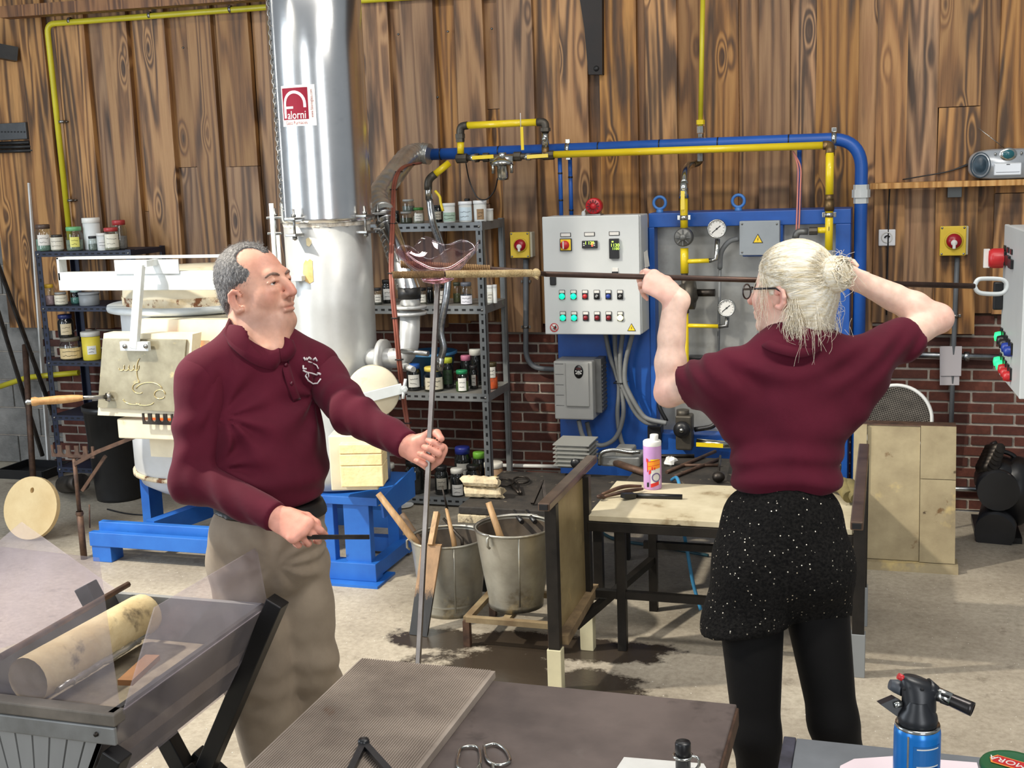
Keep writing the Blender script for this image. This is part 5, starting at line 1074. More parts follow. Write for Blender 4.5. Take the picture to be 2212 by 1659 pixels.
rk = MB().lathe([(0, 0.07), (0.035, 0.068), (0.042, 0.05), (0.042, 0.01)], p, nn_, 20).build('main_switch', M_REDB, dr2); MB().obox(p+nn_*0.075, ndir, nn_, Z3, 0.010, 0.012, 0.04, 0.002).build('knob_pointer', M_PAPER, rk)
rbx(0.13, 0.21, 552, 574, 0.012, 'display_module', M_BLK, dr2); rbx(0.21, 0.29, 560, 580, 0.012, 'temperature_controller', M_BLK, dr2)
for i in range(5):
    for j, (py, cl) in enumerate(((722, [M_GREEN2, M_BLK, M_BLK, M_BLUEB, M_BLUEB]), (776, [M_GREEN2, M_GREEN2, M_REDB, M_REDB, M_REDB]))):
        u_ = 0.03+i*0.07; bs = rbx(u_, u_+0.045, py-14+i*8, py+12+i*8, 0.008, 'switch_base', M_BLK, dr2)
        p = f0+ndir*(u_+0.022); px_ = 2160+45*u_/wln; p.z = onY(px_, py+5+i*8, p.y).z
        MB().lathe([(0, 0.034), (0.018, 0.03), (0.022, 0.015), (0.022, 0.0)], p, nn_, 16).build('button', cl[i], bs)
for u_ in (0.06, wln-0.06): MB().box((u_-0.025, -0.30, 0.0), (u_+0.025, -0.251, zt_-0.03), 0.003, M_).build('support_post', M_BLUE, rc)
q = MB(); p = f0+ndir*0.03; p.z = onY(2160, 640, 5.5).z; q.obox(p+nn_*0.02, ndir, nn_, Z3, 0.012, 0.02, 0.06, 0.006); q.build('door_handle', M_BLK, dr2)
# ---- leaning kiln lid, wire-mesh disc, compressor
bd = thing('leaning_kiln_lid', 'scorched beige kiln lid of two joined slabs leaning behind the bench', 'kiln lid', onZ(1950, 1230, 0))
yl0, yl1 = 5.72, 5.98
bl, br2 = onZ(1838, 1236), onZ(2060, 1222); br2.y = bl.y = (bl.y+br2.y)/2; tl, tr_ = onY(1845, 915, 5.95), onY(2066, 913, 5.95); tr_.z = tl.z
M_LID = pm('fired_fibre_board', C(166, 152, 120), C(140, 126, 98), 5, 0.9, bump=0.3, spots=[(C(110, 84, 54), 7, 0.66, 0.72), (C(70, 56, 40), 10, 0.70, 0.74), (C(214, 188, 120), 3, 0.55, 0.7)])
def lidq(u0, u1, v0, v1, d0, d1):
    def pt(u, v): a = bl.lerp(br2, u); b = tl.lerp(tr_, u); return a.lerp(b, v)
    return MB().prism([pt(u0, v0)+Y3*d0, pt(u1, v0)+Y3*d0, pt(u1, v1)+Y3*d0, pt(u0, v1)+Y3*d0], (0, d1-d0, 0))
for (u0, u1, v0, v1, d0, d1) in ((0.0, 0.13, 0.06, 1.0, -0.02, 0.06), (0.135, 0.655, 0.06, 1.0, 0.0, 0.06), (0.66, 1.0, 0.06, 0.63, -0.012, 0.06), (0.66, 1.0, 0.635, 1.0, -0.012, 0.06)): lidq(u0, u1, v0, v1, d0, d1).build('slab', M_LID, bd, bl.lerp(tr_, (u0+v0)/2))
q = lidq(-0.02, 1.03, 0.0, 0.055, -0.04, 0.08); q.build('base_ledge', M_LID, bd); lidq(0.98, 1.0, 0.06, 1.0, 0.02, 0.075).build('metal_edge', M_RUST, bd); lidq(0.0, 1.0, 0.995, 1.003, -0.005, 0.08).build('metal_edge', M_RUST, bd)
ms = thing('mesh_disc', 'round wire mesh screen with white rim behind the kiln lid', 'screen', onY(1937, 915, 6.3))
pc_ = onY(1936, 905, 6.2); rm = 73/ppm(pc_); tl_ = Vector((0, 0.2, 1)).normalized()
rimp = [pc_+X3*(rm*math.cos(t))+tl_*(rm*math.sin(t)) for t in np.linspace(0, 2*math.pi, 48, endpoint=False)]
MB().tube(rimp, 0.009, 8, closed=True).build('rim', M_WHITE, ms)
q = MB(); nn_w = 34
for i in range(1, nn_w):
    a_ = -rm+2*rm*i/nn_w; h_ = math.sqrt(rm*rm-a_*a_)
    d1_ = (X3+tl_*0.35).normalized(); d2_ = (tl_-X3*0.35).normalized()
    q.tube([pc_+d1_*a_-d2_*h_, pc_+d1_*a_+d2_*h_], 0.0016, 4, cap=False); q.tube([pc_+d2_*a_-d1_*h_, pc_+d2_*a_+d1_*h_], 0.0016, 4, cap=False)
me_ = q.build('wire_mesh', pm('dull_wire', C(130, 122, 112), C(100, 94, 86), 20, 0.5, 0.6), ms); me_['kind'] = 'stuff'
MB().lathe([(0, 0.0), (rm*0.97, 0.0)], pc_+Y3*0.03, (0, -1, 0.2), 40).build('backing_cloth', pm('grimy_cloth', C(96, 90, 84), C(66, 62, 58), 9, 0.9), ms)
for dx in (-0.12, 0.12): MB().cyl((pc_.x+dx, pc_.y-0.08, 0), Vector((pc_.x+dx, pc_.y, pc_.z))-tl_*math.sqrt(rm*rm-0.0144), 0.008, seg=8).build('support_leg', M_STEEL, ms)
cmp_ = thing('air_compressor', 'black air compressor standing at the brick wall on the right', 'compressor', onZ(2150, 1175))
cb0 = onZ(2140, 1172); yk = cb0.y+0.2
def kp_(px, py): return onY(px, py, yk)
q = MB(); a = kp_(2150, 1125); q.cyl(a+Vector((-0.02, -0.22, 0)), a+Vector((0.05, 0.3, 0)), 40/ppm(a), seg=28); q.build('tank', pm('compressor_tank', C(38, 38, 40), C(28, 28, 30), 6, 0.35), cmp_)
q = MB(); a = kp_(2160, 1040); q.ball(a, 0.13, (0.9, 1, 1.05)); q.cyl(a+Vector((-0.02, -0.17, -0.01)), a+Vector((-0.02, 0.1, -0.01)), 0.1, seg=24); q.ball(kp_(2195, 1060), 0.14, (0.8, 1, 1.3)); q.build('motor', M_BLK, cmp_)
q = MB()
for i in range(6): a = kp_(2120+i*3, 1010-i*8); q.cyl(a, a+Vector((0.05, -0.1, 0.03)), 0.035-0.002*i, seg=14)
q.build('cylinder_head', M_DSTEEL, cmp_)
q = MB(); q.tube(spline([kp_(2115, 1020), kp_(2130, 985), kp_(2160, 975), kp_(2190, 985), kp_(2200, 1010)], 6), 0.012, 8); q.tube(spline([kp_(2160, 985), kp_(2150, 965), kp_(2145, 955)], 4), 0.018, 8); q.build('handle', M_BLK, cmp_)
q = MB(); 
for px in (2115, 2185): a = kp_(px, 1168); q.box((a.x-0.03, yk-0.2, 0), (a.x+0.03, yk+0.2, 0.03))
q.build('foot', M_BLK, cmp_)
MB().lathe([(0, .012), (.018, .01), (.02, 0)], kp_(2170, 1015)+Vector((0, -0.15, 0)), (0, -1, 0), 14).build('pressure_dial', M_STEEL, cmp_)
# ============================================================ SHELVES WITH JARS
M_ANGLE = pm('grey_slotted_angle', C(140, 144, 146), C(120, 124, 126), 7, 0.45, 0.4, spots=[(C(150, 176, 168), 5, 0.68, 0.72)])
M_NAVY = pm('navy_slotted_angle', C(30, 38, 62), C(22, 28, 46), 7, 0.5)
M_DECK = pm('shelf_deck', C(150, 150, 146), C(120, 118, 112), 6, 0.5, 0.3)
M_HOLE = pm('slot_dark', C(18, 18, 20), None, 4, 0.8)
M_JGLASS = thinglass('jar_glass', (0.86, 0.90, 0.88, 1), 0.25, 0.04)
M_JDARK = pm('dark_glass', C(28, 30, 30), C(20, 22, 22), 5, 0.08, coat=0.5)
def solveY(pxf, pxr, py, Yr):
    xr = onY(pxr, py, Yr).x; lo, hi = Yr-1.5, Yr
    for _ in range(40):
        m = (lo+hi)/2
        d = ray(pxf, py); x = d.x*m/d.y
        # x runs monotonically with depth
        if (x-xr)*((d.x*lo/d.y)-xr) > 0: lo = m
        else: hi = m
    return (lo+hi)/2
def shelf_unit(name, label, x0, x1, yf, yr, zlev, ztop, mat, deck, beam=0.045, foot=True):
    t = thing(name, label, 'shelf', ((x0+x1)/2, (yf+yr)/2, 0))
    w = 0.04
    for (x, sx) in ((x0, 1), (x1, -1)):
        for (y, sy) in ((yf, 1), (yr, -1)):
            q = MB(); q.box((min(x, x+sx*w), min(y, y+sy*0.003), 0), (max(x, x+sx*w), max(y, y+sy*0.003), ztop)); q.box((min(x, x+sx*0.003), min(y, y+sy*w), 0), (max(x, x+sx*0.003), max(y, y+sy*w), ztop))
            p = q.build('post', mat, t)
            if sy == 1:
                h = MB(); n = int(ztop/0.05)
                for i in range(n): z = 0.03+i*0.05; h.box((x+sx*w/2-0.006, y-0.0012, z), (x+sx*w/2+0.006, y+0.001, z+0.022))
                h = h.build('slot_row', M_HOLE, p); h['kind'] = 'stuff'
    for z in zlev:
        s = MB().box((x0+0.003, yf+0.004, z-0.012), (x1-0.003, yr-0.004, z), 0).build('shelf_board', deck, t)
        q = MB(); q.box((x0, yf-0.003, z-beam), (x1, yf-0.0005, z+0.001)); q.build('front_beam', mat, s)
        for x in (x0, x1-0.003): MB().box((x+0.0005, yf, z-beam), (x+0.0025, yr, z+0.001)).build('side_beam', mat, s)
        h = MB(); n = int((x1-x0)/0.045)
        for i in range(n): xx = x0+0.045*(i+0.5); h.box((xx-0.011, yf-0.0042, z-beam*0.62), (xx+0.011, yf-0.0028, z-beam*0.36))
        h = h.build('slot_row', M_HOLE, s); h['kind'] = 'stuff'
        for x in (x0+0.02, x1-0.02): MB().lathe([(0, .005), (.007, .004), (.008, 0)], (x, yf-0.003, z-beam*0.5), (0, -1, 0), 8).build('bolt', M_STEEL, s)
    return t
YR = W-0.09
YS = solveY(1045, 1093, 655, YR)
gx1 = onY(1048, 655, YS).x; gx0 = gx1-1.05
gz = [onY(1000, py, YS).z for py in (1076, 850, 661, 481)]
shelf_unit('steel_shelf', 'grey slotted-angle shelf full of jars behind the vertical rod', gx0, gx1, YS, YR, gz, gz[3]+0.006, M_ANGLE, M_DECK)
# ---- jars
def lidm(c): return pm('lid_%d_%d_%d' % c, C(*c), None, 6, 0.4)
def fillm(c): return pm('contents_%d_%d_%d' % c, C(*c), C(*[int(v*0.75) for v in c]), 40, 0.8)
def jar(px, w, h, z, Y, label, lid=(40, 40, 42), fill=None, paper=None, kind='glass', body=None, ph=(0.15, 0.62), pw=0.5, sq=False, words=None, group='jars on the shelves', neck=0.84, taper=1.0, pink=False):
    """w, h in pixels as seen; the jar stands on height z at depth Y with its middle at pixel column px"""
    p = Vector((onY(px, onrow(px, Y, z), Y).x, Y, z)); s = 1/ppm(p); R = w*s/2; H = h*s
    o = thing('tub' if kind == 'tub' else 'jar', label, 'tub' if kind == 'tub' else 'jar', p, group)
    if kind == 'tub':
        prof = [(0, 0), (R*0.92*taper, 0), (R*0.95*taper, H*0.02), (R*0.97, H*0.86), (R*0.93, H*0.86), (0, H*0.86)]
        MB().lathe(prof, p, seg=24).build('body', body or pm('tub_white', C(226, 228, 224), C(214, 216, 212), 5, 0.45), o)
        MB().lathe([(R*1.0, H*0.84), (R*1.03, H*0.845), (R*1.03, H*0.985), (R*0.98, H), (0, H)], p, seg=24).build('lid', lidm(lid), o)
    else:
        g = M_JDARK if kind == 'dark' else (body or M_JGLASS)
        hl = H*0.86 if lid else H*0.98
        prof = [(0, 0.001), (R*0.88, 0.001), (R*0.97, H*0.035), (R*0.98, H*0.12), (R*0.98, H*0.66), (R*0.93, H*0.74), (R*neck*0.93, H*0.80), (R*neck*0.92, hl)]
        b = MB().lathe(prof, p, seg=24).build('body', g, o)
        if fill: MB().lathe([(0, H*0.012), (R*0.86, H*0.012), (R*0.92, H*0.05), (R*0.92, H*(0.45 if kind == 'glass' else 0.6)), (0, H*(0.46 if kind == 'glass' else 0.6))], p, seg=20).build('contents', fillm(fill), o)
        if lid: MB().lathe([(R*neck*0.9, H*0.83), (R*neck*1.02, H*0.835), (R*neck*1.03, H*0.97), (R*neck*0.95, H), (0, H*0.995)], p, seg=24).build('lid', lidm(lid), o)
    if paper:
        # label wrapped on the camera side
        R2 = R*0.985+0.0008; aim = math.atan2(-p.y, -p.x); q = MB(); n = 10; vs = []
        for i in range(n+1):
            a = aim - math.pi*pw/1.0*0.5*(1-2*i/n)
            for f in ph: vs.append(p+Vector((math.cos(a)*R2, math.sin(a)*R2, H*f)))
        q.add(vs, [(2*i, 2*i+2, 2*i+3, 2*i+1) for i in range(n)]); lb = q.build('label', lidm(paper), o)
        q = MB(); rnd_ = random.Random(px)
        for r_ in range(2):
            zc = H*(ph[0]+(ph[1]-ph[0])*(0.66-0.36*r_)); pts = []
            a0 = aim-math.pi*pw*0.33
            for i in range(9): a = a0+math.pi*pw*0.66*i/8*(1 if r_ == 0 else 0.8); pts.append(p+Vector((math.cos(a)*(R2+0.0006), math.sin(a)*(R2+0.0006), zc+rnd_.uniform(-1, 1)*H*0.025)))
            q.tube(pts, max(0.0011, R*0.022), 4)
        q.build('handwriting', M_INK, lb)
    return o
def onrow(px, Y, z):
    """pixel row at which height z appears at column px and depth Y"""
    lo, hi = -500.0, 2500.0
    for _ in range(40):
        m = (lo+hi)/2
        if onY(px, m, Y).z > z: lo = m
        else: hi = m
    return (lo+hi)/2
yF, yM, yB = YS+0.07, YS+0.16, YS+0.25
z3, z2, z1, z0 = gz[3]+.001, gz[2]+.001, gz[1]+.001, gz[0]+.001
G3, G2, G1, G0 = 'jars on the top grey shelf', 'jars on the second grey shelf', 'jars on the third grey shelf', 'jars on the bottom grey shelf'
jar(856, 17, 26, z3, yM, 'small dark glass jar leftmost on the top grey shelf', (60, 60, 60), (60, 56, 40), kind='dark', group=G3)
jar(878, 28, 25, z3, yF, 'squat clear jar with green grit under another jar, top grey shelf', (150, 150, 146), (70, 72, 50), group=G3)
o_ = jar(884, 28, 26, z3, yF+0.03, 'clear glass jar stacked on the squat jar, top grey shelf', (160, 160, 156), (120, 124, 116), group=G3); o_.location.z += 25/ppm(o_.location)*0.98
jar(905, 25, 33, z3, yF, 'clear jar with green lid and white label, top grey shelf', (60, 120, 50), (196, 190, 170), (226, 224, 214), group=G3)
jar(947, 20, 36, z3, yM, 'dark jar with beige label behind the steel hose, top grey shelf', (36, 34, 34), (60, 50, 40), (206, 196, 176), kind='dark', group=G3)
jar(971, 27, 41, z3, yF, 'white tub with pale green label band, top grey shelf', (232, 234, 232), None, (166, 190, 170), 'tub', ph=(0.06, 0.52), pw=0.9, group=G3)
jar(1006, 29, 44, z3, yF, 'white tub with blue printed label in the middle of the top grey shelf', (236, 238, 240), None, (206, 222, 230), 'tub', ph=(0.08, 0.72), pw=0.8, group=G3)
jar(1011, 14, 47, z3, yB, 'slim bottle with black cap showing above the blue-printed tub', (26, 26, 28), (60, 60, 60), group=G3)
jar(1038, 29, 45, z3, yF+0.02, 'white tub with torn brown label at the right end, top grey shelf', (238, 240, 240), None, (150, 120, 84), 'tub', ph=(0.10, 0.60), pw=0.35, group=G3)
jar(1058, 17, 26, z3, yM, 'small clear tub at the very end of the top grey shelf', (226, 228, 226), None, None, 'tub', body=pm('cloudy_plastic', C(206, 206, 198), None, 5, 0.4), group=G3)
jar(817, 19, 36, z2, yF, 'jar with white label leftmost on the second grey shelf', (50, 50, 52), (90, 90, 84), (224, 222, 214), group=G2)
jar(838, 25, 50, z2, yM, 'tall dark jar with white label left of the duct, second grey shelf', (28, 28, 30), (40, 40, 40), (226, 224, 220), kind='dark', group=G2)
jar(912, 23, 36, z2, yF, 'jar with black lid and white label right of the duct, second grey shelf', (30, 30, 32), (120, 116, 100), (226, 224, 214), group=G2)
jar(930, 16, 34, z2, yM, 'small dark jar with black lid left of the rod, second grey shelf', (24, 24, 26), None, kind='dark', group=G2)
jar(951, 27, 42, z2, yF, 'jar with large white label behind the vertical rod, second grey shelf', (34, 34, 36), (130, 126, 116), (230, 228, 222), ph=(0.1, 0.72), pw=0.7, group=G2)
jar(988, 18, 44, z2, yM, 'olive green glass jar right of the rod, second grey shelf', (60, 64, 50), (92, 92, 58), group=G2)
jar(1008, 27, 48, z2, yF, 'plastic bottle with dark collar and white label, second grey shelf', (96, 100, 110), (70, 74, 90), (228, 228, 236), ph=(0.04, 0.42), pw=0.7, group=G2)
jar(1046, 12, 34, z2, yB, 'slim labelled jar behind the grey post, second grey shelf', (30, 30, 32), (90, 80, 70), (220, 216, 206), group=G2)
jar(1059, 16, 38, z2, yM, 'white bottle with black lettering right of the grey post, second grey shelf', (232, 232, 230), None, (226, 224, 214), 'tub', group=G2)
jar(1070, 9, 40, z2, yM-0.02, 'narrow white tube rightmost on the second grey shelf', (236, 236, 234), None, None, 'tub', group=G2)
jar(895, 33, 57, z1, yF, 'dark jar with blue lid and white label, third grey shelf', (40, 90, 170), (24, 26, 28), (206, 206, 200), kind='dark', group=G1)
jar(938, 46, 52, z1, yF, 'wide jar with yellow lid and barcode label, third grey shelf', (226, 206, 96), (70, 62, 44), (206, 200, 180), ph=(0.1, 0.6), pw=0.6, group=G1)
jar(968, 27, 66, z1, yM, 'tall dark green jar with lime lid, third grey shelf', (176, 186, 60), (30, 50, 30), (40, 60, 40), kind='dark', group=G1)
jar(999, 29, 46, z1, yF, 'green-lidded jar with white side label, third grey shelf', (30, 130, 84), (80, 110, 50), (232, 232, 226), ph=(0.06, 0.66), pw=0.4, group=G1)
jar(1008, 25, 66, z1, yB, 'jar topped with pink film behind the green-lidded jar, third grey shelf', (200, 120, 150), (44, 44, 40), kind='dark', group=G1)
jar(1024, 20, 50, z1, yM, 'small black jar left of the grey post, third grey shelf', (28, 28, 30), (20, 20, 20), (180, 178, 170), kind='dark', pw=0.3, group=G1)
jar(1029, 30, 78, z1, yB+0.03, 'jar with white lid behind the grey post, third grey shelf', (226, 228, 220), (40, 40, 38), kind='dark', group=G1)
jar(1064, 25, 58, z1, yM, 'jar of bright orange granules right of the grey post', (70, 62, 40), (226, 92, 40), (206, 204, 196), ph=(0.45, 0.85), pw=0.4, group=G1)
bw = thing('blue_bowl', 'blue plastic bowl behind the jars on the third grey shelf', 'bowl', (onY(930, 760, yB).x, yB+0.03, z1))
MB().lathe([(0, 0.0), (0.10, 0), (0.14, 0.20), (0.15, 0.20), (0.15, 0.185)], bw.location, seg=28).build('bowl_wall', pm('bowl_blue', C(60, 116, 160), C(50, 100, 144), 5, 0.4), bw)
jar(827+15, 30, 62, z0, yF, 'jar with yellow label low beside the blue stand, bottom grey shelf', (220, 218, 206), (90, 90, 60), (226, 200, 70), group=G0)
jar(898, 44, 72, z0, yF, 'large round black jar leftmost on the bottom grey shelf', (20, 20, 22), None, kind='dark', group=G0)
jar(955, 30, 62, z0, yF, 'dark jar with grey label behind the rod, bottom grey shelf', (26, 26, 28), None, (150, 146, 136), kind='dark', ph=(0.2, 0.6), group=G0)
jar(989, 32, 60, z0, yF-0.02, 'dark jar with pale lid and white label, bottom grey shelf', (196, 196, 190), None, (206, 206, 202), kind='dark', ph=(0.06, 0.45), group=G0)
jar(1002, 38, 88, z0, yB, 'jar with deep blue lid at the back, bottom grey shelf', (34, 44, 120), None, (150, 150, 146), kind='dark', group=G0)
jar(1024, 34, 58, z0, yM, 'black-lidded dark jar next to the grey post, bottom grey shelf', (24, 24, 24), None, kind='dark', group=G0)
jar(1037, 30, 78, z0, yB, 'jar with lime green lid at the back, bottom grey shelf', (110, 170, 60), None, kind='dark', group=G0)
jar(1068, 40, 66, z0, yM, 'white-lidded tub with yellow label right of the grey post, bottom grey shelf', (226, 222, 210), None, (206, 186, 60), 'tub', body=pm('tub_dull', C(150, 120, 90), None, 5, 0.5), group=G0)

# ---- dark blue shelf at the left
YN = 6.42
nx0 = onY(76, 545, YN).x; nx1 = onY(283, 545, YN).x; YNr = W-0.09
nz = [onY(160, py, YN).z for py in (1003, 898, 780, 662, 543)]
nz[0] = 0.12
shelf_unit('navy_shelf', 'dark blue slotted-angle shelf with jars in front of the left brick wall', nx0, nx1, YN, YNr, nz, nz[4]+0.006, M_NAVY, M_NAVY, 0.032)
nF, nM, nB = YN+0.07, YN+0.15, YN+0.24
n4, n3, n2, n1 = nz[4]+.001, nz[3]+.001, nz[2]+.001, nz[1]+.001
H4, H3, H2 = 'jars on top of the blue shelf', 'jars on the second blue shelf', 'jars on the third blue shelf'
jar(97, 35, 57, n4, nF, 'clear jar with brown lid and pale green powder, leftmost on the blue shelf top', (84, 66, 56), (150, 180, 160), (222, 216, 206), ph=(0.22, 0.62), group=H4)
jar(125, 27, 35, n4, nF-0.02, 'small jar wrapped in a handwritten cream label, blue shelf top', (60, 56, 50), (180, 176, 160), (216, 208, 190), ph=(0.1, 0.85), pw=0.9, group=H4)
jar(163, 37, 51, n4, nF, 'clear jar with green lid and yellow label, blue shelf top', (110, 176, 120), (150, 160, 140), (222, 216, 110), ph=(0.16, 0.58), pw=0.35, group=H4)
jar(202, 37, 68, n4, nM, 'tall white lidded tub in the middle of the blue shelf top', (232, 230, 222), None, None, 'tub', group=H4)
jar(202, 20, 31, n4, nF-0.03, 'little dark-lidded jar before the tall white tub, blue shelf top', (36, 38, 40), (120, 130, 120), group=H4)
jar(223, 24, 37, n4, nF-0.02, 'small white cup with black writing, blue shelf top', (226, 224, 218), None, (214, 212, 208), 'tub', pw=0.6, group=H4)
jar(243, 34, 48, n4, nF, 'clear jar with red lid and cream label, blue shelf top', (176, 60, 60), (206, 196, 170), (226, 220, 200), ph=(0.12, 0.72), pw=0.6, group=H4)
jar(261, 32, 62, n4, nM, 'empty clear jar with red lid at the right end, blue shelf top', (170, 56, 56), (150, 140, 136), group=H4)
jar(108, 24, 45, n3, nF, 'clear jar with yellow lid and pink grains, second blue shelf', (226, 184, 60), (206, 170, 176), group=H3)
jar(133, 28, 28, n3, nF, 'squat jar with a cream label, second blue shelf', (150, 150, 146), (180, 176, 160), (220, 212, 190), pw=0.8, ph=(0.1, 0.8), group=H3)
jar(164, 22, 30, n3, nM, 'small teal jar left of the grey tub, second blue shelf', (160, 190, 184), (110, 170, 160), group=H3)
jar(194, 44, 28, n3, nF, 'wide grey round tub, second blue shelf', (150, 154, 156), None, None, 'tub', body=pm('tub_grey', C(140, 144, 146), None, 5, 0.45), group=H3)
a_ = jar(155, 47, 48, n2, nF, 'wide jar with a big cream label, third blue shelf', (110, 104, 92), (140, 120, 90), (214, 190, 140), ph=(0.08, 0.55), pw=0.8, group=H2)
b_ = jar(149, 34, 50, n2, nF, 'dark blue jar with cream label stacked on the wide jar, third blue shelf', (30, 40, 90), (30, 44, 120), (200, 184, 150), kind='dark', pw=0.45, group=H2); b_.location.z += 47/ppm(b_.location)
c_ = jar(200, 40, 61, n2, nF, 'yellow tub with white lid and white label, third blue shelf', (206, 204, 196), None, (226, 226, 220), 'tub', body=pm('tub_yellow', C(226, 206, 70), C(212, 190, 60), 5, 0.45), ph=(0.22, 0.52), pw=0.3, group=H2)
# ============================================================ BENCH, TABLES, BUCKETS, TOOLS
M_SOOT = pm('sooty_wood', C(56, 50, 44), C(34, 31, 28), 9, 0.75, bump=0.3, spots=[(C(130, 118, 98), 12, 0.63, 0.7)])
M_BOARD = pm('worn_pale_board', C(206, 196, 168), C(176, 164, 134), 4, 0.6, spots=[(C(120, 98, 66), 4, 0.56, 0.70), (C(60, 54, 46), 14, 0.68, 0.72)])
M_BFRAME = pm('dark_bench_steel', C(46, 42, 38), C(30, 28, 26), 9, 0.45, 0.5)
M_BZINC = pm('galvanised_bucket', C(178, 176, 166), C(140, 137, 126), 5, 0.42, 0.7, spots=[(C(110, 96, 72), 5, 0.58, 0.72), (C(206, 190, 150), 4, 0.6, 0.75)])
M_BINT = pm('bucket_inside_soot', C(84, 72, 58), C(50, 44, 38), 8, 0.7)
M_HANDLE = pm('worn_ash_handle', C(176, 142, 100), C(140, 108, 72), 9, 0.6, stretch=(4, 4, 1))
M_OLDWOOD = pm('weathered_light_wood', C(206, 192, 160), C(160, 140, 108), 10, 0.85, bump=0.5, spots=[(C(84, 70, 54), 9, 0.6, 0.68)])
# ---- glassblower's bench
ZA, ZS = 0.755, 0.57
XL, XR = -1.155, -0.082
bn_ = thing('glassblower_bench', 'steel glassblowing bench with pale board seat and two rail arms', 'bench', ((XL+XR)/2, 4.6, 0))
q = MB(); q.box((XL+0.035, 4.48, ZS-0.025), (XR-0.025, 5.02, ZS), 0.003); seat = q.build('seat_board', M_BOARD, bn_, (XL, 4.48, ZS))
MB().box((XL+0.035, 4.475, ZS-0.065), (XR-0.02, 4.515, ZS-0.027), 0.002).build('seat_rail', M_BFRAME, bn_); MB().box((XL+0.035, 4.98, ZS-0.065), (XR-0.02, 5.02, ZS-0.027), 0.002).build('seat_rail', M_BFRAME, bn_)
armM = pm('worn_bronze_rail', C(120, 100, 86), C(90, 74, 64), 8, 0.35, 0.7)
MB().box((XL-0.022, 3.98, ZA-0.03), (XL+0.022, 4.72, ZA), 0.004).build('arm_rail', armM, bn_); MB().box((XR-0.021, 3.95, ZA-0.03), (XR+0.021, 5.10, ZA), 0.004).build('arm_rail', armM, bn_)
MB().box((XR-0.014, 3.944, ZA-0.024), (XR+0.014, 3.951, ZA-0.006)).build('rail_end', M_HOLE, bn_); MB().box((XL-0.015, 3.974, ZA-0.025), (XL+0.015, 3.981, ZA-0.005)).build('rail_end', M_HOLE, bn_)
M_FOOTY = pm('pale_yellow_foot', C(214, 206, 170), C(196, 188, 156), 6, 0.5); M_FOOTG = pm('grey_foot', C(140, 144, 146), None, 5, 0.5, 0.3)
for (x, y, foot) in ((XL, 4.08, M_FOOTY), (XL+0.02, 4.50, M_FOOTY), (XR, 4.47, M_FOOTG), (XR, 5.0, M_FOOTG)):
    l = MB().box((x-0.022, y-0.02, 0.16), (x+0.022, y+0.02, ZA-0.03), 0.002).build('leg', M_BFRAME, bn_); MB().box((x-0.027, y-0.024, 0), (x+0.027, y+0.024, 0.17), 0.002).build('foot_sleeve', foot, l)
for (x, y, h_) in ((XL+0.16, 4.52, ZS-0.06), (XL+0.20, 4.98, ZS-0.06), (-0.45, 4.98, ZS-0.06)): MB().box((x-0.018, y-0.018, 0), (x+0.018, y+0.018, h_), 0.002).build('leg', M_BFRAME, bn_)
for (a, b) in (((XL+0.02, 4.52, 0.235), (XR, 4.52, 0.235)), ((XL+0.02, 4.30, 0.175), (XL+0.20, 4.98, 0.235)), ((XL+0.16, 4.98, 0.30), (XR, 4.98, 0.30))): MB().bar(a, b, 0.03, 0.03).build('stretcher', M_BFRAME, bn_)
MB().bar((XL+0.02, 4.10, 0.195), (XL+0.03, 4.56, 0.24), 0.05, 0.035).build('stretcher', pm('rusty_stretcher', C(150, 128, 96), C(96, 80, 62), 9, 0.6, 0.3), bn_)
# heat shield between the left legs
M_SHIELD = pm('heat_tinted_sheet', C(176, 158, 116), C(140, 122, 86), 3.2, 0.45, 0.5, spots=[(C(58, 48, 38), 2.6, 0.55, 0.72), (C(204, 176, 120), 5, 0.62, 0.72)])
MB().prism([(XL-0.004, 4.10, 0.215), (XL+0.015, 4.49, 0.25), (XL+0.012, 4.49, ZA-0.035), (XL-0.004, 4.10, ZA-0.035)], (0.006, 0, 0)).build('heat_shield', M_SHIELD, bn_)
# ---- pink bottle on the seat
bt0 = onZ(1410, 1054, ZS); 
bt = thing('plastic_bottle', 'lilac plastic bottle with white cap standing on the bench seat', 'bottle', bt0)
s = 1/ppm(bt0); R = 19.5*s
M_LILAC = pm('lilac_plastic', C(206, 160, 212), C(190, 146, 200), 5, 0.35)
bb_ = MB().lathe([(0, 0), (R*0.95, 0), (R, 2*s), (R, 92*s), (R*0.99, 96*s)], bt0, seg=32).build('body', M_LILAC, bt)
MB().lathe([(R*1.0, 95*s), (R*1.0, 104*s), (R*0.9, 106*s), (0, 106*s)], bt0, seg=32).build('collar', M_WHITE, bt)
MB().lathe([(9*s, 104*s), (9.2*s, 118*s), (8*s, 119*s), (0, 119*s)], bt0+Vector((0, 0, 0)), (0.04, 0, 1), 20).build('cap', M_WHITE, bt)
aim = math.atan2(-bt0.y, -bt0.x)
def onbot(u, v, e=0.0): a = aim+u*s/R; return bt0+Vector((math.cos(a)*(R+e), math.sin(a)*(R+e), v*s))
def bpatch(u0, u1, v0, v1, e, name, mat, sk=0.0):
    q = MB(); n = 8; vs = []
    for i in range(n+1): u = u0+(u1-u0)*i/n; vs += [onbot(u, v0+sk*(u-u0), e), onbot(u, v1+sk*(u-u0), e)]
    q.add(vs, [(2*i, 2*i+2, 2*i+3, 2*i+1) for i in range(n)]); return q.build(name, mat, bb_)
bpatch(-4, 18, 12, 68, 0.0006, 'white_label', M_PAPER); bpatch(-11, 18, 44, 62, 0.0012, 'orange_band', pm('orange_print', C(246, 150, 40), None, 4, 0.5), 0.15); bpatch(-4, 14, 60, 68, 0.001, 'yellow_print', M_YLAB)
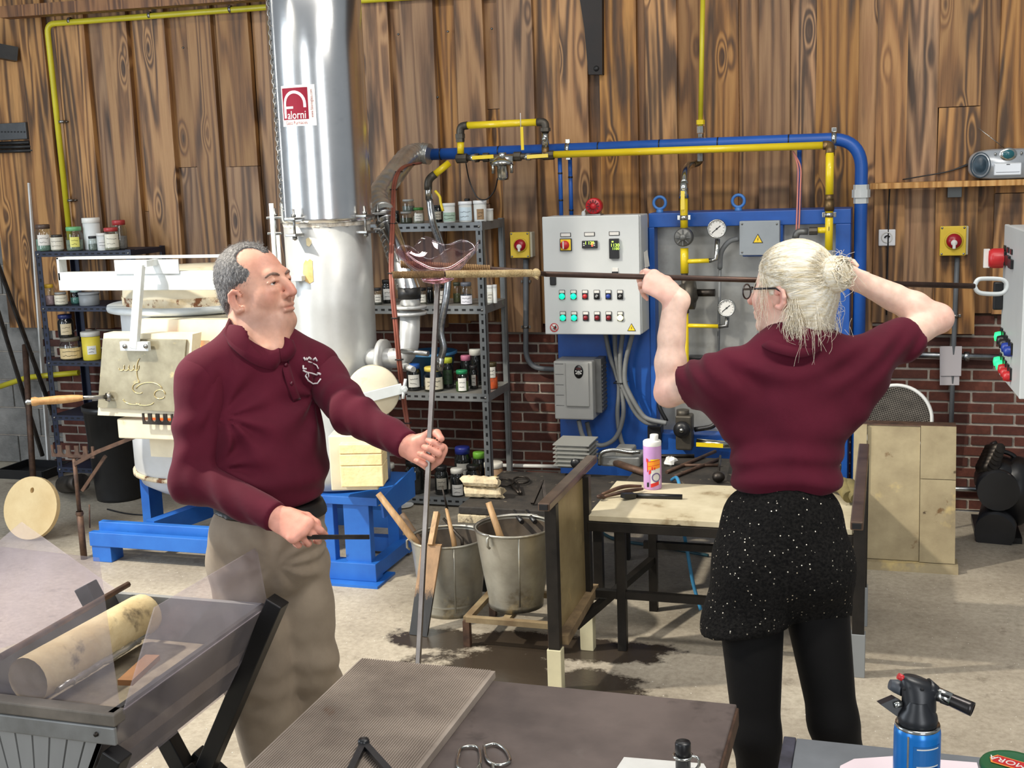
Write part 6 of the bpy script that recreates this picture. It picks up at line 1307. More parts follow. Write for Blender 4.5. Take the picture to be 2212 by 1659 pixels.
M_REDP = pm('red_print', C(214, 46, 40), None, 4, 0.5)
bpatch(-12, -10, 40, 62, 0.0014, 'red_print', M_REDP); bpatch(-11, 18, 51.5, 52.5, 0.0016, 'red_print', M_REDP, 0.15); bpatch(-2, 1, 44, 51, 0.0016, 'red_print', M_REDP, 0.15); bpatch(3, 6, 45, 50, 0.0016, 'red_print', M_REDP, 0.15); bpatch(-8, -3, 34, 42, 0.0013, 'red_print', M_REDP, 0.8); bpatch(-11, 18, 61.5, 62.8, 0.0016, 'red_print', M_REDP, 0.15)
bpatch(-4, 14, 6, 14, 0.0012, 'red_print', M_REDP, 0.3); bpatch(-14, -9, 62, 70, 0.0008, 'red_mark', M_REDP, -0.4); bpatch(-13, -8, 6, 16, 0.0008, 'black_mark', M_INK, 0.2)
q = MB(); 
for r0, r1, mm in ((7.5, 10, None),):
    vs = []
    for i in range(24): t = 2*math.pi*i/24; vs += [onbot(8+r0*math.cos(t), 28+r0*math.sin(t), 0.0014), onbot(8+r1*math.cos(t), 28+r1*math.sin(t), 0.0014)]
    q.add(vs, [(2*i, (2*i+2) % 48, (2*i+3) % 48, 2*i+1) for i in range(24)])
q.build('round_emblem', pm('violet_print', C(110, 90, 140), None, 4, 0.5), bb_)
# ---- tools lying on the seat
def bt_rod(px0, py0, px1, py1, z, r, name, label, cat, mat, parent=None):
    o = MB().tube([onZ(px0, py0, z+r), onZ(px1, py1, z+r)], r, 10).build(name, mat); return tag(o, label, cat)
jk = thing('steel_tongs', 'black steel tool with a round shaft lying before the lilac bottle', 'tool', onZ(1410, 1073, ZS))
a, b, c = onZ(1345, 1071, ZS+0.02), onZ(1370, 1070, ZS+0.012), onZ(1474, 1073, ZS+0.011)
MB().tube([b, c], 0.010, 10).build('shaft', M_BLK, jk); MB().bar(a, b, 0.03, 0.02).build('head', M_BLK, jk)
jk2 = thing('glass_jacks', 'rusty jack pincers lying left of the lilac bottle on the bench', 'tool', onZ(1345, 1055, ZS))
for (p0, p1, p2) in (((1300, 1068), (1345, 1052), (1385, 1050)), ((1305, 1073), (1350, 1062), (1388, 1056))): MB().tube(spline([onZ(*p0, ZS+0.008), onZ(*p1, ZS+0.02), onZ(*p2, ZS+0.012)], 6), [0.006+0.003*math.sin(i/12*math.pi) for i in range(13)], 8).build('blade', M_RUST, jk2)
MB().tube(spline([onZ(1300, 1070, ZS+0.01), onZ(1292, 1073, ZS+0.02), onZ(1305, 1075, ZS+0.01)], 6), 0.007, 8).build('spring_end', M_RUST, jk2)
gl_ = thing('work_glove', 'olive work glove bundled at the right end of the bench seat', 'glove', onZ(1820, 1085, ZS))
p = onZ(1818, 1092, ZS); q = MB()
for (dx, dy, r_, l_) in ((0, 0.10, 0.035, 0.12), (0.03, 0.08, 0.03, 0.10)): q.tube(spline([p+Vector((dx-0.05, dy+0.1, 0.03)), p+Vector((dx, dy, 0.055)), p+Vector((dx+0.03, dy-0.10, 0.036))], 6), [0.026+0.008*math.sin(i/12*math.pi) for i in range(13)], 12)
q.build('glove_body', pm('olive_cloth', C(120, 108, 66), C(92, 84, 54), 16, 0.85), gl_)
# ---- low tool tables behind
ZT = 0.46; ZT1 = 0.415
tt = thing('tool_table', 'low sooty tool table with wooden blocks behind the buckets', 'table', (-1.5, 5.2, 0))
xt0 = onY(990, 1095, 5.02).x; 
MB().box((xt0, 5.02, ZT1-0.035), (-1.19, 5.70, ZT1), 0.004).build('table_top', M_SOOT, tt, (xt0, 5.02, ZT1)); MB().box((xt0-0.003, 5.012, ZT1-0.075), (-1.187, 5.04, ZT1-0.037), 0.003).build('front_board', M_OLDWOOD, tt)
for (x, y) in ((xt0+0.10, 5.07), (-1.22, 5.07), (xt0+0.10, 5.65), (-1.22, 5.65)): MB().box((x-0.02, y-0.02, 0), (x+0.02, y+0.02, ZT1-0.036)).build('leg', M_BFRAME, tt)
t2 = thing('rear_tool_table', 'low dark table covered with iron tools behind the bench seat', 'table', (-0.8, 5.5, 0))
MB().box((-1.17, 5.06, ZT-0.03), (-0.2, 5.95, ZT), 0.004).build('table_top', M_SOOT, t2, (-1.17, 5.06, ZT))
for (x, y) in ((-1.13, 5.1), (-0.25, 5.1), (-1.13, 5.9), (-0.25, 5.9)): MB().box((x-0.02, y-0.02, 0), (x+0.02, y+0.02, ZT-0.031)).build('leg', M_BFRAME, t2)
def block(px, py, w, h, d, zb, label, rot):
    p = onZ(px, py, zb); s = 1/ppm(p); q = MB(); n = 14; rnd_ = random.Random(px)
    L_ = w*s/2; rr = h*s/2; vs = []
    for i in range(n+1):
        x = -L_+2*L_*i/n
        for k_ in range(10): a = 2*math.pi*k_/10; e = rr*(1+rnd_.uniform(-.10, .10)); vs.append((x+(rnd_.uniform(-.012, .012) if i in (0, n) else 0), math.cos(a)*e*d, math.sin(a)*e+rr))
    fs = [(i*10+k_, i*10+(k_+1) % 10, (i+1)*10+(k_+1) % 10, (i+1)*10+k_) for i in range(n) for k_ in range(10)] + [tuple(range(10)), tuple(range(n*10, n*10+10))]
    M_ = Matrix.Translation(p+Y3*rr) @ Matrix.Rotation(rot, 4, 'Z'); q.add([M_ @ Vector(v) for v in vs], fs)
    o = q.build('wood_log', M_OLDWOOD, None, p); tag(o, label, 'wood block', 'wood blocks on the tool table'); return o
block(1042, 1078, 86, 24, 1.3, ZT1, 'split pale wood block lying lower on the tool table', 0.05); b2_ = block(1036, 1078, 80, 24, 1.3, ZT1, 'split pale wood block lying on top of the other block', -0.03); b2_.location.z += 24/ppm(b2_.location)
# tools on the left table
sh_ = thing('iron_shears', 'dark iron shears with ring handles on the sooty tool table', 'shears', onZ(1120, 1045, ZT1))
for (px, py) in ((1092, 1042), (1126, 1037)):
    path = [onZ(px+17*math.cos(t), py+7*math.sin(t), ZT1+0.012) for t in np.linspace(0, 2*math.pi, 16, endpoint=False)]; MB().tube(path, 0.005, 6, closed=True).build('ring_handle', M_DSTEEL, sh_)
MB().tube([onZ(1105, 1048, ZT1+0.012), onZ(1122, 1066, ZT1+0.01)], [0.006, 0.008], 8).build('blade', M_DSTEEL, sh_); MB().tube([onZ(1118, 1044, ZT1+0.02), onZ(1126, 1066, ZT1+0.012)], [0.006, 0.007], 8).build('blade', M_DSTEEL, sh_)
cl = thing('iron_tongs', 'black iron tongs standing open at the front of the tool table', 'tongs', onZ(1165, 1085, ZT1))
for (a, b) in (((1172, 1038), (1150, 1088)), ((1172, 1038), (1178, 1082))): MB().bar(onZ(*a, ZT1+0.09), onZ(*b, ZT1+0.01), 0.016, 0.012).build('jaw', M_DSTEEL, cl)
rnd_ = random.Random(4)
for i, (a, b, r_, lab) in enumerate((((1390, 985), (1500, 985), 0.010, 'dark iron rod lying behind the lilac bottle, rearmost of the rods'), ((1440, 1020), (1545, 975), 0.009, 'rusty iron rod lying crosswise behind the bottle, upper of the pair'), ((1455, 1030), (1552, 992), 0.009, 'rusty iron rod lying crosswise behind the bottle, lower of the pair'), ((1330, 1000), (1395, 1022), 0.018, 'thick black iron bar left of the bottle, pointing to it'), ((1470, 1005), (1556, 1005), 0.008, 'thin rusty rod lying level left of the maroon shirt'))):
    tag(MB().tube([onZ(*a, ZT+r_), onZ(*b, ZT+r_)], r_, 8).build('iron_rod', M_RUST if i else M_DSTEEL), lab, 'rod', 'rods on the rear table')
ld = thing('ladle', 'dark ladle lying on the rear table near the shirt', 'ladle', onZ(1550, 1030, ZT)); MB().ball(onZ(1552, 1030, ZT+0.03), 0.03, (1, 1, 0.9)).build('cup', M_DSTEEL, ld); MB().tube([onZ(1552, 1025, ZT+0.04), onZ(1556, 985, ZT+0.05)], 0.006, 8).build('stem', M_DSTEEL, ld)
# motor-like finned block and grey valve casting at the left of the rear table
mt = thing('finned_motor', 'small grey finned motor on the table below the drive box', 'motor', onZ(1240, 1015, ZT))
c = onZ(1232, 1012, ZT)+Vector((0, 0.08, 0)); q = MB(); q.box((c.x-0.07, c.y-0.08, c.z), (c.x+0.09, c.y+0.10, c.z+0.12), 0.01); q.build('housing', pm('alu_casting', C(150, 150, 144), C(120, 120, 114), 8, 0.5, 0.5), mt)
for i in range(6): MB().box((c.x-0.085, c.y-0.09, c.z+0.012+i*0.021), (c.x+0.10, c.y+0.11, c.z+0.018+i*0.021)).build('fin', pm('alu_fin', C(170, 170, 164), None, 8, 0.45, 0.5), mt)
MB().lathe([(0, .012), (.022, .012), (.026, 0)], (c.x+0.03, c.y-0.09, c.z+0.03), (0, -1, 0), 14).build('shaft_end', M_BLK, mt)
vc = thing('valve_casting', 'grey cast valve head with a chrome bow on the rear table', 'casting', onZ(1340, 1010, ZT)); q = MB(); c = onZ(1340, 1008, ZT); q.box((c.x-0.10, c.y-0.01, c.z), (c.x+0.10, c.y+0.16, c.z+0.055), 0.01); q.box((c.x-0.03, c.y+0.02, c.z+0.05), (c.x+0.06, c.y+0.12, c.z+0.09), 0.01); q.build('body', pm('alu_casting2', C(160, 160, 156), C(130, 130, 126), 8, 0.45, 0.6), vc)
MB().tube(spline([c+Vector((-0.10, -0.02, 0.01)), c+Vector((-0.09, -0.03, 0.07)), c+Vector((-0.03, -0.03, 0.09)), c+Vector((0.05, -0.02, 0.08)), c+Vector((0.10, 0, 0.08))], 6), 0.011, 8).build('bow_handle', M_NICK, vc)
hx0 = onY(1466, 1040, 5.05).x
bhs = MB().tube(spline([(hx0-0.10, 5.45, ZT+0.01), (hx0-0.05, 5.30, ZT+0.06), (hx0-0.01, 5.14, ZT+0.05), (hx0, 5.042, ZT), (hx0+0.03, 5.040, 0.30), (hx0+0.06, 5.04, 0.12), (hx0+0.10, 5.0, 0.01)], 8), 0.008, 8).build('blue_air_hose', pm('hose_blue', C(60, 140, 186), C(50, 120, 164), 6, 0.4)); tag(bhs, 'light blue air hose hanging over the back of the bench', 'hose')
fh = MB().tube(spline([onZ(1285, 1140, 0.01), onZ(1330, 1165, 0.01), onZ(1420, 1180, 0.01), onZ(1530, 1200, 0.01)], 8), 0.008, 8).build('floor_hose', pm('hose_teal', C(40, 84, 96), C(34, 72, 84), 6, 0.5)); tag(fh, 'dark teal hose lying on the floor under the bench', 'hose')
pp = thing('crumpled_wrap', 'crumpled white paper on the rear tool table', 'paper', onZ(1445, 1005, ZT)); q = MB(); c = onZ(1447, 1005, ZT); 
q.ball(c+Z3*0.02, 0.03, (1.1, 0.9, 0.7), 9, 6); rn = random.Random(3); q.v = [tuple(Vector(v)+Vector((rn.uniform(-.009, .009), rn.uniform(-.009, .009), rn.uniform(-.006, .006)))) for v in q.v]; q.sm = [False]*len(q.f); q.build('crumple', M_PAPER, pp)
# ---- buckets
def bucket(c, R0, R1, H, label, hdl_ang):
    t = thing('zinc_bucket', label, 'bucket', c, 'galvanised water buckets')
    q = MB().lathe([(0, 0.012), (R0*0.96, 0.012), (R0, 0.0), (R0*1.01, 0.02), (R0*1.0, 0.03), (R0+(R1-R0)*0.5, H*0.5), (R1, H-0.006)], c, seg=40); q.lathe([(R1-0.004, H-0.008), (R0*0.98, 0.03), (0, 0.03)], c, seg=40)
    q.build('shell', M_BZINC, t, c)
    q = MB().lathe([(R1-0.006, H-0.012), (R0*0.965, 0.035), (0, 0.034)], c, seg=40).build('soot_lining', M_BINT, t)
    MB().tube([c+Vector((math.cos(a)*R1, math.sin(a)*R1, H)) for a in np.linspace(0, 2*math.pi, 40, endpoint=False)], 0.006, 8, closed=True).build('rim', M_BZINC, t)
    MB().lathe([(R0*1.015, 0.045), (R0*1.03, 0.05), (R0*1.02, 0.056)], c, seg=40).build('hoop', M_BZINC, t)
    d = Vector((math.cos(hdl_ang), math.sin(hdl_ang), 0))
    for s_ in (-1, 1):
        e = c+d*(R1*s_)+Z3*(H-0.02); MB().tube([e+Vector((0, 0, 0.02))+d*0.004*s_, e+d*0.016*s_+Z3*0.012, e+d*0.016*s_-Z3*0.02, e+d*0.004*s_-Z3*0.03], 0.006, 6).build('ear', M_BZINC, t)
    nrm = Vector((-d.y, d.x, 0))
    if nrm.y < 0: nrm = -nrm
    path = [c+d*(R1*1.05*math.cos(t_))+nrm*(R1*1.0*math.sin(t_))+Z3*(H+0.004+0.0*math.sin(t_)) for t_ in np.linspace(0, math.pi, 18)]
    MB().tube(path, 0.0035, 6).build('bail_handle', M_STEEL, t)
    a = math.atan2(-c.y, -c.x)+0.12; MB().tube([c+Vector((math.cos(a)*R0*1.01, math.sin(a)*R0*1.01, 0.03)), c+Vector((math.cos(a)*R1*1.005, math.sin(a)*R1*1.005, H-0.005))], 0.004, 6).build('seam', M_BZINC, t)
    return t
p = onZ(953, 1338); c1 = Vector((p.x, p.y+0.135, 0)); s1 = 1/ppm(c1)
H1 = 0.335
bucket(c1, 0.135, 81*s1, H1, 'galvanised bucket with tool handles standing on the floor, left of the two', math.radians(200))
ZST = 0.13
p = onZ(1098, 1326, ZST); c2 = Vector((p.x, p.y+0.115, ZST)); s2 = 1/ppm(c2)
bucket(c2, 0.115, 83*s2, 0.34, 'sooty galvanised bucket on the low iron stand, right of the two', math.radians(250))
st = thing('bucket_stand', 'low rusty iron stand carrying the right bucket', 'stand', (c2.x, c2.y, 0))
sx0, sx1, sy0, sy1 = onZ(1003, 1335, ZST).x+0.0, c2.x+0.20, c2.y-0.17, c2.y+0.17
q = MB()
for (a, b) in (((sx0, sy0, 0), (sx1, sy0, 0)), ((sx0, sy1, 0), (sx1, sy1, 0)), ((sx0, sy0, 0), (sx0, sy1, 0)), ((sx1, sy0, 0), (sx1, sy1, 0)), ((c2.x, sy0, 0), (c2.x, sy1, 0))): zo = 0.0 if a[1] == b[1] else 0.003; q.bar(Vector(a)+Z3*(ZST-0.013-zo), Vector(b)+Z3*(ZST-0.013-zo), 0.03, 0.022)
q.build('frame', pm('rusty_stand', C(150, 132, 100), C(112, 92, 66), 9, 0.7, 0.2), st)
for (x, y) in ((sx0, sy0), (sx1, sy0), (sx0, sy1), (sx1, sy1)): MB().box((x-0.014, y-0.014, 0), (x+0.014, y+0.014, ZST-0.02)).build('leg', M_RUST, st)
# tools standing in the buckets
def inb(c, R, H, px, py, Yc): return onY(px, py, Yc)
def tool(label, pts, r, mat, name='bucket_tool', cat='tool', group='tools standing in the buckets'):
    o = MB().tube(pts, r, 10).build(name, mat); return tag(o, label, cat, group)
tool('long wooden handle leaning out to the left of the left bucket', [onY(817, 1066, c1.y-0.05), onY(898, 1172, c1.y-0.06), onY(925, 1230, c1.y-0.02)], [0.014, 0.018, 0.016], M_HANDLE)
tool('shorter dark wooden handle inside the left bucket', [onY(868, 1110, c1.y+0.05), onY(905, 1168, c1.y+0.03), onY(925, 1200, c1.y+0.03)], [0.013, 0.016, 0.016], pm('dark_worn_handle', C(110, 88, 66), C(84, 66, 50), 8, 0.6))
tool('wooden handle with long thin iron spike in the left bucket', [onY(955, 1050, c1.y+0.12), onY(966, 1100, c1.y+0.1)], [0.003, 0.006], M_DSTEEL, 'spike_tool'); tool('slim wooden tool shaft in the left bucket behind the rod', [onY(964, 1098, c1.y+0.1), onY(980, 1168, c1.y+0.06), onY(984, 1200, c1.y+0.05)], [0.007, 0.012, 0.012], M_HANDLE)
tool('dark iron blade standing in the left bucket', [onY(958, 1120, c1.y+0.1), onY(998, 1165, c1.y+0.06), onY(1000, 1200, c1.y+0.05)], [0.006, 0.008, 0.008], M_DSTEEL)
tool('pale wooden handle standing in the right bucket', [onY(1055, 1085, c2.y+0.02), onY(1085, 1172, c2.y+0.0), onY(1092, 1215, c2.y+0.02)], [0.013, 0.016, 0.015], M_HANDLE)
for i in range(2): tag(MB().tube([onY(1110+i*28, 1105, c2.y+0.22), onY(1128+i*28, 1128, c2.y+0.1)], 0.010, 8).build('bucket_tool', M_BLK), ('black tool end leaning behind the right bucket, left one', 'black tool end leaning behind the right bucket, right one')[i], 'tool', 'black tool ends')
# wet wooden paddle leaning on the left bucket
pd = thing('wooden_paddle', 'flat wooden paddle with charred wet end leaning on the left bucket', 'paddle', onZ(905, 1375))
b0, b1, t0, t1 = onZ(884, 1370, 0.002), onZ(922, 1376, 0.002), onY(910, 1178, c1.y-0.185), onY(952, 1180, c1.y-0.185)
m0, m1 = b0.lerp(t0, 0.5), b1.lerp(t1, 0.5)
def paddle_mat():
    m, nt, b = _new('charred_paddle'); ge = N(nt, 'ShaderNodeNewGeometry'); sp = N(nt, 'ShaderNodeSeparateXYZ'); L(nt, ge.outputs['Position'], sp.inputs[0])
    mp = N(nt, 'ShaderNodeMapping'); mp.inputs['Scale'].default_value = (30, 30, 9); L(nt, ge.outputs['Position'], mp.inputs[0]); nz = N(nt, 'ShaderNodeTexNoise', i_Scale=1.0, i_Detail=6.0, i_Roughness=0.7); L(nt, mp.outputs[0], nz.inputs['Vector'])
    ad = N(nt, 'ShaderNodeMath', operation='MULTIPLY_ADD'); ad.inputs[1].default_value = 0.16; L(nt, nz.outputs['Fac'], ad.inputs[0]); L(nt, sp.outputs[2], ad.inputs[2])
    r1 = ramp(nt, [(0.235, C(34, 34, 34)), (0.275, C(150, 120, 88))]); L(nt, ad.outputs[0], r1.inputs[0]); r2 = ramp(nt, [(0.3, (0.72, 0.7, 0.68, 1)), (0.7, (1.15, 1.1, 1.05, 1))]); L(nt, nz.outputs['Fac'], r2.inputs[0])
    L(nt, mix(nt, 1.0, r1.outputs[0], r2.outputs[0], 'MULTIPLY'), b.inputs['Base Color']); b.inputs['Roughness'].default_value = 0.5; return m
MB().prism([b0, b1, t1, t0], (0.0, 0.018, 0.004)).build('blade', paddle_mat(), pd)
MB().bar(t0.lerp(t1, 0.5), onY(944, 1108, c1.y-0.08), 0.022, 0.03, up=(0, -1, 0)).build('handle', M_HANDLE, pd)
wl = thing('small_dish', 'small white dish on the floor behind the left bucket', 'dish', onZ(872, 1092, 0)); MB().lathe([(0, .006), (.05, .008), (.06, .018), (.055, .018), (.04, .012), (0, .012)], onZ(872, 1096, 0), seg=24).build('dish_body', M_WHITE, wl)

# ---- clutter on the floor at the far left
q = MB().tube(spline([onZ(232, 1100, 0.004), onZ(265, 1108, 0.004), onZ(300, 1112, 0.004), onZ(345, 1112, 0.004)], 6), 0.005, 6).build('floor_cable', M_BLK); tag(q, 'thin black cable lying on the floor in front of the furnace', 'cable')
dt_ = thing('black_tray', 'flat black metal tray on the floor at the left wall', 'tray', onZ(55, 1030)); c = onZ(55, 1036); MB().box((c.x-0.22, c.y, 0), (c.x+0.14, c.y+0.3, 0.012)).build('tray_floor', M_BLK, dt_)
for (a, b) in (((-0.22, 0), (0.14, 0)), ((-0.22, 0.3), (0.14, 0.3)), ((-0.22, 0), (-0.22, 0.3)), ((0.14, 0), (0.14, 0.3))): MB().bar((c.x+a[0], c.y+a[1], 0.03), (c.x+b[0], c.y+b[1], 0.03), 0.012, 0.06).build('tray_side', M_BLK, dt_)
dp_ = MB().tube([onY(135, 1012, 6.25), onY(172, 1006, 6.05)], 0.055, 20).build('duct_stub', M_DSTEEL); dp_.location.z += 0.0; tag(dp_, 'short dark round duct piece lying under the blue shelf', 'duct')
zmn = min(v.co.z for v in dp_.data.vertices); dp_.location.z -= zmn-0.001
# ============================================================ FOREGROUND TABLES
M_MARV = pm('steel_marver', C(116, 104, 99), C(88, 79, 76), 3.5, 0.42, 0.15, bump=0.08, spots=[(C(120, 112, 106), 9, 0.62, 0.75), (C(50, 44, 42), 4, 0.6, 0.75)])
M_RIB = pm('ribbed_iron', C(170, 157, 144), C(128, 116, 106), 4, 0.5, 0.1, spots=[(C(120, 84, 56), 4, 0.62, 0.75)])
ZM = 0.75
mv_ = thing('marver_table', 'dark steel marver table in the foreground', 'table', (-0.75, 2.0, 0))
mx0, mx1, my1, my0 = -1.205, -0.300, 2.51, 1.45
MB().box((mx0, my0, ZM-0.05), (mx1, my1, ZM), 0.003).build('table_top', M_MARV, mv_, (mx0, my0, ZM))
MB().box((mx1-0.002, my0+0.01, ZM-0.045), (mx1+0.006, my1-0.01, ZM-0.004), 0.002).build('edge_strip', M_RUST, mv_)
for (x, y) in ((mx0+0.05, my1-0.06), (mx1-0.05, my1-0.06), (mx0+0.05, my0+0.05), (mx1-0.05, my0+0.05)): MB().box((x-0.025, y-0.025, 0), (x+0.025, y+0.025, ZM-0.051), 0.002).build('leg', M_BLACKST, mv_)
rp_ = thing('ribbed_plate', 'ribbed iron plate lying on the left of the marver table', 'plate', (-1.03, 2.0, ZM))
rx0, rx1 = -1.205, -0.862; nr = 58; pit = (rx1-rx0-0.012)/nr
ribs = [MB().box((rx0, my0, ZM+0.001), (rx1, my1+0.012, ZM+0.018)).build('plate', M_RIB, rp_)]
q = MB()
for i in range(nr):
    x = rx0+0.004+pit*i; q.add([(x, my0, ZM+0.0175), (x+pit*0.55, my0, ZM+0.0175), (x+pit*0.42, my0, ZM+0.021), (x+pit*0.13, my0, ZM+0.021), (x, my1+0.010, ZM+0.0175), (x+pit*0.55, my1+0.010, ZM+0.0175), (x+pit*0.42, my1+0.010, ZM+0.021), (x+pit*0.13, my1+0.010, ZM+0.021)], [(0, 1, 2, 3), (7, 6, 5, 4), (1, 5, 6, 2), (2, 6, 7, 3), (3, 7, 4, 0)])
q.build('ribs', M_RIB, rp_)['kind'] = 'stuff'
ZR = ZM+0.021
cp_ = thing('black_calipers', 'black hinged calipers lying on the ribbed plate', 'calipers', onZ(786, 1605, ZR))
pv = onZ(786, 1606, ZR+0.012); MB().lathe([(0, .010), (.010, .010), (.012, .006), (.012, -.012)], pv, (0, 0, 1), 16).build('pivot', M_BLK, cp_)
for (x, y) in ((745, 1690), (862, 1690)): MB().bar(pv, onZ(x, y, ZR+0.010), 0.014, 0.010).build('arm', M_BLK, cp_)
sc_ = thing('steel_scissors', 'bright steel scissors with open loop handles on the marver', 'scissors', onZ(1045, 1655, ZM))
def loop(pts, r, name, parent, mat, z): return MB().tube(spline([onZ(x, y, z) for x, y in pts]+[onZ(*pts[0], z)], 5)[:-1], r, 8, closed=True).build(name, mat, parent)
loop([(988, 1640), (996, 1617), (1020, 1612), (1036, 1620), (1036, 1655), (1015, 1668), (990, 1658)], 0.0036, 'loop_handle', sc_, M_NICK, ZM+0.006)
loop([(1046, 1612), (1068, 1607), (1090, 1618), (1102, 1640), (1092, 1650), (1070, 1652), (1052, 1640)], 0.0036, 'loop_handle', sc_, M_NICK, ZM+0.006)
for (a, b) in (((1036, 1650), (1052, 1720)), ((1064, 1652), (1074, 1720))): MB().tube([onZ(*a, ZM+0.006), onZ(*b, ZM+0.006)], 0.004, 8).build('blade', M_NICK, sc_)
bl_ = thing('black_bolt_holder', 'short black cylinder with a steel ring standing on the marver', 'holder', onZ(1478, 1690, ZM))
p = onZ(1476, 1690, ZM); hh = 1/ppm(p); R = 17*hh
MB().lathe([(0, 95*hh), (R*0.92, 94*hh), (R, 91*hh), (R, 72*hh), (R*0.96, 70*hh), (R*0.96, 0), (0, 0)], p, seg=28).build('cylinder', M_BLK, bl_)
MB().tube([p+Vector((R*1.18*math.cos(t), R*1.18*math.sin(t), 62*hh)) for t in np.linspace(0, 2*math.pi, 24, endpoint=False)], 0.0025, 8, closed=True).build('ring', M_NICK, bl_)
MB().tube(spline([p+Vector((R*1.1, -0.004, 66*hh)), p+Vector((R*1.9, -0.006, 64*hh)), p+Vector((R*2.1, -0.006, 50*hh)), p+Vector((R*1.7, -0.006, 38*hh)), p+Vector((R*1.1, -0.006, 36*hh))], 6), 0.003, 8).build('curl', M_NICK, bl_)
pa_ = MB().prism([onZ(1332, 1660, ZM+0.001), onZ(1348, 1636, ZM+0.001), onZ(1520, 1650, ZM+0.001), onZ(1560, 1720, ZM+0.001), onZ(1320, 1720, ZM+0.001)], (0, 0, 0.0008)).build('paper_sheet', M_PAPER); tag(pa_, 'sheet of white paper under the black cylinder on the marver', 'paper')
# ---- small table at lower right with torch and jar
ZK = 0.92
sm_ = thing('side_table', 'grey-topped side table at the lower right corner', 'table', (0.15, 1.6, 0))
c0 = onZ(1703, 1592, ZK); sy1 = c0.y
M_SLATE = pm('grey_laminate', C(116, 120, 124), C(98, 102, 106), 5, 0.45, spots=[(C(150, 152, 150), 7, 0.64, 0.75)])
MB().box((c0.x+0.014, 1.1, ZK-0.03), (0.75, sy1, ZK), 0.002).build('table_top', M_SLATE, sm_, (0, 1.5, ZK)); MB().box((c0.x-0.008, 1.1, ZK-0.034), (c0.x+0.0135, sy1+0.001, ZK+0.001), 0.002).build('edge_trim', pm('worn_black_edge', C(32, 32, 38), C(70, 70, 84), 14, 0.5), sm_)
for (x, y) in ((c0.x+0.04, sy1-0.04), (0.7, sy1-0.04), (c0.x+0.04, 1.14), (0.7, 1.14)): MB().box((x-0.02, y-0.02, 0), (x+0.02, y+0.02, ZK-0.031)).build('leg', M_BLACKST, sm_)
# gas torch
tp = onD(1982, 1566, 1.80); tb = Vector((tp.x, tp.y, ZK+0.001)); s = 1/ppm(tp); R = 49*s; zt = tp.z
tr_ = thing('gas_torch', 'blue gas cartridge with black torch head on the side table', 'torch', tb)
M_CAN = pm('blue_can', C(30, 130, 214), C(24, 112, 196), 4, 0.25, 0.3)
can = MB().lathe([(0, 0), (R*0.93, 0), (R, 0.004), (R, zt-tb.z-0.010), (R*0.97, zt-tb.z-0.003), (R*0.93, zt-tb.z-0.001)], tb, seg=40).build('cartridge', M_CAN, tr_)
MB().lathe([(R*0.92, zt-tb.z-0.004), (R*0.96, zt-tb.z), (R*0.94, zt-tb.z+0.004), (R*0.80, zt-tb.z+0.001), (R*0.5, zt-tb.z+0.010), (0, zt-tb.z+0.012)], tb, seg=36).build('can_shoulder', M_NICK, tr_)
aim = math.atan2(-tb.y, -tb.x)
def can_patch(u0, u1, v0, v1, mat, name, e=0.0006):
    q = MB(); n = 10; vs = []
    for i in range(n+1): a = aim+(u0+(u1-u0)*i/n)*s/R; vs += [tb+Vector((math.cos(a)*(R+e), math.sin(a)*(R+e), zt-tb.z-v1*s)), tb+Vector((math.cos(a)*(R+e), math.sin(a)*(R+e), zt-tb.z-v0*s))]
    q.add(vs, [(2*i, 2*i+2, 2*i+3, 2*i+1) for i in range(n)]); return q.build(name, mat, can)
can_patch(-7, 58, 28, 75, pm('darker_blue_print', C(36, 110, 176), C(28, 96, 160), 8, 0.3), 'print_panel'); can_patch(-20, -16, 8, 110, M_NICK, 'can_seam'); can_patch(0, 50, 32, 35, M_PAPER, 'print_line', .001); can_patch(0, 50, 72, 75, M_PAPER, 'print_line', .001); can_patch(0, 50, 78, 110, pm('navy_print', C(20, 44, 110), None, 4, 0.3), 'print_panel', .001)
def tq(px, py, d=1.80): return onD(px, py, d)
M_TB = pm('torch_black', C(30, 32, 36), C(24, 26, 30), 8, 0.38)
MB().lathe([(0, -0.002), (R*0.78, 0.0), (R*0.86, 0.010), (R*0.82, 0.018), (R*0.62, 0.028), (R*0.50, 0.040)], Vector((tb.x, tb.y, zt)), seg=32).build('collar', M_TB, tr_)
q = MB(); rings = []
# head: from the collar up, a rounded wedge pointing to the nozzle
n = 24
sections = [((1985, 1530), 36, 34), ((1985, 1505), 36, 32), ((1987, 1485), 40, 30), ((1984, 1472), 38, 26), ((1974, 1462), 22, 16)]
vs = []
ux = _r; uy = Vector((-_r.y, _r.x, 0)).normalized()
for (c, rx, ry) in sections:
    cc = tq(*c)
    for k_ in range(n): a = 2*math.pi*k_/n; vs.append(cc+ux*(math.cos(a)*rx*s)+uy*(math.sin(a)*ry*s)+_u*(-0.16*math.cos(a)*rx*s if c[1] < 1490 else 0))
q.add(vs, [(i*n+k_, i*n+(k_+1) % n, (i+1)*n+(k_+1) % n, (i+1)*n+k_) for i in range(len(sections)-1) for k_ in range(n)]+[tuple(range(4*n, 5*n))], True)
q.tube([tq(2000, 1490), tq(2022, 1498)], [26*s, 17*s], 20)
hd_ = q.build('torch_head', M_TB, tr_)
for (x, y) in ((1953, 1489), (1993, 1490)): MB().lathe([(0, .001), (.0022, .001), (.0022, -.002)], tq(x, y, 1.777), -_f, 10).build('screw_hole', M_HOLE, hd_)
na, nb_ = tq(2018, 1496), tq(2100, 1532, 1.77)
nz_ = MB().tube([na, na.lerp(nb_, 0.45)], [15.5*s, 15*s], 24).build('nozzle_sleeve', M_NICK, tr_); 
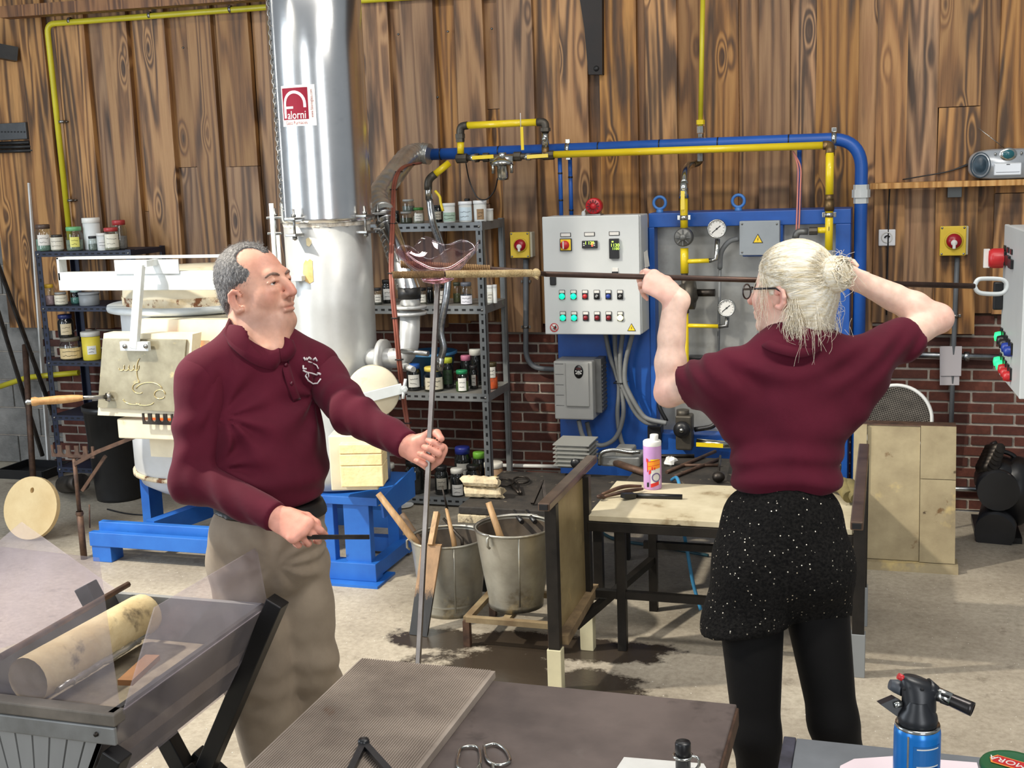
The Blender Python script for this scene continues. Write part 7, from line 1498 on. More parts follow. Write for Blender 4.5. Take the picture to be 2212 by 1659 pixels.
nd_ = (nb_-na).normalized(); q = MB().lathe([(14*s, 0), (14.5*s, 0.01), (15.5*s, (nb_-na).length*0.6-0.006), (15.5*s, (nb_-na).length*0.6), (12.5*s, (nb_-na).length*0.6), (12*s, 0.01)], na.lerp(nb_, 0.42), nd_, 24); q.build('nozzle_tip', pm('burnt_nozzle', C(70, 66, 66), C(46, 44, 44), 9, 0.3, 0.8), nz_)
for (x, y) in ((2042, 1503), (2040, 1519)): MB().tube([tq(x-8, y-3, 1.779), tq(x+8, y+3, 1.779)], 3.2*s, 8).build('air_slot', M_HOLE, nz_)
MB().tube([tq(1956, 1468), tq(1940, 1460)], [7*s, 7*s], 12).build('ignition_button', M_REDB, tr_)
MB().tube([tq(1952, 1490, 1.81), tq(1935, 1482, 1.82), tq(1922, 1478, 1.82)], [15*s, 15*s, 11*s], 16).build('gas_knob', pm('knob_grey', C(70, 74, 80), None, 4, 0.45), tr_)
fnp = [tq(1902, 1522, 1.80), tq(1935, 1508, 1.80), tq(1955, 1520, 1.80), tq(1960, 1545, 1.80), tq(1938, 1548, 1.80)]
MB().prism(fnp, _f*0.02).build('stand_fin', M_TB, tr_); MB().tube([tq(1932, 1524, 1.797), tq(1948, 1520, 1.797)], 6.5*s, 12).build('fin_opening', M_NICK, tr_)
# jar with green printed lid
jp = onD(2186, 1650, 1.74); jl = thing('lidded_jar', 'glass jar with green printed lid at the lower right edge', 'jar', (jp.x, jp.y, ZK+0.001)); s = 1/ppm(jp); R = 66*s
zl = jp.z-0.0; base = Vector((jp.x, jp.y, ZK+0.001))
if zl < ZK+0.05: zl = ZK+0.05
MB().lathe([(0, .002), (R*0.9, .002), (R*0.95, .008), (R*0.95, zl-ZK-0.03), (R*0.88, zl-ZK-0.012)], base, seg=32).build('body', M_JGLASS, jl)
M_LID2 = pm('green_lid', C(34, 96, 58), C(28, 84, 50), 8, 0.35)
lidt = MB().lathe([(R*0.92, -0.016), (R, -0.015), (R, -0.003), (R*0.96, 0.0), (R*0.88, -0.001), (0, -0.001)], Vector((jp.x, jp.y, zl)), seg=40).build('lid', M_LID2, jl)
dx_ = (Vector((_r.x, _r.y, 0)).normalized()); dy_ = Vector((-dx_.y, dx_.x, 0)); ang_ = math.radians(-42); ex = dx_*math.cos(ang_)+dy_*math.sin(ang_); ey = -dx_*math.sin(ang_)+dy_*math.cos(ang_)
lc = Vector((jp.x, jp.y, zl)); q = MB(); hw, hh_ = R*0.72, R*0.30
q.prism([lc+ex*(-hw*0.8)+ey*(-hh_), lc+ex*(hw*0.8)+ey*(-hh_), lc+ex*hw+ey*0, lc+ex*(hw*0.8)+ey*hh_, lc+ex*(-hw*0.8)+ey*hh_, lc+ex*(-hw)+ey*0], (0, 0, 0.0008)); q.build('label_border', pm('orange_border', C(236, 140, 60), None, 4, 0.4), lidt)
q = MB(); hw, hh_ = R*0.66, R*0.25; q.prism([lc+Z3*.0004+ex*(-hw*0.8)+ey*(-hh_), lc+Z3*.0004+ex*(hw*0.8)+ey*(-hh_), lc+Z3*.0004+ex*hw, lc+Z3*.0004+ex*(hw*0.8)+ey*hh_, lc+Z3*.0004+ex*(-hw*0.8)+ey*hh_, lc+Z3*.0004+ex*(-hw)], (0, 0, 0.0008)); q.build('red_label', M_REDB, lidt)
text('AMORA', 'lettering', lc+Z3*0.0014, -ex, -ey, R*0.42, M_PAPER, lidt, extrude=0.0002)
pk = MB().prism([onZ(1815, 1655, ZK+0.001), onZ(1845, 1640, ZK+0.001), onZ(1930, 1634, ZK+0.001), onZ(2110, 1648, ZK+0.001), onZ(2130, 1720, ZK+0.001), onZ(1800, 1720, ZK+0.001)], (0, 0, 0.0008)).build('pink_paper', pm('pale_pink_paper', C(232, 214, 218), None, 4, 0.8)); tag(pk, 'pale pink paper on the side table under the torch', 'paper')

# ---- trestle trough with clear plastic shields at lower left
ZB = 0.75
fr_, br_ = onZ(268, 1542, ZB), onZ(556, 1302, ZB)
xr = (fr_.x+br_.x)/2; yf_, yb_ = fr_.y, br_.y; xl = xr-0.50
tg = thing('trestle_trough', 'grey trestle trough with clear plastic shields in the left foreground', 'trough', ((xr+xl)/2, (yf_+yb_)/2, 0))
M_GREYW = pm('weathered_grey_board', C(150, 150, 148), C(126, 127, 126), 3, 0.6, bump=0.15, spots=[(C(96, 94, 90), 6, 0.62, 0.74)], stretch=(1, 1, 0.25))
xm = (xl+xr)/2; zbt = 0.52
# front end board as separate upright boards
nbd = 9
for i in range(nbd):
    u0, u1 = i/nbd, (i+1)/nbd-0.012
    def top(u): return xl+(xr-xl)*u
    def bot(u): return xm-0.14+0.28*u
    x0, x1 = top(u0), top(u1); w0, w1 = bot(u0), bot(u1)
    q = MB(); q.prism([(w0, yf_, zbt), (w1, yf_, zbt), (x1, yf_, ZB-0.012), (x0, yf_, ZB-0.012)], (0, 0.018, 0)); q.build('end_board', M_GREYW, tg, (x0, yf_, zbt))
q = MB(); q.prism([(xl, yb_, ZB), (xr, yb_, ZB), (xm+0.14, yb_, zbt), (xm-0.14, yb_, zbt)], (0, -0.018, 0)); q.build('rear_board', M_GREYW, tg)
M_DARKSIDE = pm('dark_side_panel', C(66, 66, 66), C(48, 48, 48), 5, 0.4, spots=[(C(96, 96, 94), 6, 0.6, 0.75)])
q = MB(); q.prism([(xr, yf_, ZB), (xr, yb_, ZB), (xm+0.14, yb_, zbt), (xm+0.14, yf_, zbt)], (-0.014, 0, 0)); q.build('side_panel', M_DARKSIDE, tg)
q = MB(); q.prism([(xl, yf_, ZB), (xl, yb_, ZB), (xm-0.14, yb_, zbt), (xm-0.14, yf_, zbt)], (0.014, 0, 0)); q.build('side_panel', M_DARKSIDE, tg)
MB().box((xm-0.10, yf_, zbt-0.014), (xm+0.14, yb_, zbt)).build('bottom_board', M_DARKSIDE, tg)
q = MB(); q.box((xl-0.01, yf_-0.012, ZB-0.03), (xr+0.01, yf_+0.03, ZB), 0.004); q.build('front_lip', pm('dusty_lip', C(120, 112, 102), C(90, 84, 76), 8, 0.6), tg)
MB().box((xl-0.012, yf_-0.013, ZB-0.075), (xr+0.008, yf_-0.002, ZB-0.031), 0.004).build('folded_strip', pm('zinc_strip', C(150, 152, 152), C(120, 120, 118), 6, 0.45, 0.5), tg)
for (dx, dz) in ((0.04, -0.05), (0.33, -0.055), (0.31, -0.20)): MB().lathe([(0, .006), (.005, .005), (.006, 0)], (xr-dx, yf_-0.014, ZB+dz), (0, -1, 0), 8).build('screw', M_DSTEEL, tg)
# fill: fibre log, foil, boards
q = MB(); q.box((xl+0.06, yf_+0.03, ZB-0.16), (xr-0.06, yb_-0.02, ZB-0.13)); q.build('inner_floor', pm('ash_floor', C(150, 140, 120), C(112, 102, 86), 8, 0.9, bump=0.5), tg)
lgA, lgB = onZ(318, 1322, ZB-0.04), onZ(60, 1470, ZB-0.04); ax_ = (lgB-lgA).normalized()
lo2 = thing('fibre_log', 'scorched beige fibre log lying in the trough', 'log', lgA)
q = MB().lathe([(0, 0), (0.045, 0.0), (0.058, 0.012), (0.060, 0.03), (0.060, (lgB-lgA).length)], lgA, ax_, 20); q.build('log_body', pm('fibre_block', C(206, 190, 150), C(180, 158, 114), 6, 0.9, bump=0.5, spots=[(C(70, 58, 44), 5, 0.60, 0.70)]), lo2, lgA)
fo_ = thing('foil_wrap', 'crumpled silver foil strip lying in the trough', 'foil', onZ(200, 1440, ZB-0.08))
for i in range(5):
    a_, b_ = onZ(120+i*16, 1490-i*9, ZB-0.075), onZ(285+i*8, 1395-i*7, ZB-0.075); pth = [a_.lerp(b_, t) for t in np.linspace(0, 1, 10)]; rn = random.Random(i); pth = [p+Vector((rn.uniform(-.004, .004), rn.uniform(-.004, .004), rn.uniform(-.004, .004))) for p in pth]
    MB().tube(pth, 0.009, 6).build('foil_fold', pm('foil', C(206, 204, 196), C(170, 168, 160), 12, 0.3, 0.8), fo_)
wb = MB().bar(onZ(270, 1475, ZB-0.08), onZ(330, 1420, ZB-0.08), 0.04, 0.015).build('wood_offcut', pm('brown_slat', C(150, 104, 62), C(120, 82, 48), 6, 0.6)); tag(wb, 'short brown wooden slat inside the trough corner', 'wood')
rd_ = MB().tube([onZ(277, 1262, ZB+0.03), onZ(0, 1420, ZB+0.03)], 0.009, 8).build('iron_rod', M_RUST); tag(rd_, 'dark iron rod lying along the far rim of the trough', 'rod')
# black V trestles
M_BLKL = pm('black_square_tube', C(30, 30, 31), C(22, 22, 23), 7, 0.4, 0.3)
for y in (yb_-0.045, yf_+0.005):
    vx = onY(440, 1630, yb_-0.06); 
    for sgn in (1, -1):
        dn_ = 0.0 if y > yf_+0.2 else 0.13; top_ = Vector((xr+0.062-0.5*dn_ if sgn > 0 else xl-0.062+0.5*dn_, y, ZB+0.03-dn_)); low = Vector((xm+0.035*sgn, y, 0.24))
        MB().bar(top_, low, 0.05, 0.05, up=(0, -1, 0), bev=0.003).build('trestle_leg', M_BLKL, tg)
        MB().bar(Vector((xm-0.03*sgn, y+0.0515*sgn, 0.26)), Vector((xm+0.26*sgn, y+0.0515*sgn, 0.025)), 0.05, 0.05, up=(0, -1, 0), bev=0.003).build('trestle_foot', M_BLKL, tg)
# clear shields
M_PC = thinglass('dusty_polycarbonate', (0.95, 0.93, 0.96, 1), 0.12, 0.10, 0.13, (0.74, 0.68, 0.70, 1), 5)
def sheet(pts, nrm, name): q = MB().prism(pts, Vector(nrm).normalized()*0.004); return q.build(name, M_PC, tg, pts[0])
sheet([Vector((xr-0.01, yf_+0.035, ZB-0.01)), Vector((xl+0.02, yf_+0.035, ZB-0.01)), onY(-120, 1168, yf_+0.0), onY(212, 1206, yf_+0.0)], (0, 1, 0), 'front_shield')
xo = xr+0.012
sheet([Vector((xm+0.14+0.02, yf_+0.02, zbt)), Vector((xm+0.14+0.02, yb_-0.10, zbt)), Vector((xo, yb_-0.02, ZB)), Vector((xo, yf_+0.02, ZB))], (1, 0, -0.5), 'side_shield')
vA, vB = onY(552, 1183, yb_), onY(332, 1312, yf_*0.62+yb_*0.38); vA.x = min(vA.x, xo+0.02)
sheet([Vector((xo, yf_+0.02, ZB)), Vector((xo, yb_-0.02, ZB)), vA, vB], (1, 0, 0), 'side_shield_flap')
sheet([onY(-80, 1235, yb_+0.1), onY(45, 1128, yb_+0.15), onY(250, 1275, yb_), onY(180, 1345, yb_-0.02), onY(-60, 1420, yb_-0.02)], (0.3, 1, 0), 'rear_shield')
# ============================================================ PEOPLE: smooth-blended volumes turned into one continuous skin
class Vol:
    """signed-distance volume on a regular grid, sampled as one surface (naive surface nets)"""
    def __init__(s, lo, hi, h):
        s.h = h; s.lo = np.array(lo, float); n = np.ceil((np.array(hi)-s.lo)/h).astype(int)+1
        s.n = n; s.F = np.full(n, 1.0, np.float32)
        s.ax = [s.lo[i]+h*np.arange(n[i]) for i in range(3)]
    def _sub(s, lo, hi):
        i0 = [max(0, int(math.floor((lo[i]-s.lo[i])/s.h))) for i in range(3)]; i1 = [min(s.n[i], int(math.ceil((hi[i]-s.lo[i])/s.h))+1) for i in range(3)]
        if any(a >= b for a, b in zip(i0, i1)): return None, None
        sl = tuple(slice(a, b) for a, b in zip(i0, i1))
        G = np.meshgrid(*[s.ax[i][sl[i]] for i in range(3)], indexing='ij')
        return sl, G
    def _op(s, sl, d, k, mode):
        f = s.F[sl]; d = d.astype(np.float32)
        if mode == 'add':
            if k > 0: h = np.maximum(k-np.abs(f-d), 0)/k; s.F[sl] = np.minimum(f, d)-h*h*k*0.25
            else: s.F[sl] = np.minimum(f, d)
        else:
            d = -d
            if k > 0: h = np.maximum(k-np.abs(f-d), 0)/k; s.F[sl] = np.maximum(f, d)+h*h*k*0.25
            else: s.F[sl] = np.maximum(f, d)
    def cone(s, a, b, r1, r2, k=0.02, mode='add', flat=None):
        """rounded cone a->b; flat=(axis, factor) squashes it across one axis"""
        a = np.array(a, float); b = np.array(b, float); R = max(r1, r2)*(1.0 if flat is None else max(1, 1.0)) + k + 0.03
        sl, G = s._sub(np.minimum(a, b)-R, np.maximum(a, b)+R)
        if sl is None: return s
        ab = b-a; L2 = ab@ab + 1e-12
        P = [G[i]-a[i] for i in range(3)]
        if flat is not None:
            ax, fc = np.array(flat[0], float), flat[1]; ax = ax/np.linalg.norm(ax)
            t = (P[0]*ab[0]+P[1]*ab[1]+P[2]*ab[2])/L2; tc = np.clip(t, 0, 1)
            Q = [P[i]-tc*ab[i] for i in range(3)]; w = Q[0]*ax[0]+Q[1]*ax[1]+Q[2]*ax[2]
            Q = [Q[i]+ax[i]*w*(1/fc-1) for i in range(3)]
            d = (np.sqrt(Q[0]**2+Q[1]**2+Q[2]**2)-(r1+(r2-r1)*tc))*min(1, fc)
        else:
            t = np.clip((P[0]*ab[0]+P[1]*ab[1]+P[2]*ab[2])/L2, 0, 1)
            d = np.sqrt(sum((P[i]-t*ab[i])**2 for i in range(3)))-(r1+(r2-r1)*t)
        s._op(sl, d, k, mode); return s
    def ell(s, c, fr, r, k=0.02, mode='add'):
        """ellipsoid at c with frame fr = three unit axes and radii r"""
        c = np.array(c, float); R = max(r)+k+0.03
        sl, G = s._sub(c-R, c+R)
        if sl is None: return s
        P = [G[i]-c[i] for i in range(3)]
        q = [(P[0]*f[0]+P[1]*f[1]+P[2]*f[2]) for f in fr]
        k0 = np.sqrt(sum((q[i]/r[i])**2 for i in range(3))); k1 = np.sqrt(sum((q[i]/(r[i]**2))**2 for i in range(3)))
        d = k0*(k0-1)/np.maximum(k1, 1e-6)
        s._op(sl, d, k, mode); return s
    def half(s, p, n, k=0.004):
        """keep only what lies behind the plane through p with outward normal n"""
        n = np.array(n, float); n /= np.linalg.norm(n); p = np.array(p, float)
        d = ((s.ax[0]-p[0])*n[0])[:, None, None]+((s.ax[1]-p[1])*n[1])[None, :, None]+((s.ax[2]-p[2])*n[2])[None, None, :]
        d = d.astype(np.float32); h = np.maximum(k-np.abs(s.F-d), 0)/k; s.F = np.maximum(s.F, d)+h*h*k*0.25; return s
    def cut_local(s, p, n, rad):
        """as half(), but only within a ball about p (for cuffs and hems)"""
        p = np.array(p, float); sl, G = s._sub(p-rad, p+rad)
        if sl is None: return s
        n = np.array(n, float); n /= np.linalg.norm(n); P = [G[i]-p[i] for i in range(3)]
        d = P[0]*n[0]+P[1]*n[1]+P[2]*n[2]; rr = np.sqrt(sum(x*x for x in P))
        f = s.F[sl]; s.F[sl] = np.where((rr < rad), np.maximum(f, d.astype(np.float32)), f); return s
    def warp(s, fn):
        """adds a displacement field fn(X, Y, Z) close to the surface"""
        m = np.abs(s.F) < 0.03; I = np.nonzero(m)
        s.F[I] += fn(s.ax[0][I[0]], s.ax[1][I[1]], s.ax[2][I[2]]).astype(np.float32); return s
    def mesh(s):
        F = s.F; n = s.n; ins = F < 0
        cnt = np.zeros(n-1, np.float32); acc = [np.zeros(n-1, np.float32) for _ in range(3)]
        C8 = [(0, 0, 0), (1, 0, 0), (0, 1, 0), (1, 1, 0), (0, 0, 1), (1, 0, 1), (0, 1, 1), (1, 1, 1)]
        def cr(c): return tuple(slice(c[i], n[i]-1+c[i]) for i in range(3))
        for i in range(8):
            for ax in range(3):
                if C8[i][ax]: continue
                c2 = list(C8[i]); c2[ax] = 1
                a, b = F[cr(C8[i])], F[cr(c2)]; x = (a < 0) != (b < 0)
                t = np.where(x, a/np.where(x, a-b, 1), 0); cnt += x
                for q in range(3): acc[q] += x*(C8[i][q]+(t if q == ax else 0))
        act = cnt > 0; idx = np.full(n-1, -1, np.int64); I = np.nonzero(act); idx[I] = np.arange(len(I[0]))
        V = np.stack([s.lo[q]+s.h*(I[q]+acc[q][I]/cnt[I]) for q in range(3)], 1)
        faces = []
        for ax in range(3):
            b_, c_ = (ax+1) % 3, (ax+2) % 3
            sl0 = [slice(1, n[q]-1) for q in range(3)]; sl0[ax] = slice(0, n[ax]-1); sl1 = list(sl0); sl1[ax] = slice(1, n[ax])
            x0, x1 = ins[tuple(sl0)], ins[tuple(sl1)]; J = np.nonzero(x0 != x1); fl = x0[J]
            base = [J[q]+(0 if q == ax else 1) for q in range(3)]
            def at(db, dc): o = [base[0].copy(), base[1].copy(), base[2].copy()]; o[b_] -= db; o[c_] -= dc; return idx[tuple(o)]
            q4 = np.stack([at(1, 1), at(0, 1), at(0, 0), at(1, 0)], 1); q4 = np.where(fl[:, None], q4, q4[:, ::-1]); faces.append(q4)
        Q = np.concatenate(faces); Q = Q[(Q >= 0).all(1)]
        return V, Q
def shells(name, parts, mat, parent, color=None, smooth=2):
    """joins surface pieces (V, Q) as one mesh; color(V) gives a true surface colour per point"""
    Vs, Qs, o = [], [], 0
    for V, Q in parts:
        if smooth:
            for it in range(smooth):
                A = np.zeros_like(V); c = np.zeros(len(V))
                for i in range(4):
                    for j in (1, 3): np.add.at(A, Q[:, i], V[Q[:, (i+j) % 4]]); np.add.at(c, Q[:, i], 1)
                V = V*0.5+0.5*A/np.maximum(c, 1)[:, None]
        Vs.append(V); Qs.append(Q+o); o += len(V)
    V = np.concatenate(Vs); Q = np.concatenate(Qs)
    me = bpy.data.meshes.new(name); me.vertices.add(len(V)); me.vertices.foreach_set('co', V.astype(np.float32).ravel())
    me.loops.add(Q.size); me.loops.foreach_set('vertex_index', Q.astype(np.int32).ravel()); me.polygons.add(len(Q)); me.polygons.foreach_set('loop_start', np.arange(0, Q.size, 4, dtype=np.int32)); me.polygons.foreach_set('loop_total', np.full(len(Q), 4, np.int32))
    me.update(calc_edges=True); me.validate(); me.polygons.foreach_set('use_smooth', [True]*len(me.polygons))
    if color is not None:
        ca = me.color_attributes.new('tint', 'FLOAT_COLOR', 'POINT'); c = np.ones((len(V), 4), np.float32); c[:, :3] = color(V); ca.data.foreach_set('color', c.ravel())
    me.materials.append(mat)
    return link(name, me, parent)
def tinted(name, rough=0.5, sss=0.0, bump=0.0, bscale=200, spec=0.4):
    m, nt, b = _new(name); a = N(nt, 'ShaderNodeAttribute', attribute_name='tint'); tc = N(nt, 'ShaderNodeTexCoord')
    nz = N(nt, 'ShaderNodeTexNoise', i_Scale=45.0, i_Detail=5.0); L(nt, tc.outputs['Object'], nz.inputs['Vector']); rp = ramp(nt, [(0.3, (0.88, 0.84, 0.82, 1)), (0.7, (1.05, 1.03, 1.02, 1))]); L(nt, nz.outputs['Fac'], rp.inputs[0])
    L(nt, mix(nt, 1.0, a.outputs['Color'], rp.outputs[0], 'MULTIPLY'), b.inputs['Base Color']); b.inputs['Roughness'].default_value = rough; b.inputs['Specular IOR Level'].default_value = spec
    if sss: b.inputs['Subsurface Weight'].default_value = sss; b.inputs['Subsurface Radius'].default_value = (0.012, 0.004, 0.002); b.inputs['Subsurface Scale'].default_value = 0.6
    if bump:
        n3 = N(nt, 'ShaderNodeTexNoise', i_Scale=bscale, i_Detail=3.0); L(nt, tc.outputs['Object'], n3.inputs['Vector']); bp = N(nt, 'ShaderNodeBump', i_Strength=bump, i_Distance=0.002); L(nt, n3.outputs['Fac'], bp.inputs['Height']); L(nt, bp.outputs[0], b.inputs['Normal'])
    return m
M_SKIN = tinted('skin', 0.46, 0.12, 0.08, 260)
def cloth(name, c1, c2, scale=5, rough=0.85, weave=900, sheen=0.06):
    m = pm(name, c1, c2, scale, rough, bump=0.12, bscale=weave, spec=0.2); b = m.node_tree.nodes['Principled BSDF']; b.inputs['Sheen Weight'].default_value = sheen; b.inputs['Sheen Roughness'].default_value = 0.4; return m
M_POLO = cloth('maroon_pique', C(90, 22, 41), C(76, 16, 33), 4)
M_TROUSER = cloth('khaki_canvas', C(160, 145, 126), C(136, 122, 106), 4, 0.85, 600, 0.1)
def npv(v): return np.array((v.x, v.y, v.z))
def frame(f, u):
    """unit axes (left, forward, up) of a body part looking along f"""
    f = np.array(f, float); f /= np.linalg.norm(f); u = np.array(u, float); u = u-f*(u@f); u /= np.linalg.norm(u); l = np.cross(u, f); return l, f, u
def folds(seed, amp, dirs):
    """a few soft creases: sum of directional sines bent by noise-like phases"""
    rs = np.random.RandomState(seed); ph = rs.rand(len(dirs))*6.28
    def fn(X, Y, Z):
        d = np.zeros_like(X)
        for (vx, vy, vz, w), p in zip(dirs, ph):
            b = 1.7*np.sin(X*9+p*2)+1.3*np.sin(Z*8+p*3+Y*7); d += w*np.sin(vx*X+vy*Y+vz*Z+b+p)
        return amp*d
    return fn
def build_hand(V_, wr, zdir, palm, side, curls, thumb, scale=1.0, arm=None, spread=0.0, kf=0.002, sep=0.02):
    """hand from the wrist wr along zdir with the palm facing 'palm'; side=+1 left hand, -1 right hand.
    curls: four (mcp, pip, dip) bends in degrees, index first; thumb: list of local points from its root"""
    z = np.array(zdir, float); z /= np.linalg.norm(z); y = -np.array(palm, float); y = y-z*(y@z); y /= np.linalg.norm(y)   # y = back of the hand
    x = np.cross(z, y)*side*1.0     # towards the thumb
    def W(p): return np.array(wr)+scale*(x*p[0]+y*p[1]+z*p[2])
    S = scale
    V_.cone(W((0, 0, -0.03)), W((0, 0, 0.01)), 0.028*S, 0.027*S, 0.01, flat=(y, 0.75))
    if arm: V_.cone(arm[0], W((0, 0, -0.02)), arm[1], 0.028*S, 0.02)
    V_.cone(W((0.016, 0, 0.015)), W((0.027, 0.002, 0.085)), 0.021*S, 0.017*S, 0.014, flat=(y, 0.72)); V_.cone(W((-0.014, 0, 0.015)), W((-0.026, 0, 0.075)), 0.020*S, 0.015*S, 0.014, flat=(y, 0.72)); V_.cone(W((0, 0, 0.02)), W((0, 0.003, 0.085)), 0.022*S, 0.018*S, 0.014, flat=(y, 0.7))
    V_.cone(W((0.020, -0.010, 0.02)), W((0.030, -0.012, 0.045)), 0.017*S, 0.014*S, 0.012)
    tips = []
    for i, (cu, bx, bz, ls, r) in enumerate(zip(curls, (0.030, 0.010, -0.011, -0.030), (0.092, 0.096, 0.090, 0.080), ((0.042, 0.026, 0.022), (0.046, 0.029, 0.023), (0.042, 0.027, 0.022), (0.033, 0.020, 0.019)), (0.0094, 0.0096, 0.0090, 0.0080))):
        p = np.array((bx*0.97, 0.002, bz-0.012)); a = 0.0; rr = r
        for j, (l_, c_) in enumerate(zip(ls, cu)):
            a += math.radians(c_); fan = math.radians((1.5-i)*spread)
            q = p+np.array((math.sin(fan)*l_*math.cos(a), -math.sin(a)*l_, math.cos(a)*l_))
            V_.cone(W(p), W(q), rr*S*(1.06 if j else 1.12), rr*S*0.93, kf if j else 0.005); p = q; rr *= 0.93
        tips.append((W(p), a, i))
    tp = [W(t) for t in thumb]
    for j in range(len(tp)-1): V_.cone(tp[j], tp[j+1], (0.0150, 0.0115, 0.0105)[min(j, 2)]*S, (0.0115, 0.0105, 0.0085)[min(j, 2)]*S, 0.010 if j == 0 else 0.005)
    return tips, (x, y, z)
RED = np.array([lin(206), lin(128), lin(110)])
def skin_col(base, red, fn=None):
    base = np.array(base[:3]); red = np.array(red[:3])
    def f(V):
        w = np.zeros(len(V)) if fn is None else np.clip(fn(V), 0, 1); return base[None]*(1-w[:, None])+red[None]*w[:, None]
    return f
PD = lambda px, py, D: npv(onD(px, py, D))
# ------------------------------------------------------------ THE MAN
SKM, SKMR = C(222, 172, 148), C(206, 124, 108)
man = thing('person', 'man in long-sleeved maroon polo and khaki trousers holding a vertical steel rod', 'person', onD(600, 1659, 3.5)); man.location.z = 0.0
Rs, Ls = PD(438, 812, 3.42), PD(690, 795, 3.64)
Re, Rw, Rh = PD(420, 1035, 3.40), PD(598, 1118, 3.26), PD(612, 1125, 3.25)
Le, Lw = PD(760, 893, 3.44), PD(882, 962, 3.31)
nk = PD(560, 735, 3.52); 
sv = Ls-Rs; sv[2] = 0; sv /= np.linalg.norm(sv); fw = np.array((sv[1], -sv[0], 0)); fw = fw if fw@np.array((0, -1, 0)) > 0 else -fw
bf = frame(fw, (0, 0, 1))
ctr = lambda px, py, D: PD(px, py, D)
def tor(px, py, D, rx, ry, rz, V_, k=0.05): V_.ell(PD(px, py, D), bf, (rx, ry, rz), k)
# shirt: torso and the two sleeves as crisp overlapping volumes of one garment
lo = np.min([Rs, Ls, Re, Rw, Le, Lw, nk], 0)-0.22; hi = np.max([Rs, Ls, Re, Rw, Le, Lw, nk], 0)+0.2; lo[2] = 0.9
S_ = Vol(lo, hi, 0.0068)
tor(562, 850, 3.54, 0.190, 0.130, 0.16, S_); tor(572, 960, 3.52, 0.182, 0.150, 0.17, S_); tor(586, 1035, 3.50, 0.170, 0.148, 0.12, S_, 0.06); tor(560, 800, 3.54, 0.17, 0.10, 0.085, S_, 0.05)
S_.cone(Rs, nk, 0.072, 0.07, 0.06); S_.cone(Ls, nk, 0.07, 0.07, 0.06)
S_.cone(PD(545, 735, 3.54), PD(560, 770, 3.52), 0.075, 0.082, 0.03)
S_.cone(PD(530, 680, 3.54), PD(571, 742, 3.48), 0.068, 0.070, 0.014, 'sub')
S_.warp(folds(3, 0.0034, [(20, 8, 17, 1.0), (-15, 10, 22, 0.9), (9, 14, 34, 0.5)]))
# long drag creases fanning from the armpits and over the belly
def pull(X, Y, Z):
    P = np.stack([X, Y, Z], -1); d = np.zeros_like(X)
    for c, ph, n_ in ((PD(480, 900, 3.38), 0.3, 9), (PD(700, 860, 3.5), 1.0, 8), (PD(470, 1010, 3.36), 2.0, 7)):
        q = P-c; r = np.linalg.norm(q, axis=-1); a = np.arctan2(q[..., 2], q@sv); d += 0.0075*np.sin(a*n_+ph+r*9)*np.exp(-((r-0.10)/0.085)**2)
    zc = PD(600, 1070, 3.4)[2]; d += 0.006*np.sin((Z-zc)*70+X*11)*np.exp(-((Z-zc)/0.06)**2)
    return d
S_.warp(pull)
zbelt = PD(620, 1106, 3.4)[2]; bc = PD(600, 1105, 3.45); S_.half((bc[0], bc[1], zbelt), (0.12, 0.03, -1), 0.01)
def sleeve(sh, el, wr, r0, r1, r2, seed, ext):
    V_ = Vol(np.min([sh, el, wr], 0)-0.13, np.max([sh, el, wr], 0)+0.13, 0.0062)
    V_.cone(sh+np.array((0, 0, -0.01)), el, r0, r1, 0.02); V_.cone(el, wr, r1*1.0, r2, 0.02)
    if ext is not None: V_.ell(ext, bf, (r1*0.92, r1*0.92, r1*0.80), 0.04)
    def fn(X, Y, Z):
        P = np.stack([X, Y, Z], -1); d = np.zeros_like(X)
        for a, b, s0, am in ((el, wr, 0.5+seed, 0.0062), (sh, el, 0.2+seed, 0.0058)):
            ab = b-a; L_ = np.linalg.norm(ab); t = ((P-a)@ab)/(L_*L_); q = P-a-t[..., None]*ab; tw = np.arctan2(q@sv, q[..., 2]); w = np.clip(1-np.abs(t-0.5)/0.75, 0, 1)
            d += w*am*np.sin(t*13+tw*1.3+s0+1.2*np.sin(tw*2+t*5))*(0.55+0.45*np.sin(tw*1.0+s0*3+t*4))
        r = np.linalg.norm(P-el, axis=-1); d += 0.0065*np.sin((P-el)@((wr-el)/np.linalg.norm(wr-el))*85+np.sin(Z*40))*np.exp(-(r/0.075)**2)
        return d
    V_.warp(fn); V_.half(wr, wr-el, 0.004); return V_
SLr = sleeve(Rs, Re, Rw, 0.080, 0.062, 0.042, 0.0, PD(412, 1046, 3.40)); SLl = sleeve(Ls, Le, Lw, 0.070, 0.060, 0.041, 1.3, None)
shirt = shells('polo_shirt', [S_.mesh(), SLr.mesh(), SLl.mesh()], M_POLO, man, None, 1)
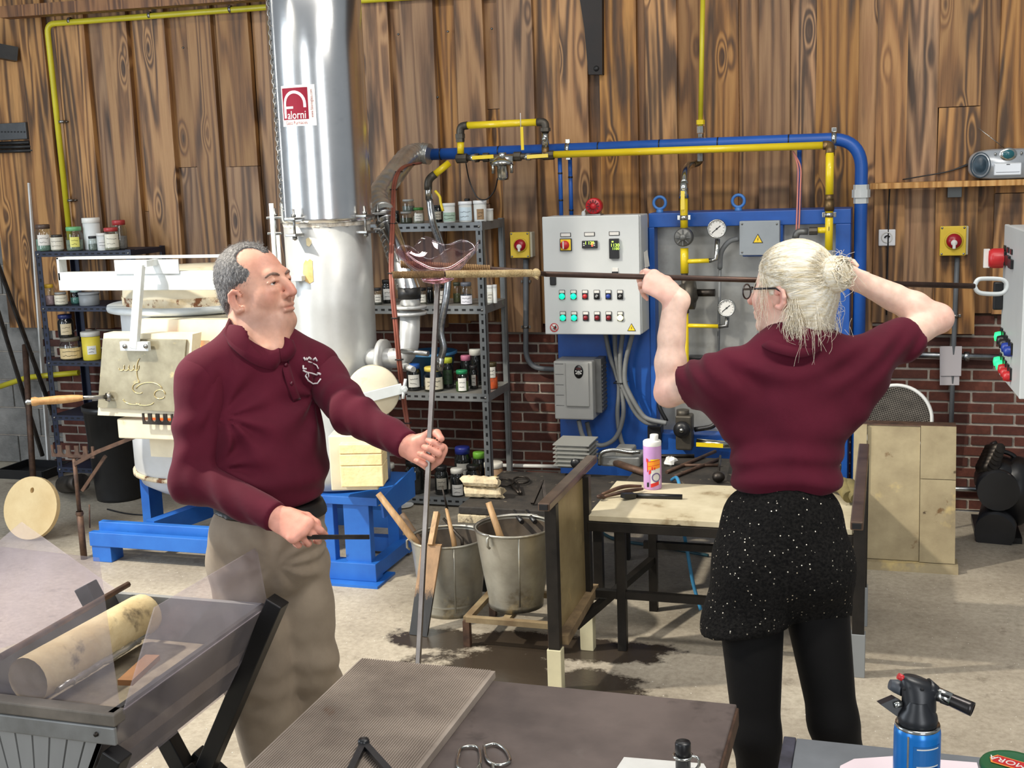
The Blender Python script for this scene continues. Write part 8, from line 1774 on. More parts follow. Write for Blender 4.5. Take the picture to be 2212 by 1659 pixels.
# collar, placket, buttons, crest
def strip(A, B, th, name, mat, par, n=6):
    A = spline([Vector(a) for a in A], n); B = spline([Vector(b) for b in B], n); q = MB(); m = len(A); off = Vector(fw)*th
    vs = A+B+[a-off for a in A]+[b-off for b in B]; fs = []
    for i in range(m-1): fs += [(i, i+1, m+i+1, m+i), (2*m+i+1, 2*m+i, 3*m+i, 3*m+i+1), (i+1, i, 2*m+i, 2*m+i+1), (m+i, m+i+1, 3*m+i+1, 3*m+i)]
    fs += [(0, m, 3*m, 2*m), (m-1, 3*m-1, 4*m-1, 2*m-1)]; q.add(vs, fs, True); return q.build(name, mat, par)
def on_front(px, py, e=0.002):
    """first hit of the view ray with the shirt surface"""
    d = ray(px, py); best = None
    for D in np.arange(3.1, 3.8, 0.004):
        p = CAMO+d*float(D); i = [int(round((p[k]-S_.lo[k])/S_.h)) for k in range(3)]
        if all(0 <= i[k] < S_.n[k] for k in range(3)) and S_.F[i[0], i[1], i[2]] < 0: return p-d*(0.006+e)
        i = [int(round((p[k]-SLl.lo[k])/SLl.h)) for k in range(3)]
        if all(0 <= i[k] < SLl.n[k] for k in range(3)) and SLl.F[i[0], i[1], i[2]] < 0: return p-d*(0.006+e)
    return CAMO+d*3.42
plk = [on_front(x, y) for x, y in ((607, 770), (612, 800), (622, 835), (635, 868))]; plr = [on_front(x, y) for x, y in ((622, 772), (630, 800), (640, 835), (650, 862))]
strip([npv(p) for p in plk], [npv(p) for p in plr], 0.004, 'placket', M_POLO, shirt)
for (x, y) in ((618, 788), (630, 828)): MB().lathe([(0, .003), (.005, .0025), (.006, 0)], on_front(x, y, 0.003), fw, 12).build('button', pm('maroon_button', C(84, 20, 38), None, 4, 0.3), shirt)
M_EMB = pm('white_embroidery', C(214, 206, 206), None, 4, 0.8)
def emb(pts, r, par): return MB().tube([on_front(x, y, 0.002) for x, y in pts], r, 5).build('stitched_line', M_EMB, par)
crest = emb([(660, 812), (666, 822), (676, 829), (686, 828), (693, 818)], 0.0024, shirt); crest.name = 'embroidered_crest'
for pts, r in (([(655, 800), (662, 804), (672, 806), (684, 810), (690, 806)], .0026), ([(666, 806), (667, 814), (663, 817), (660, 811), (664, 806)], .0016), ([(676, 785), (684, 789), (688, 797)], .0022), ([(655, 790), (655, 796), (662, 797)], .003), ([(686, 806), (692, 808)], .0034)): emb(pts, r, crest)
for pts, r in (([(656, 772), (660, 778)], .0030), ([(661, 773), (663, 778), (666, 773)], .0026), ([(667, 772), (672, 776)], .0034), ([(677, 777), (681, 773), (685, 780)], .0030), ([(666, 781), (674, 784)], .0024)): emb(pts, r, crest)
# belt and trousers
T_ = Vol((Rs[0]-0.22, 2.6, 0.0), (Ls[0]+0.35, 3.75, zbelt+0.06), 0.009)
hip = PD(585, 1150, 3.50)
T_.ell(PD(582, 1135, 3.50), bf, (0.172, 0.145, 0.13), 0.05); T_.ell(PD(575, 1200, 3.54), bf, (0.175, 0.15, 0.13), 0.05)
kR, kL = PD(550, 1440, 3.55), PD(668, 1420, 3.64); aR, aL = np.array((kR[0]+0.015, kR[1]+0.10, 0.06)), np.array((kL[0]+0.01, kL[1]+0.12, 0.06))
T_.cone(PD(535, 1215, 3.54), kR, 0.110, 0.100, 0.03); T_.cone(kR, aR, 0.100, 0.092, 0.03); T_.cone(PD(640, 1215, 3.60), kL, 0.100, 0.086, 0.02); T_.cone(kL, aL, 0.086, 0.082, 0.03)
T_.warp(folds(8, 0.0026, [(34, 8, 14, 1.0), (-28, 10, 18, 0.8), (60, 0, 7, 0.7)]))
def knee(X, Y, Z):
    d = np.zeros_like(X)
    for kn_, s0 in ((kR, 0.0), (kL, 1.5)): r = np.sqrt((X-kn_[0])**2+(Y-kn_[1])**2); w = np.exp(-((Z-kn_[2]+0.02)/0.12)**2)*(r < 0.16); d += w*0.0035*np.sin((Z-kn_[2])*70+(X-kn_[0])*40+s0)
    cz = PD(600, 1215, 3.4); q = np.sqrt((X-cz[0])**2+(Z-cz[2])**2); a = np.arctan2(Z-cz[2], X-cz[0]); d += 0.006*np.sin(a*9)*np.exp(-((q-0.09)/0.07)**2)
    return d
T_.warp(knee)
T_.half((bc[0], bc[1], zbelt+0.012), (0.12, 0.03, 1), 0.006)
tr = shells('trousers', [T_.mesh()], M_TROUSER, man, None, 1)
bl2 = Vol((Rs[0]-0.2, 2.7, zbelt-0.12), (Ls[0]+0.3, 3.75, zbelt+0.08), 0.006); bl2.ell(PD(582, 1128, 3.50), bf, (0.176, 0.150, 0.14), 0.01); bl2.half((bc[0], bc[1], zbelt+0.016), (0.12, 0.03, 1)); bl2.half((bc[0], bc[1], zbelt-0.022), (-0.12, -0.03, -1))
belt = shells('belt', [bl2.mesh()], pm('black_leather', C(30, 28, 27), C(22, 20, 20), 12, 0.4), man, None, 0)
for x in (572, 612, 655): 
    pass
for (xa, ya) in ((aR, kR), (aL, kL)):
    q = MB(); c = Vector((xa[0], xa[1], 0)); f3 = Vector(fw); q.obox(c+f3*0.06+Z3*0.035, Vector(sv), f3, Z3, 0.045, 0.14, 0.035, 0.025); q.build('shoe', M_BLK, man)
# head
hf = np.array(npv(onD(640, 600, 3.36))-npv(onD(530, 640, 3.56))); hfv = frame((0.985, -0.17, 0.16), (-0.12, 0.0, 1))
HL, HF, HU = hfv
hc_ = PD(553, 617, 3.52)
def H(x, y, z): return hc_+HL*x+HF*y+HU*z
hk = 1.06
def hp(x, y, z): return H(x*hk, y*hk, z*hk)
B_ = Vol(np.min([Rs, Ls, Re, Rw, Le, Lw, hc_-0.14], 0)-np.array((0.06, 0.06, 0.10)), np.max([Rs, Ls, Re, Rw, Le, Lw, hc_], 0)+np.array((0.16, 0.10, 0.17)), 0.0036)
fr3 = (HL, HF, HU)
def he(c, r, k=0.02, mode='add'): B_.ell(hp(*c), fr3, tuple(v*hk for v in r), k, mode)
def hcn(a, b, r1, r2, k=0.012, mode='add', flat=None): B_.cone(hp(*a), hp(*b), r1*hk, r2*hk, k, mode, flat)
he((0, -0.018, 0.030), (0.078, 0.098, 0.088), 0.02); he((0, 0.030, -0.02), (0.066, 0.064, 0.085), 0.03); he((0, 0.022, -0.078), (0.064, 0.060, 0.045), 0.03)
hcn((-0.02, 0.072, -0.108), (0.02, 0.072, -0.108), 0.021, 0.021, 0.022); he((0.042, 0.012, -0.082), (0.026, 0.04, 0.035), 0.03); he((-0.042, 0.012, -0.082), (0.026, 0.04, 0.035), 0.03)
he((0, 0.02, -0.112), (0.05, 0.05, 0.028), 0.03)
hcn((-0.034, 0.080, 0.020), (0.034, 0.080, 0.020), 0.013, 0.013, 0.018)
for s_ in (-1, 1):
    he((s_*0.043, 0.060, -0.034), (0.026, 0.026, 0.028), 0.025)
    B_.ell(hp(s_*0.033, 0.098, -0.002), fr3, (0.019*hk, 0.016*hk, 0.0135*hk), 0.012, 'sub')
hcn((0, 0.092, 0.008), (0, 0.119, -0.034), 0.0100, 0.0128, 0.010); hcn((0, 0.100, -0.006), (0, 0.112, -0.020), 0.0105, 0.0115, 0.010)
for s_ in (-1, 1): he((s_*0.0135, 0.103, -0.039), (0.009, 0.012, 0.009), 0.007)
for s_ in (-1, 1): he((s_*0.008, 0.112, -0.0475), (0.0045, 0.006, 0.004), 0.003, 'sub')
he((0, 0.088, -0.064), (0.026, 0.013, 0.016), 0.014)
hcn((-0.020, 0.0955, -0.0665), (0.020, 0.0955, -0.0665), 0.0055, 0.0055, 0.006); hcn((-0.017, 0.0955, -0.079), (0.017, 0.0955, -0.079), 0.006, 0.006, 0.006); hcn((-0.026, 0.099, -0.0735), (0.026, 0.099, -0.0735), 0.0024, 0.0024, 0.003, 'sub'); hcn((-0.030, 0.086, -0.078), (-0.028, 0.094, -0.0735), 0.003, 0.003, 0.004, 'sub'); hcn((0.030, 0.086, -0.078), (0.028, 0.094, -0.0735), 0.003, 0.003, 0.004, 'sub')
for s_ in (-1, 1):        # eyelids, cheek crease, ears
    hcn((s_*0.019, 0.0915, 0.004), (s_*0.034, 0.0920, 0.0062), 0.0048, 0.0050, 0.004); hcn((s_*0.034, 0.0920, 0.0062), (s_*0.048, 0.082, 0.000), 0.0050, 0.0046, 0.004); hcn((s_*0.020, 0.0895, -0.0105), (s_*0.045, 0.082, -0.0095), 0.0042, 0.0042, 0.004); he((s_*0.033, 0.086, -0.022), (0.016, 0.008, 0.007), 0.008)
    hcn((s_*0.020, 0.104, -0.040), (s_*0.036, 0.090, -0.068), 0.0025, 0.0025, 0.006, 'sub')
    ec = (s_*0.079, -0.012, -0.030)
    earp = [(0.000, 0.012, -0.026), (0.003, 0.001, -0.029), (0.006, -0.011, -0.016), (0.009, -0.016, 0.002), (0.008, -0.013, 0.019), (0.004, -0.002, 0.027), (0.001, 0.009, 0.023), (-0.002, 0.014, 0.010)]
    for i in range(len(earp)-1): a, b = earp[i], earp[i+1]; hcn((ec[0]+s_*a[0], ec[1]+a[1], ec[2]+a[2]), (ec[0]+s_*b[0], ec[1]+b[1], ec[2]+b[2]), 0.0050 if i > 1 else 0.0072, 0.0050, 0.003)
    hcn((ec[0]+s_*0.0, ec[1]-0.006, ec[2]-0.02), (ec[0]+s_*0.002, ec[1]-0.006, ec[2]+0.02), 0.0085, 0.0085, 0.005, 'add', (HL, 0.40)); he((ec[0]+s_*0.009, ec[1]+0.004, ec[2]-0.004), (0.007, 0.008, 0.013), 0.004, 'sub')
B_.cone(hp(0, -0.03, -0.06), PD(545, 770, 3.55), 0.068, 0.076, 0.03); B_.cone(hp(0, 0.015, -0.105), PD(575, 765, 3.50), 0.052, 0.058, 0.035); B_.cone(hp(0, 0.050, -0.112), PD(588, 762, 3.48), 0.036, 0.044, 0.03)
B_.ell(PD(565, 850, 3.54), bf, (0.15, 0.09, 0.14), 0.04); B_.ell(PD(575, 960, 3.53), bf, (0.14, 0.10, 0.15), 0.05); B_.cone(Rs, nk, 0.045, 0.05, 0.04); B_.cone(Ls, nk, 0.045, 0.05, 0.04); B_.cone(Rs, Re, 0.048, 0.040, 0.03); B_.cone(Ls, Le, 0.048, 0.040, 0.03); B_.cone(Re, Rw, 0.040, 0.028, 0.02); B_.cone(Le, Lw, 0.040, 0.028, 0.02)
def manred(V):
    q = V-hc_; y = q@HF/hk; z = q@HU/hk; x = np.abs(q@HL)/hk
    nose = np.exp(-(((y-0.115)/0.022)**2+((z+0.03)/0.022)**2+(x/0.02)**2)); ck = 0.45*np.exp(-(((x-0.05)/0.02)**2+((z+0.035)/0.025)**2+((y-0.07)/0.04)**2)); lips = 0.75*np.exp(-(((z+0.073)/0.007)**2+(x/0.022)**2+((y-0.098)/0.012)**2)); fh = 0.35*np.exp(-(((z-0.055)/0.035)**2+((y-0.07)/0.04)**2)); ear = 0.6*np.exp(-(((x-0.088)/0.012)**2+((z+0.012)/0.04)**2+((y+0.015)/0.03)**2))
    return nose*0.8+ck+lips+fh+ear
# hands of the man
lz = (Lw-Le)/np.linalg.norm(Lw-Le); LwH = Lw+lz*0.012
fist = [(58, 88, 52), (62, 92, 52), (66, 94, 52), (70, 94, 52)]
thL = [(0.026, -0.006, 0.018), (0.050, -0.024, 0.046), (0.056, -0.040, 0.074), (0.046, -0.050, 0.100)]
toCam = -npv(ray(925, 975)); toCam /= np.linalg.norm(toCam)
_, axL = build_hand(B_, LwH, (lz*0.7+np.array((0.5, -0.05, -0.12))), toCam+np.array((0.25, 0, 0.0)), 1, fist, thL, 1.04, (Le+(Lw-Le)*0.55, 0.034))
rz_ = np.array((0.93, -0.25, -0.30)); RwH = Rw+(Rw-Re)/np.linalg.norm(Rw-Re)*0.006
thR = [(0.026, -0.006, 0.018), (0.046, -0.028, 0.050), (0.044, -0.034, 0.082), (0.030, -0.040, 0.104)]
_, axR = build_hand(B_, RwH, rz_, np.array((0.10, 0.62, -0.62)), -1, [(40, 45, 25), (52, 58, 30), (60, 62, 30), (62, 64, 30)], thR, 1.04, (Re+(Rw-Re)*0.55, 0.036), 2.0)
def bodycol(V):
    w = np.clip(manred(V), 0, 1)[:, None]; a = np.array(SKM[:3]); b = np.array(SKMR[:3]); st = np.array(C(176, 140, 126)[:3])
    q = V-hc_; y = q@HF/hk; z = q@HU/hk; sb = np.clip(np.exp(-(((z+0.10)/0.035)**2))*0.55*(y > -0.03), 0, 1)[:, None]
    c = a*(1-w)+b*w; c = c*(1-sb)+st*sb
    hnd = ((np.linalg.norm(V-Rw, axis=1) < 0.25) | (np.linalg.norm(V-Lw, axis=1) < 0.22))[:, None]
    return np.where(hnd, np.array(C(224, 160, 140)[:3])[None], c)
shells('body', [B_.mesh()], M_SKIN, man, bodycol, 1)
def hitv(V_, px, py, e=0.0, D0=3.1, D1=3.8):
    d = ray(px, py)
    for D in np.arange(D0, D1, 0.003):
        p = CAMO+d*float(D); i = [int(round((p[k]-V_.lo[k])/V_.h)) for k in range(3)]
        if all(0 <= i[k] < V_.n[k] for k in range(3)) and V_.F[i[0], i[1], i[2]] < 0: return npv(p-d*e)
    return npv(CAMO+d*3.45)
def fold_collar(low, top, par, V_low, V_top, e0=0.010, e1=0.010):
    A = [hitv(V_low, x, y, e0) for x, y in low]; B = [hitv(V_top, x, y, e1) for x, y in top]; return strip(A, B, 0.010, 'collar', M_POLO, par)
fold_collar([(484, 718), (500, 748), (530, 775), (562, 792), (592, 798), (606, 782)], [(497, 688), (507, 706), (532, 728), (560, 746), (588, 757), (604, 752)], shirt, S_, B_, 0.012, 0.010)
fold_collar([(607, 782), (625, 778), (640, 758), (634, 735)], [(605, 753), (612, 752), (616, 742), (616, 728)], shirt, S_, B_, 0.012, 0.010)
# eyes and brows
for s_ in (-1, 1):
    e = MB().ball(hp(s_*0.0325, 0.0765, -0.002), 0.0125*hk).build('eye', pm('eye_white', C(226, 220, 214), None, 4, 0.15), man)
    ip = Vector(hp(s_*0.0325, 0.0765, -0.002))+Vector(HF*0.0119*hk+HL*0.0015*s_*0+HU*0.002); MB().ball(ip, 0.0052*hk, (1, 1, 1), 12, 8).build('iris', pm('dark_brown_iris', C(44, 30, 24), None, 4, 0.1), e)
    q = MB(); bp_ = [hp(s_*x, y, z) for x, y, z in ((0.013, 0.0965, 0.0165), (0.026, 0.0955, 0.0215), (0.040, 0.0890, 0.0225), (0.052, 0.0780, 0.016))]; q.tube(spline(bp_, 5), [0.0022+0.0026*math.sin(i/15*math.pi) for i in range(16)], 6); q.build('eyebrow', pm('dark_brow', C(140, 112, 98), C(104, 82, 72), 120, 0.9), man)
# hair: thin cropped cap, greying
K_ = Vol(hc_-0.16, hc_+0.18, 0.004)
def ke(c, r, k=0.01, mode='add'): K_.ell(hp(*c), fr3, tuple(v*hk for v in r), k, mode)
ke((0, -0.020, 0.032), (0.0825, 0.102, 0.0915)); ke((0, -0.055, -0.03), (0.068, 0.055, 0.06), 0.03)
ke((0, 0.105, 0.005), (0.10, 0.092, 0.088), 0.004, 'sub'); ke((0.05, 0.060, 0.082), (0.034, 0.058, 0.040), 0.01, 'sub'); ke((-0.05, 0.060, 0.082), (0.034, 0.058, 0.040), 0.01, 'sub')
for s_ in (-1, 1): ke((s_*0.085, 0.012, -0.034), (0.03, 0.036, 0.05), 0.004, 'sub'); ke((s_*0.075, -0.03, -0.085), (0.045, 0.05, 0.06), 0.01, 'sub')
K_.warp(lambda X, Y, Z: 0.0022*np.sin(X*420+np.sin(Z*300)*2)*np.sin(Z*390+Y*280))
def hair_mat(name, cols, sx=(260, 260, 60), rough=0.45):
    m, nt, b = _new(name); tc = N(nt, 'ShaderNodeTexCoord'); mp = N(nt, 'ShaderNodeMapping'); mp.inputs['Scale'].default_value = sx; L(nt, tc.outputs['Object'], mp.inputs[0])
    nz = N(nt, 'ShaderNodeTexNoise', i_Scale=1.0, i_Detail=4.0, i_Roughness=0.7); L(nt, mp.outputs[0], nz.inputs['Vector']); rp = ramp(nt, cols); L(nt, nz.outputs['Fac'], rp.inputs[0]); L(nt, rp.outputs[0], b.inputs['Base Color']); b.inputs['Roughness'].default_value = rough
    bp = N(nt, 'ShaderNodeBump', i_Strength=0.6, i_Distance=0.003); L(nt, nz.outputs['Fac'], bp.inputs['Height']); L(nt, bp.outputs[0], b.inputs['Normal']); return m
M_GHAIR = hair_mat('greying_hair', [(0.32, C(48, 46, 46)), (0.52, C(96, 92, 90)), (0.70, C(176, 172, 168))])
KV, KQ = K_.mesh(); hairm = shells('hair', [(KV, KQ)], M_GHAIR, man, None, 1)
# short bristles over the cap
rs = np.random.RandomState(5); fc = KV[KQ].mean(1); nrm = np.cross(KV[KQ[:, 1]]-KV[KQ[:, 0]], KV[KQ[:, 2]]-KV[KQ[:, 0]]); nrm /= np.linalg.norm(nrm, axis=1)[:, None]+1e-9
outw = ((fc-hc_)*nrm).sum(1) > 0.0; sel = rs.choice(np.nonzero(outw)[0], 5200); q = MB(); vv, ff = [], []
for i, fi in enumerate(sel):
    p = fc[fi]+rs.randn(3)*0.0015; n_ = nrm[fi]; fl = (-HF*0.5-HU*0.7); fl = fl-n_*(fl@n_); d = n_*0.5+fl*1.0+rs.randn(3)*0.22; d /= np.linalg.norm(d); sd = np.cross(d, n_); sd /= np.linalg.norm(sd)+1e-9; l_ = 0.008+0.006*rs.rand()
    vv += [tuple(p-sd*0.0005), tuple(p+sd*0.0005), tuple(p+d*l_)]; ff.append((3*i, 3*i+1, 3*i+2))
q.add(vv, ff); q.build('hair_bristles', M_GHAIR, man)['kind'] = 'stuff'

# ------------------------------------------------------------ GLASS BOWL ON ITS ROD, THE WOMAN'S FORK
gD = 3.285
fing = Lw+0  # grip
rodT, rodG = onD(946, 606, gD), onD(926, 985, gD)
# rod line through the fist down to the floor
rp0 = Vector(LwH)+Vector(axL[2])*0.078+Vector(axL[1])*(-0.031)
rodB = rp0+(rp0-rodT)*((rp0.z)/(rodT.z-rp0.z))
ru = thing('punty_rod', 'upright square steel rod gripped by the man, carrying the glass bowl', 'rod', rodB)
MB().bar(rodB, rodT, 0.0125, 0.0125, up=(0, -1, 0), bev=0.001).build('shaft', pm('dull_steel_rod', C(132, 126, 120), C(92, 84, 80), 5, 0.32, 0.9), ru)
bw_ = thing('glass_bowl', 'clear pink glass bowl with a wavy rim on top of the rod', 'bowl', rodT)
M_PINKG = thinglass('pink_glass', (0.97, 0.86, 0.89, 1), 0.30, 0.03); M_PINKB = glassm('deep_pink_glass', (1.0, 0.52, 0.62, 1), 0.02, 1.46)
R0 = 92/ppm(rodT); Hb = 72/ppm(rodT); seg, nr_ = 96, 16
ax_b = Vector((0.02, -0.05, 1)).normalized(); bx1 = Vector((1, 0, 0)); bx1 = (bx1-ax_b*bx1.dot(ax_b)).normalized(); by1 = ax_b.cross(bx1)
def bowlpt(i, k_, off):
    t = i/nr_; a = 2*math.pi*k_/seg; r = R0*(0.40*min(1, t/0.18)+0.60*max(0, (t-0.18)/0.82)**0.9) if t > 0 else 0.0
    wv = max(0, (t-0.35)/0.65)**1.6; h = Hb*(0.02+0.88*t**1.5)+0.012*wv*math.sin(6*a+0.6)+0.008*wv*math.sin(3*a+2)
    r = r*(1+0.06*wv*math.sin(6*a+1.9)+0.05*wv*math.sin(2*a))-off*0.8
    return rodT+ax_b*(h+0.010+off*(1.3-0.9*t))+(bx1*math.cos(a)+by1*math.sin(a))*max(r, 0)
vs = [bowlpt(i, k_, 0) for i in range(nr_+1) for k_ in range(seg)]+[bowlpt(i, k_, 0.0038) for i in range(nr_+1) for k_ in range(seg)]
m_ = (nr_+1)*seg; fs = []
for i in range(nr_):
    for k_ in range(seg): j = (k_+1) % seg; fs += [(i*seg+k_, i*seg+j, (i+1)*seg+j, (i+1)*seg+k_), (m_+i*seg+j, m_+i*seg+k_, m_+(i+1)*seg+k_, m_+(i+1)*seg+j)]
for k_ in range(seg): j = (k_+1) % seg; fs.append((nr_*seg+k_, nr_*seg+j, m_+nr_*seg+j, m_+nr_*seg+k_))
MB().add(vs, fs, True).build('bowl_wall', M_PINKG, bw_)
MB().lathe([(0, -0.006), (R0*0.20, -0.006), (R0*0.36, 0.0), (R0*0.40, 0.008), (R0*0.36, 0.013), (0, 0.014)], rodT, ax_b, 48).build('bowl_foot', M_PINKB, bw_)
fk = thing('glass_fork', 'long iron carrying fork with rope-wrapped prongs held by the woman', 'fork', onD(1700, 600, 3.30))
M_IRONROD = pm('brown_iron_rod', C(92, 72, 62), C(62, 50, 46), 12, 0.45, 0.7); M_ROPE = pm('pale_rope', C(206, 184, 138), C(176, 150, 104), 30, 0.9, bump=0.6, bscale=200); M_ROPED = pm('scorched_rope', C(150, 118, 76), C(104, 80, 52), 30, 0.9, bump=0.6, bscale=200)
J, LP = onD(1178, 592, 3.29), onD(2105, 618, 3.33)
MB().tube([J, LP], 0.0078, 12).build('shaft', M_IRONROD, fk)
MB().tube([J, onD(1150, 590, 3.27), onD(848, 594, 3.17)], 0.0075, 10).build('prong', M_IRONROD, fk); MB().tube([J, onD(1140, 587, 3.36), onD(1060, 581, 3.42), onD(866, 571, 3.42)], 0.0072, 10).build('prong', M_IRONROD, fk)
def rope(a, b, r, n, name, mat):
    a, b = Vector(a), Vector(b); d = (b-a).normalized(); u_ = d.orthogonal().normalized(); v_ = d.cross(u_); L_ = (b-a).length
    pts = [a+d*(L_*i/(n*10))+(u_*math.cos(2*math.pi*i/10)+v_*math.sin(2*math.pi*i/10))*r for i in range(n*10+1)]
    return MB().tube(pts, L_/n*0.52, 6).build(name, mat, fk)
pa, pb = onD(1150, 590, 3.27), onD(848, 594, 3.17); rope(pb, pb.lerp(pa, 0.36), 0.0082, 32, 'scorched_rope_wrap', M_ROPED); rope(pb.lerp(pa, 0.37), pa, 0.0086, 56, 'rope_wrap', M_ROPE)
rope(onD(866, 571, 3.42), onD(1060, 581, 3.42), 0.0082, 40, 'scorched_rope_wrap', M_ROPED); MB().ball(onD(1158, 590, 3.27), 0.013, (1, 1, 1), 12, 8).build('rope_knot', M_ROPE, fk); MB().tube([onD(1150, 594, 3.27), onD(1162, 602, 3.26)], 0.004, 6).build('rope_end', M_ROPE, fk)
lpp = [onD(x, y, 3.33) for x, y in ((2105, 618), (2112, 605), (2126, 602), (2160, 603), (2172, 609), (2175, 619), (2170, 630), (2157, 635), (2124, 634), (2111, 629))]
MB().tube(spline(lpp+[lpp[0]], 5)[:-1], 0.0062, 8, closed=True).build('loop_handle', M_GREYPAINT, fk)
hl = thing('flat_file', 'flat dark metal blade held in the right hand of the man', 'tool', onD(740, 1160, 3.2))
MB().bar(onD(664, 1160, 3.225), onD(798, 1160, 3.20), 0.004, 0.012, up=(0, 0, 1)).build('blade', M_DSTEEL, hl)

# ------------------------------------------------------------ THE WOMAN
SKW, SKWR = C(244, 210, 190), C(228, 150, 138)
wo = thing('person', 'blonde woman in maroon polo, black tweed shorts and tights, seen from behind', 'person', onD(1700, 1659, 3.1)); wo.location.z = 0.0
wLs, wRs = PD(1562, 818, 3.13), PD(1872, 782, 3.14)
wLe, wLw = PD(1446, 846, 3.29), PD(1454, 648, 3.265)
wRe, wRw = PD(2024, 688, 3.26), PD(1868, 612, 3.27)
wsv = wRs-wLs; wsv[2] = 0; wsv /= np.linalg.norm(wsv); wf = np.array((-wsv[1], wsv[0], 0)); wf = wf if wf[1] > 0 else -wf
wb_ = frame(wf, (0, 0, 1)); wh0 = PD(1700, 1085, 3.05)
wnk = PD(1710, 745, 3.12)
lo = np.min([wLs, wRs, wLe, wRe], 0)-0.16; hi = np.max([wLs, wRs, wLe, wRe], 0)+0.16; lo[2] = PD(1690, 1100, 3.1)[2]-0.05; hi[2] = wnk[2]+0.1; lo[1] = 2.75; hi[1] = 3.5
P_ = Vol(lo, hi, 0.0075)
def wt(px, py, D, rx, ry, rz, V_, k=0.05): V_.ell(PD(px, py, D), wb_, (rx, ry, rz), k)
wt(1712, 860, 3.13, 0.150, 0.105, 0.13, P_); wt(1705, 950, 3.13, 0.150, 0.108, 0.14, P_); wt(1698, 1030, 3.12, 0.142, 0.11, 0.085, P_, 0.05); wt(1716, 805, 3.14, 0.155, 0.085, 0.07, P_, 0.05)
P_.cone(wLs, wnk, 0.062, 0.06, 0.05); P_.cone(wRs, wnk, 0.062, 0.06, 0.05)
dL, dR = (wLe-wLs), (wRe-wRs)
P_.cone(wLs, wLs+dL*0.52, 0.074, 0.067, 0.04); P_.cone(wRs, wRs+dR*0.50, 0.070, 0.062, 0.04)
P_.cone(wLs+np.array((0.02, 0, -0.05)), PD(1600, 900, 3.13), 0.06, 0.06, 0.05); P_.cone(wRs+np.array((-0.01, 0, -0.05)), PD(1840, 880, 3.13), 0.055, 0.05, 0.05)
P_.cone(wnk+np.array((0, 0.01, -0.02)), PD(1712, 722, 3.13), 0.064, 0.062, 0.02); P_.cone(PD(1712, 735, 3.14), PD(1710, 690, 3.15), 0.052, 0.056, 0.012, 'sub')
P_.warp(folds(12, 0.0042, [(24, 6, 22, 1.0), (-26, 8, 26, 0.9), (10, 10, 44, 0.6)]))
def wfold(X, Y, Z):
    d = np.zeros_like(X); zc = PD(1700, 1030, 3.0)[2]
    # draping swags above the waistband and below the collar
    xx = X-PD(1700, 1000, 3.05)[0]; d += 0.006*np.sin((Z-zc+xx*xx*1.6)*95)*np.exp(-((Z-zc)/0.07)**2); zn = PD(1710, 800, 3.0)[2]; d += 0.005*np.sin((Z-zn-xx*xx*2.5)*85)*np.exp(-((Z-zn)/0.06)**2); return d
P_.warp(wfold)
P_.cut_local(wLs+dL*0.56, dL, 0.095); P_.cut_local(wRs+dR*0.60, dR, 0.095)
zw = PD(1690, 1085, 3.02)[2]; P_.half((wh0[0], 3.0, zw), (0.0, 0.10, -1), 0.01)
pol = shells('polo_shirt', [P_.mesh()], M_POLO, wo, None, 1)
ca = [PD(*p) for p in ((1640, 735, 3.10), (1652, 752, 3.05), (1690, 766, 3.02), (1735, 772, 3.02), (1775, 756, 3.05), (1790, 735, 3.10))]; cb_ = [PD(*p) for p in ((1652, 718, 3.12), (1664, 730, 3.07), (1696, 742, 3.05), (1735, 745, 3.05), (1768, 735, 3.07), (1780, 722, 3.12))]
q = MB(); A = spline([Vector(a) for a in ca], 6); B = spline([Vector(b) for b in cb_], 6); m = len(A); off = Vector(wf)*0.012
fs = []
for i in range(m-1): fs += [(i, i+1, m+i+1, m+i), (2*m+i+1, 2*m+i, 3*m+i, 3*m+i+1), (i+1, i, 2*m+i, 2*m+i+1), (m+i, m+i+1, 3*m+i+1, 3*m+i)]
q.add(A+B+[a+off for a in A]+[b+off for b in B], fs, True); q.build('collar', M_POLO, pol)
# arms, neck, face: one body
# head turned to the left, away from the camera
wh = PD(1706, 620, 3.13); WL, WF, WU = frame((-0.93, 0.36, -0.06), (0.02, 0, 1)); wk = 1.0
def wp_(x, y, z): return wh+(WL*x+WF*y+WU*z)*wk
wfr = (WL, WF, WU)
F_ = Vol(np.min([wLs, wRs, wLe, wRe, wLw, wRw, wh], 0)-np.array((0.14, 0.14, 0.10)), np.max([wLs, wRs, wLe, wRe, wLw, wRw, wh], 0)+np.array((0.07, 0.16, 0.14)), 0.0037)
def we(c, r, k=0.02, mode='add'): F_.ell(wp_(*c), wfr, r, k, mode)
def wc_(a, b, r1, r2, k=0.012, mode='add', flat=None): F_.cone(wp_(*a), wp_(*b), r1, r2, k, mode, flat)
we((0, -0.015, 0.025), (0.074, 0.094, 0.084)); we((0, 0.032, -0.03), (0.060, 0.060, 0.080), 0.03); we((0, 0.030, -0.075), (0.052, 0.052, 0.038), 0.03); wc_((-0.012, 0.078, -0.100), (0.012, 0.078, -0.100), 0.017, 0.017, 0.02)
for s_ in (-1, 1): we((s_*0.040, 0.060, -0.032), (0.024, 0.024, 0.026), 0.025); F_.ell(wp_(s_*0.031, 0.094, -0.002), wfr, (0.018, 0.014, 0.012), 0.012, 'sub')
wc_((0, 0.088, 0.002), (0, 0.112, -0.034), 0.008, 0.0115, 0.010); we((0, 0.088, -0.062), (0.022, 0.011, 0.013), 0.012); wc_((-0.016, 0.094, -0.064), (0.016, 0.094, -0.064), 0.005, 0.005, 0.006); wc_((-0.014, 0.093, -0.076), (0.014, 0.093, -0.076), 0.0055, 0.0055, 0.006)
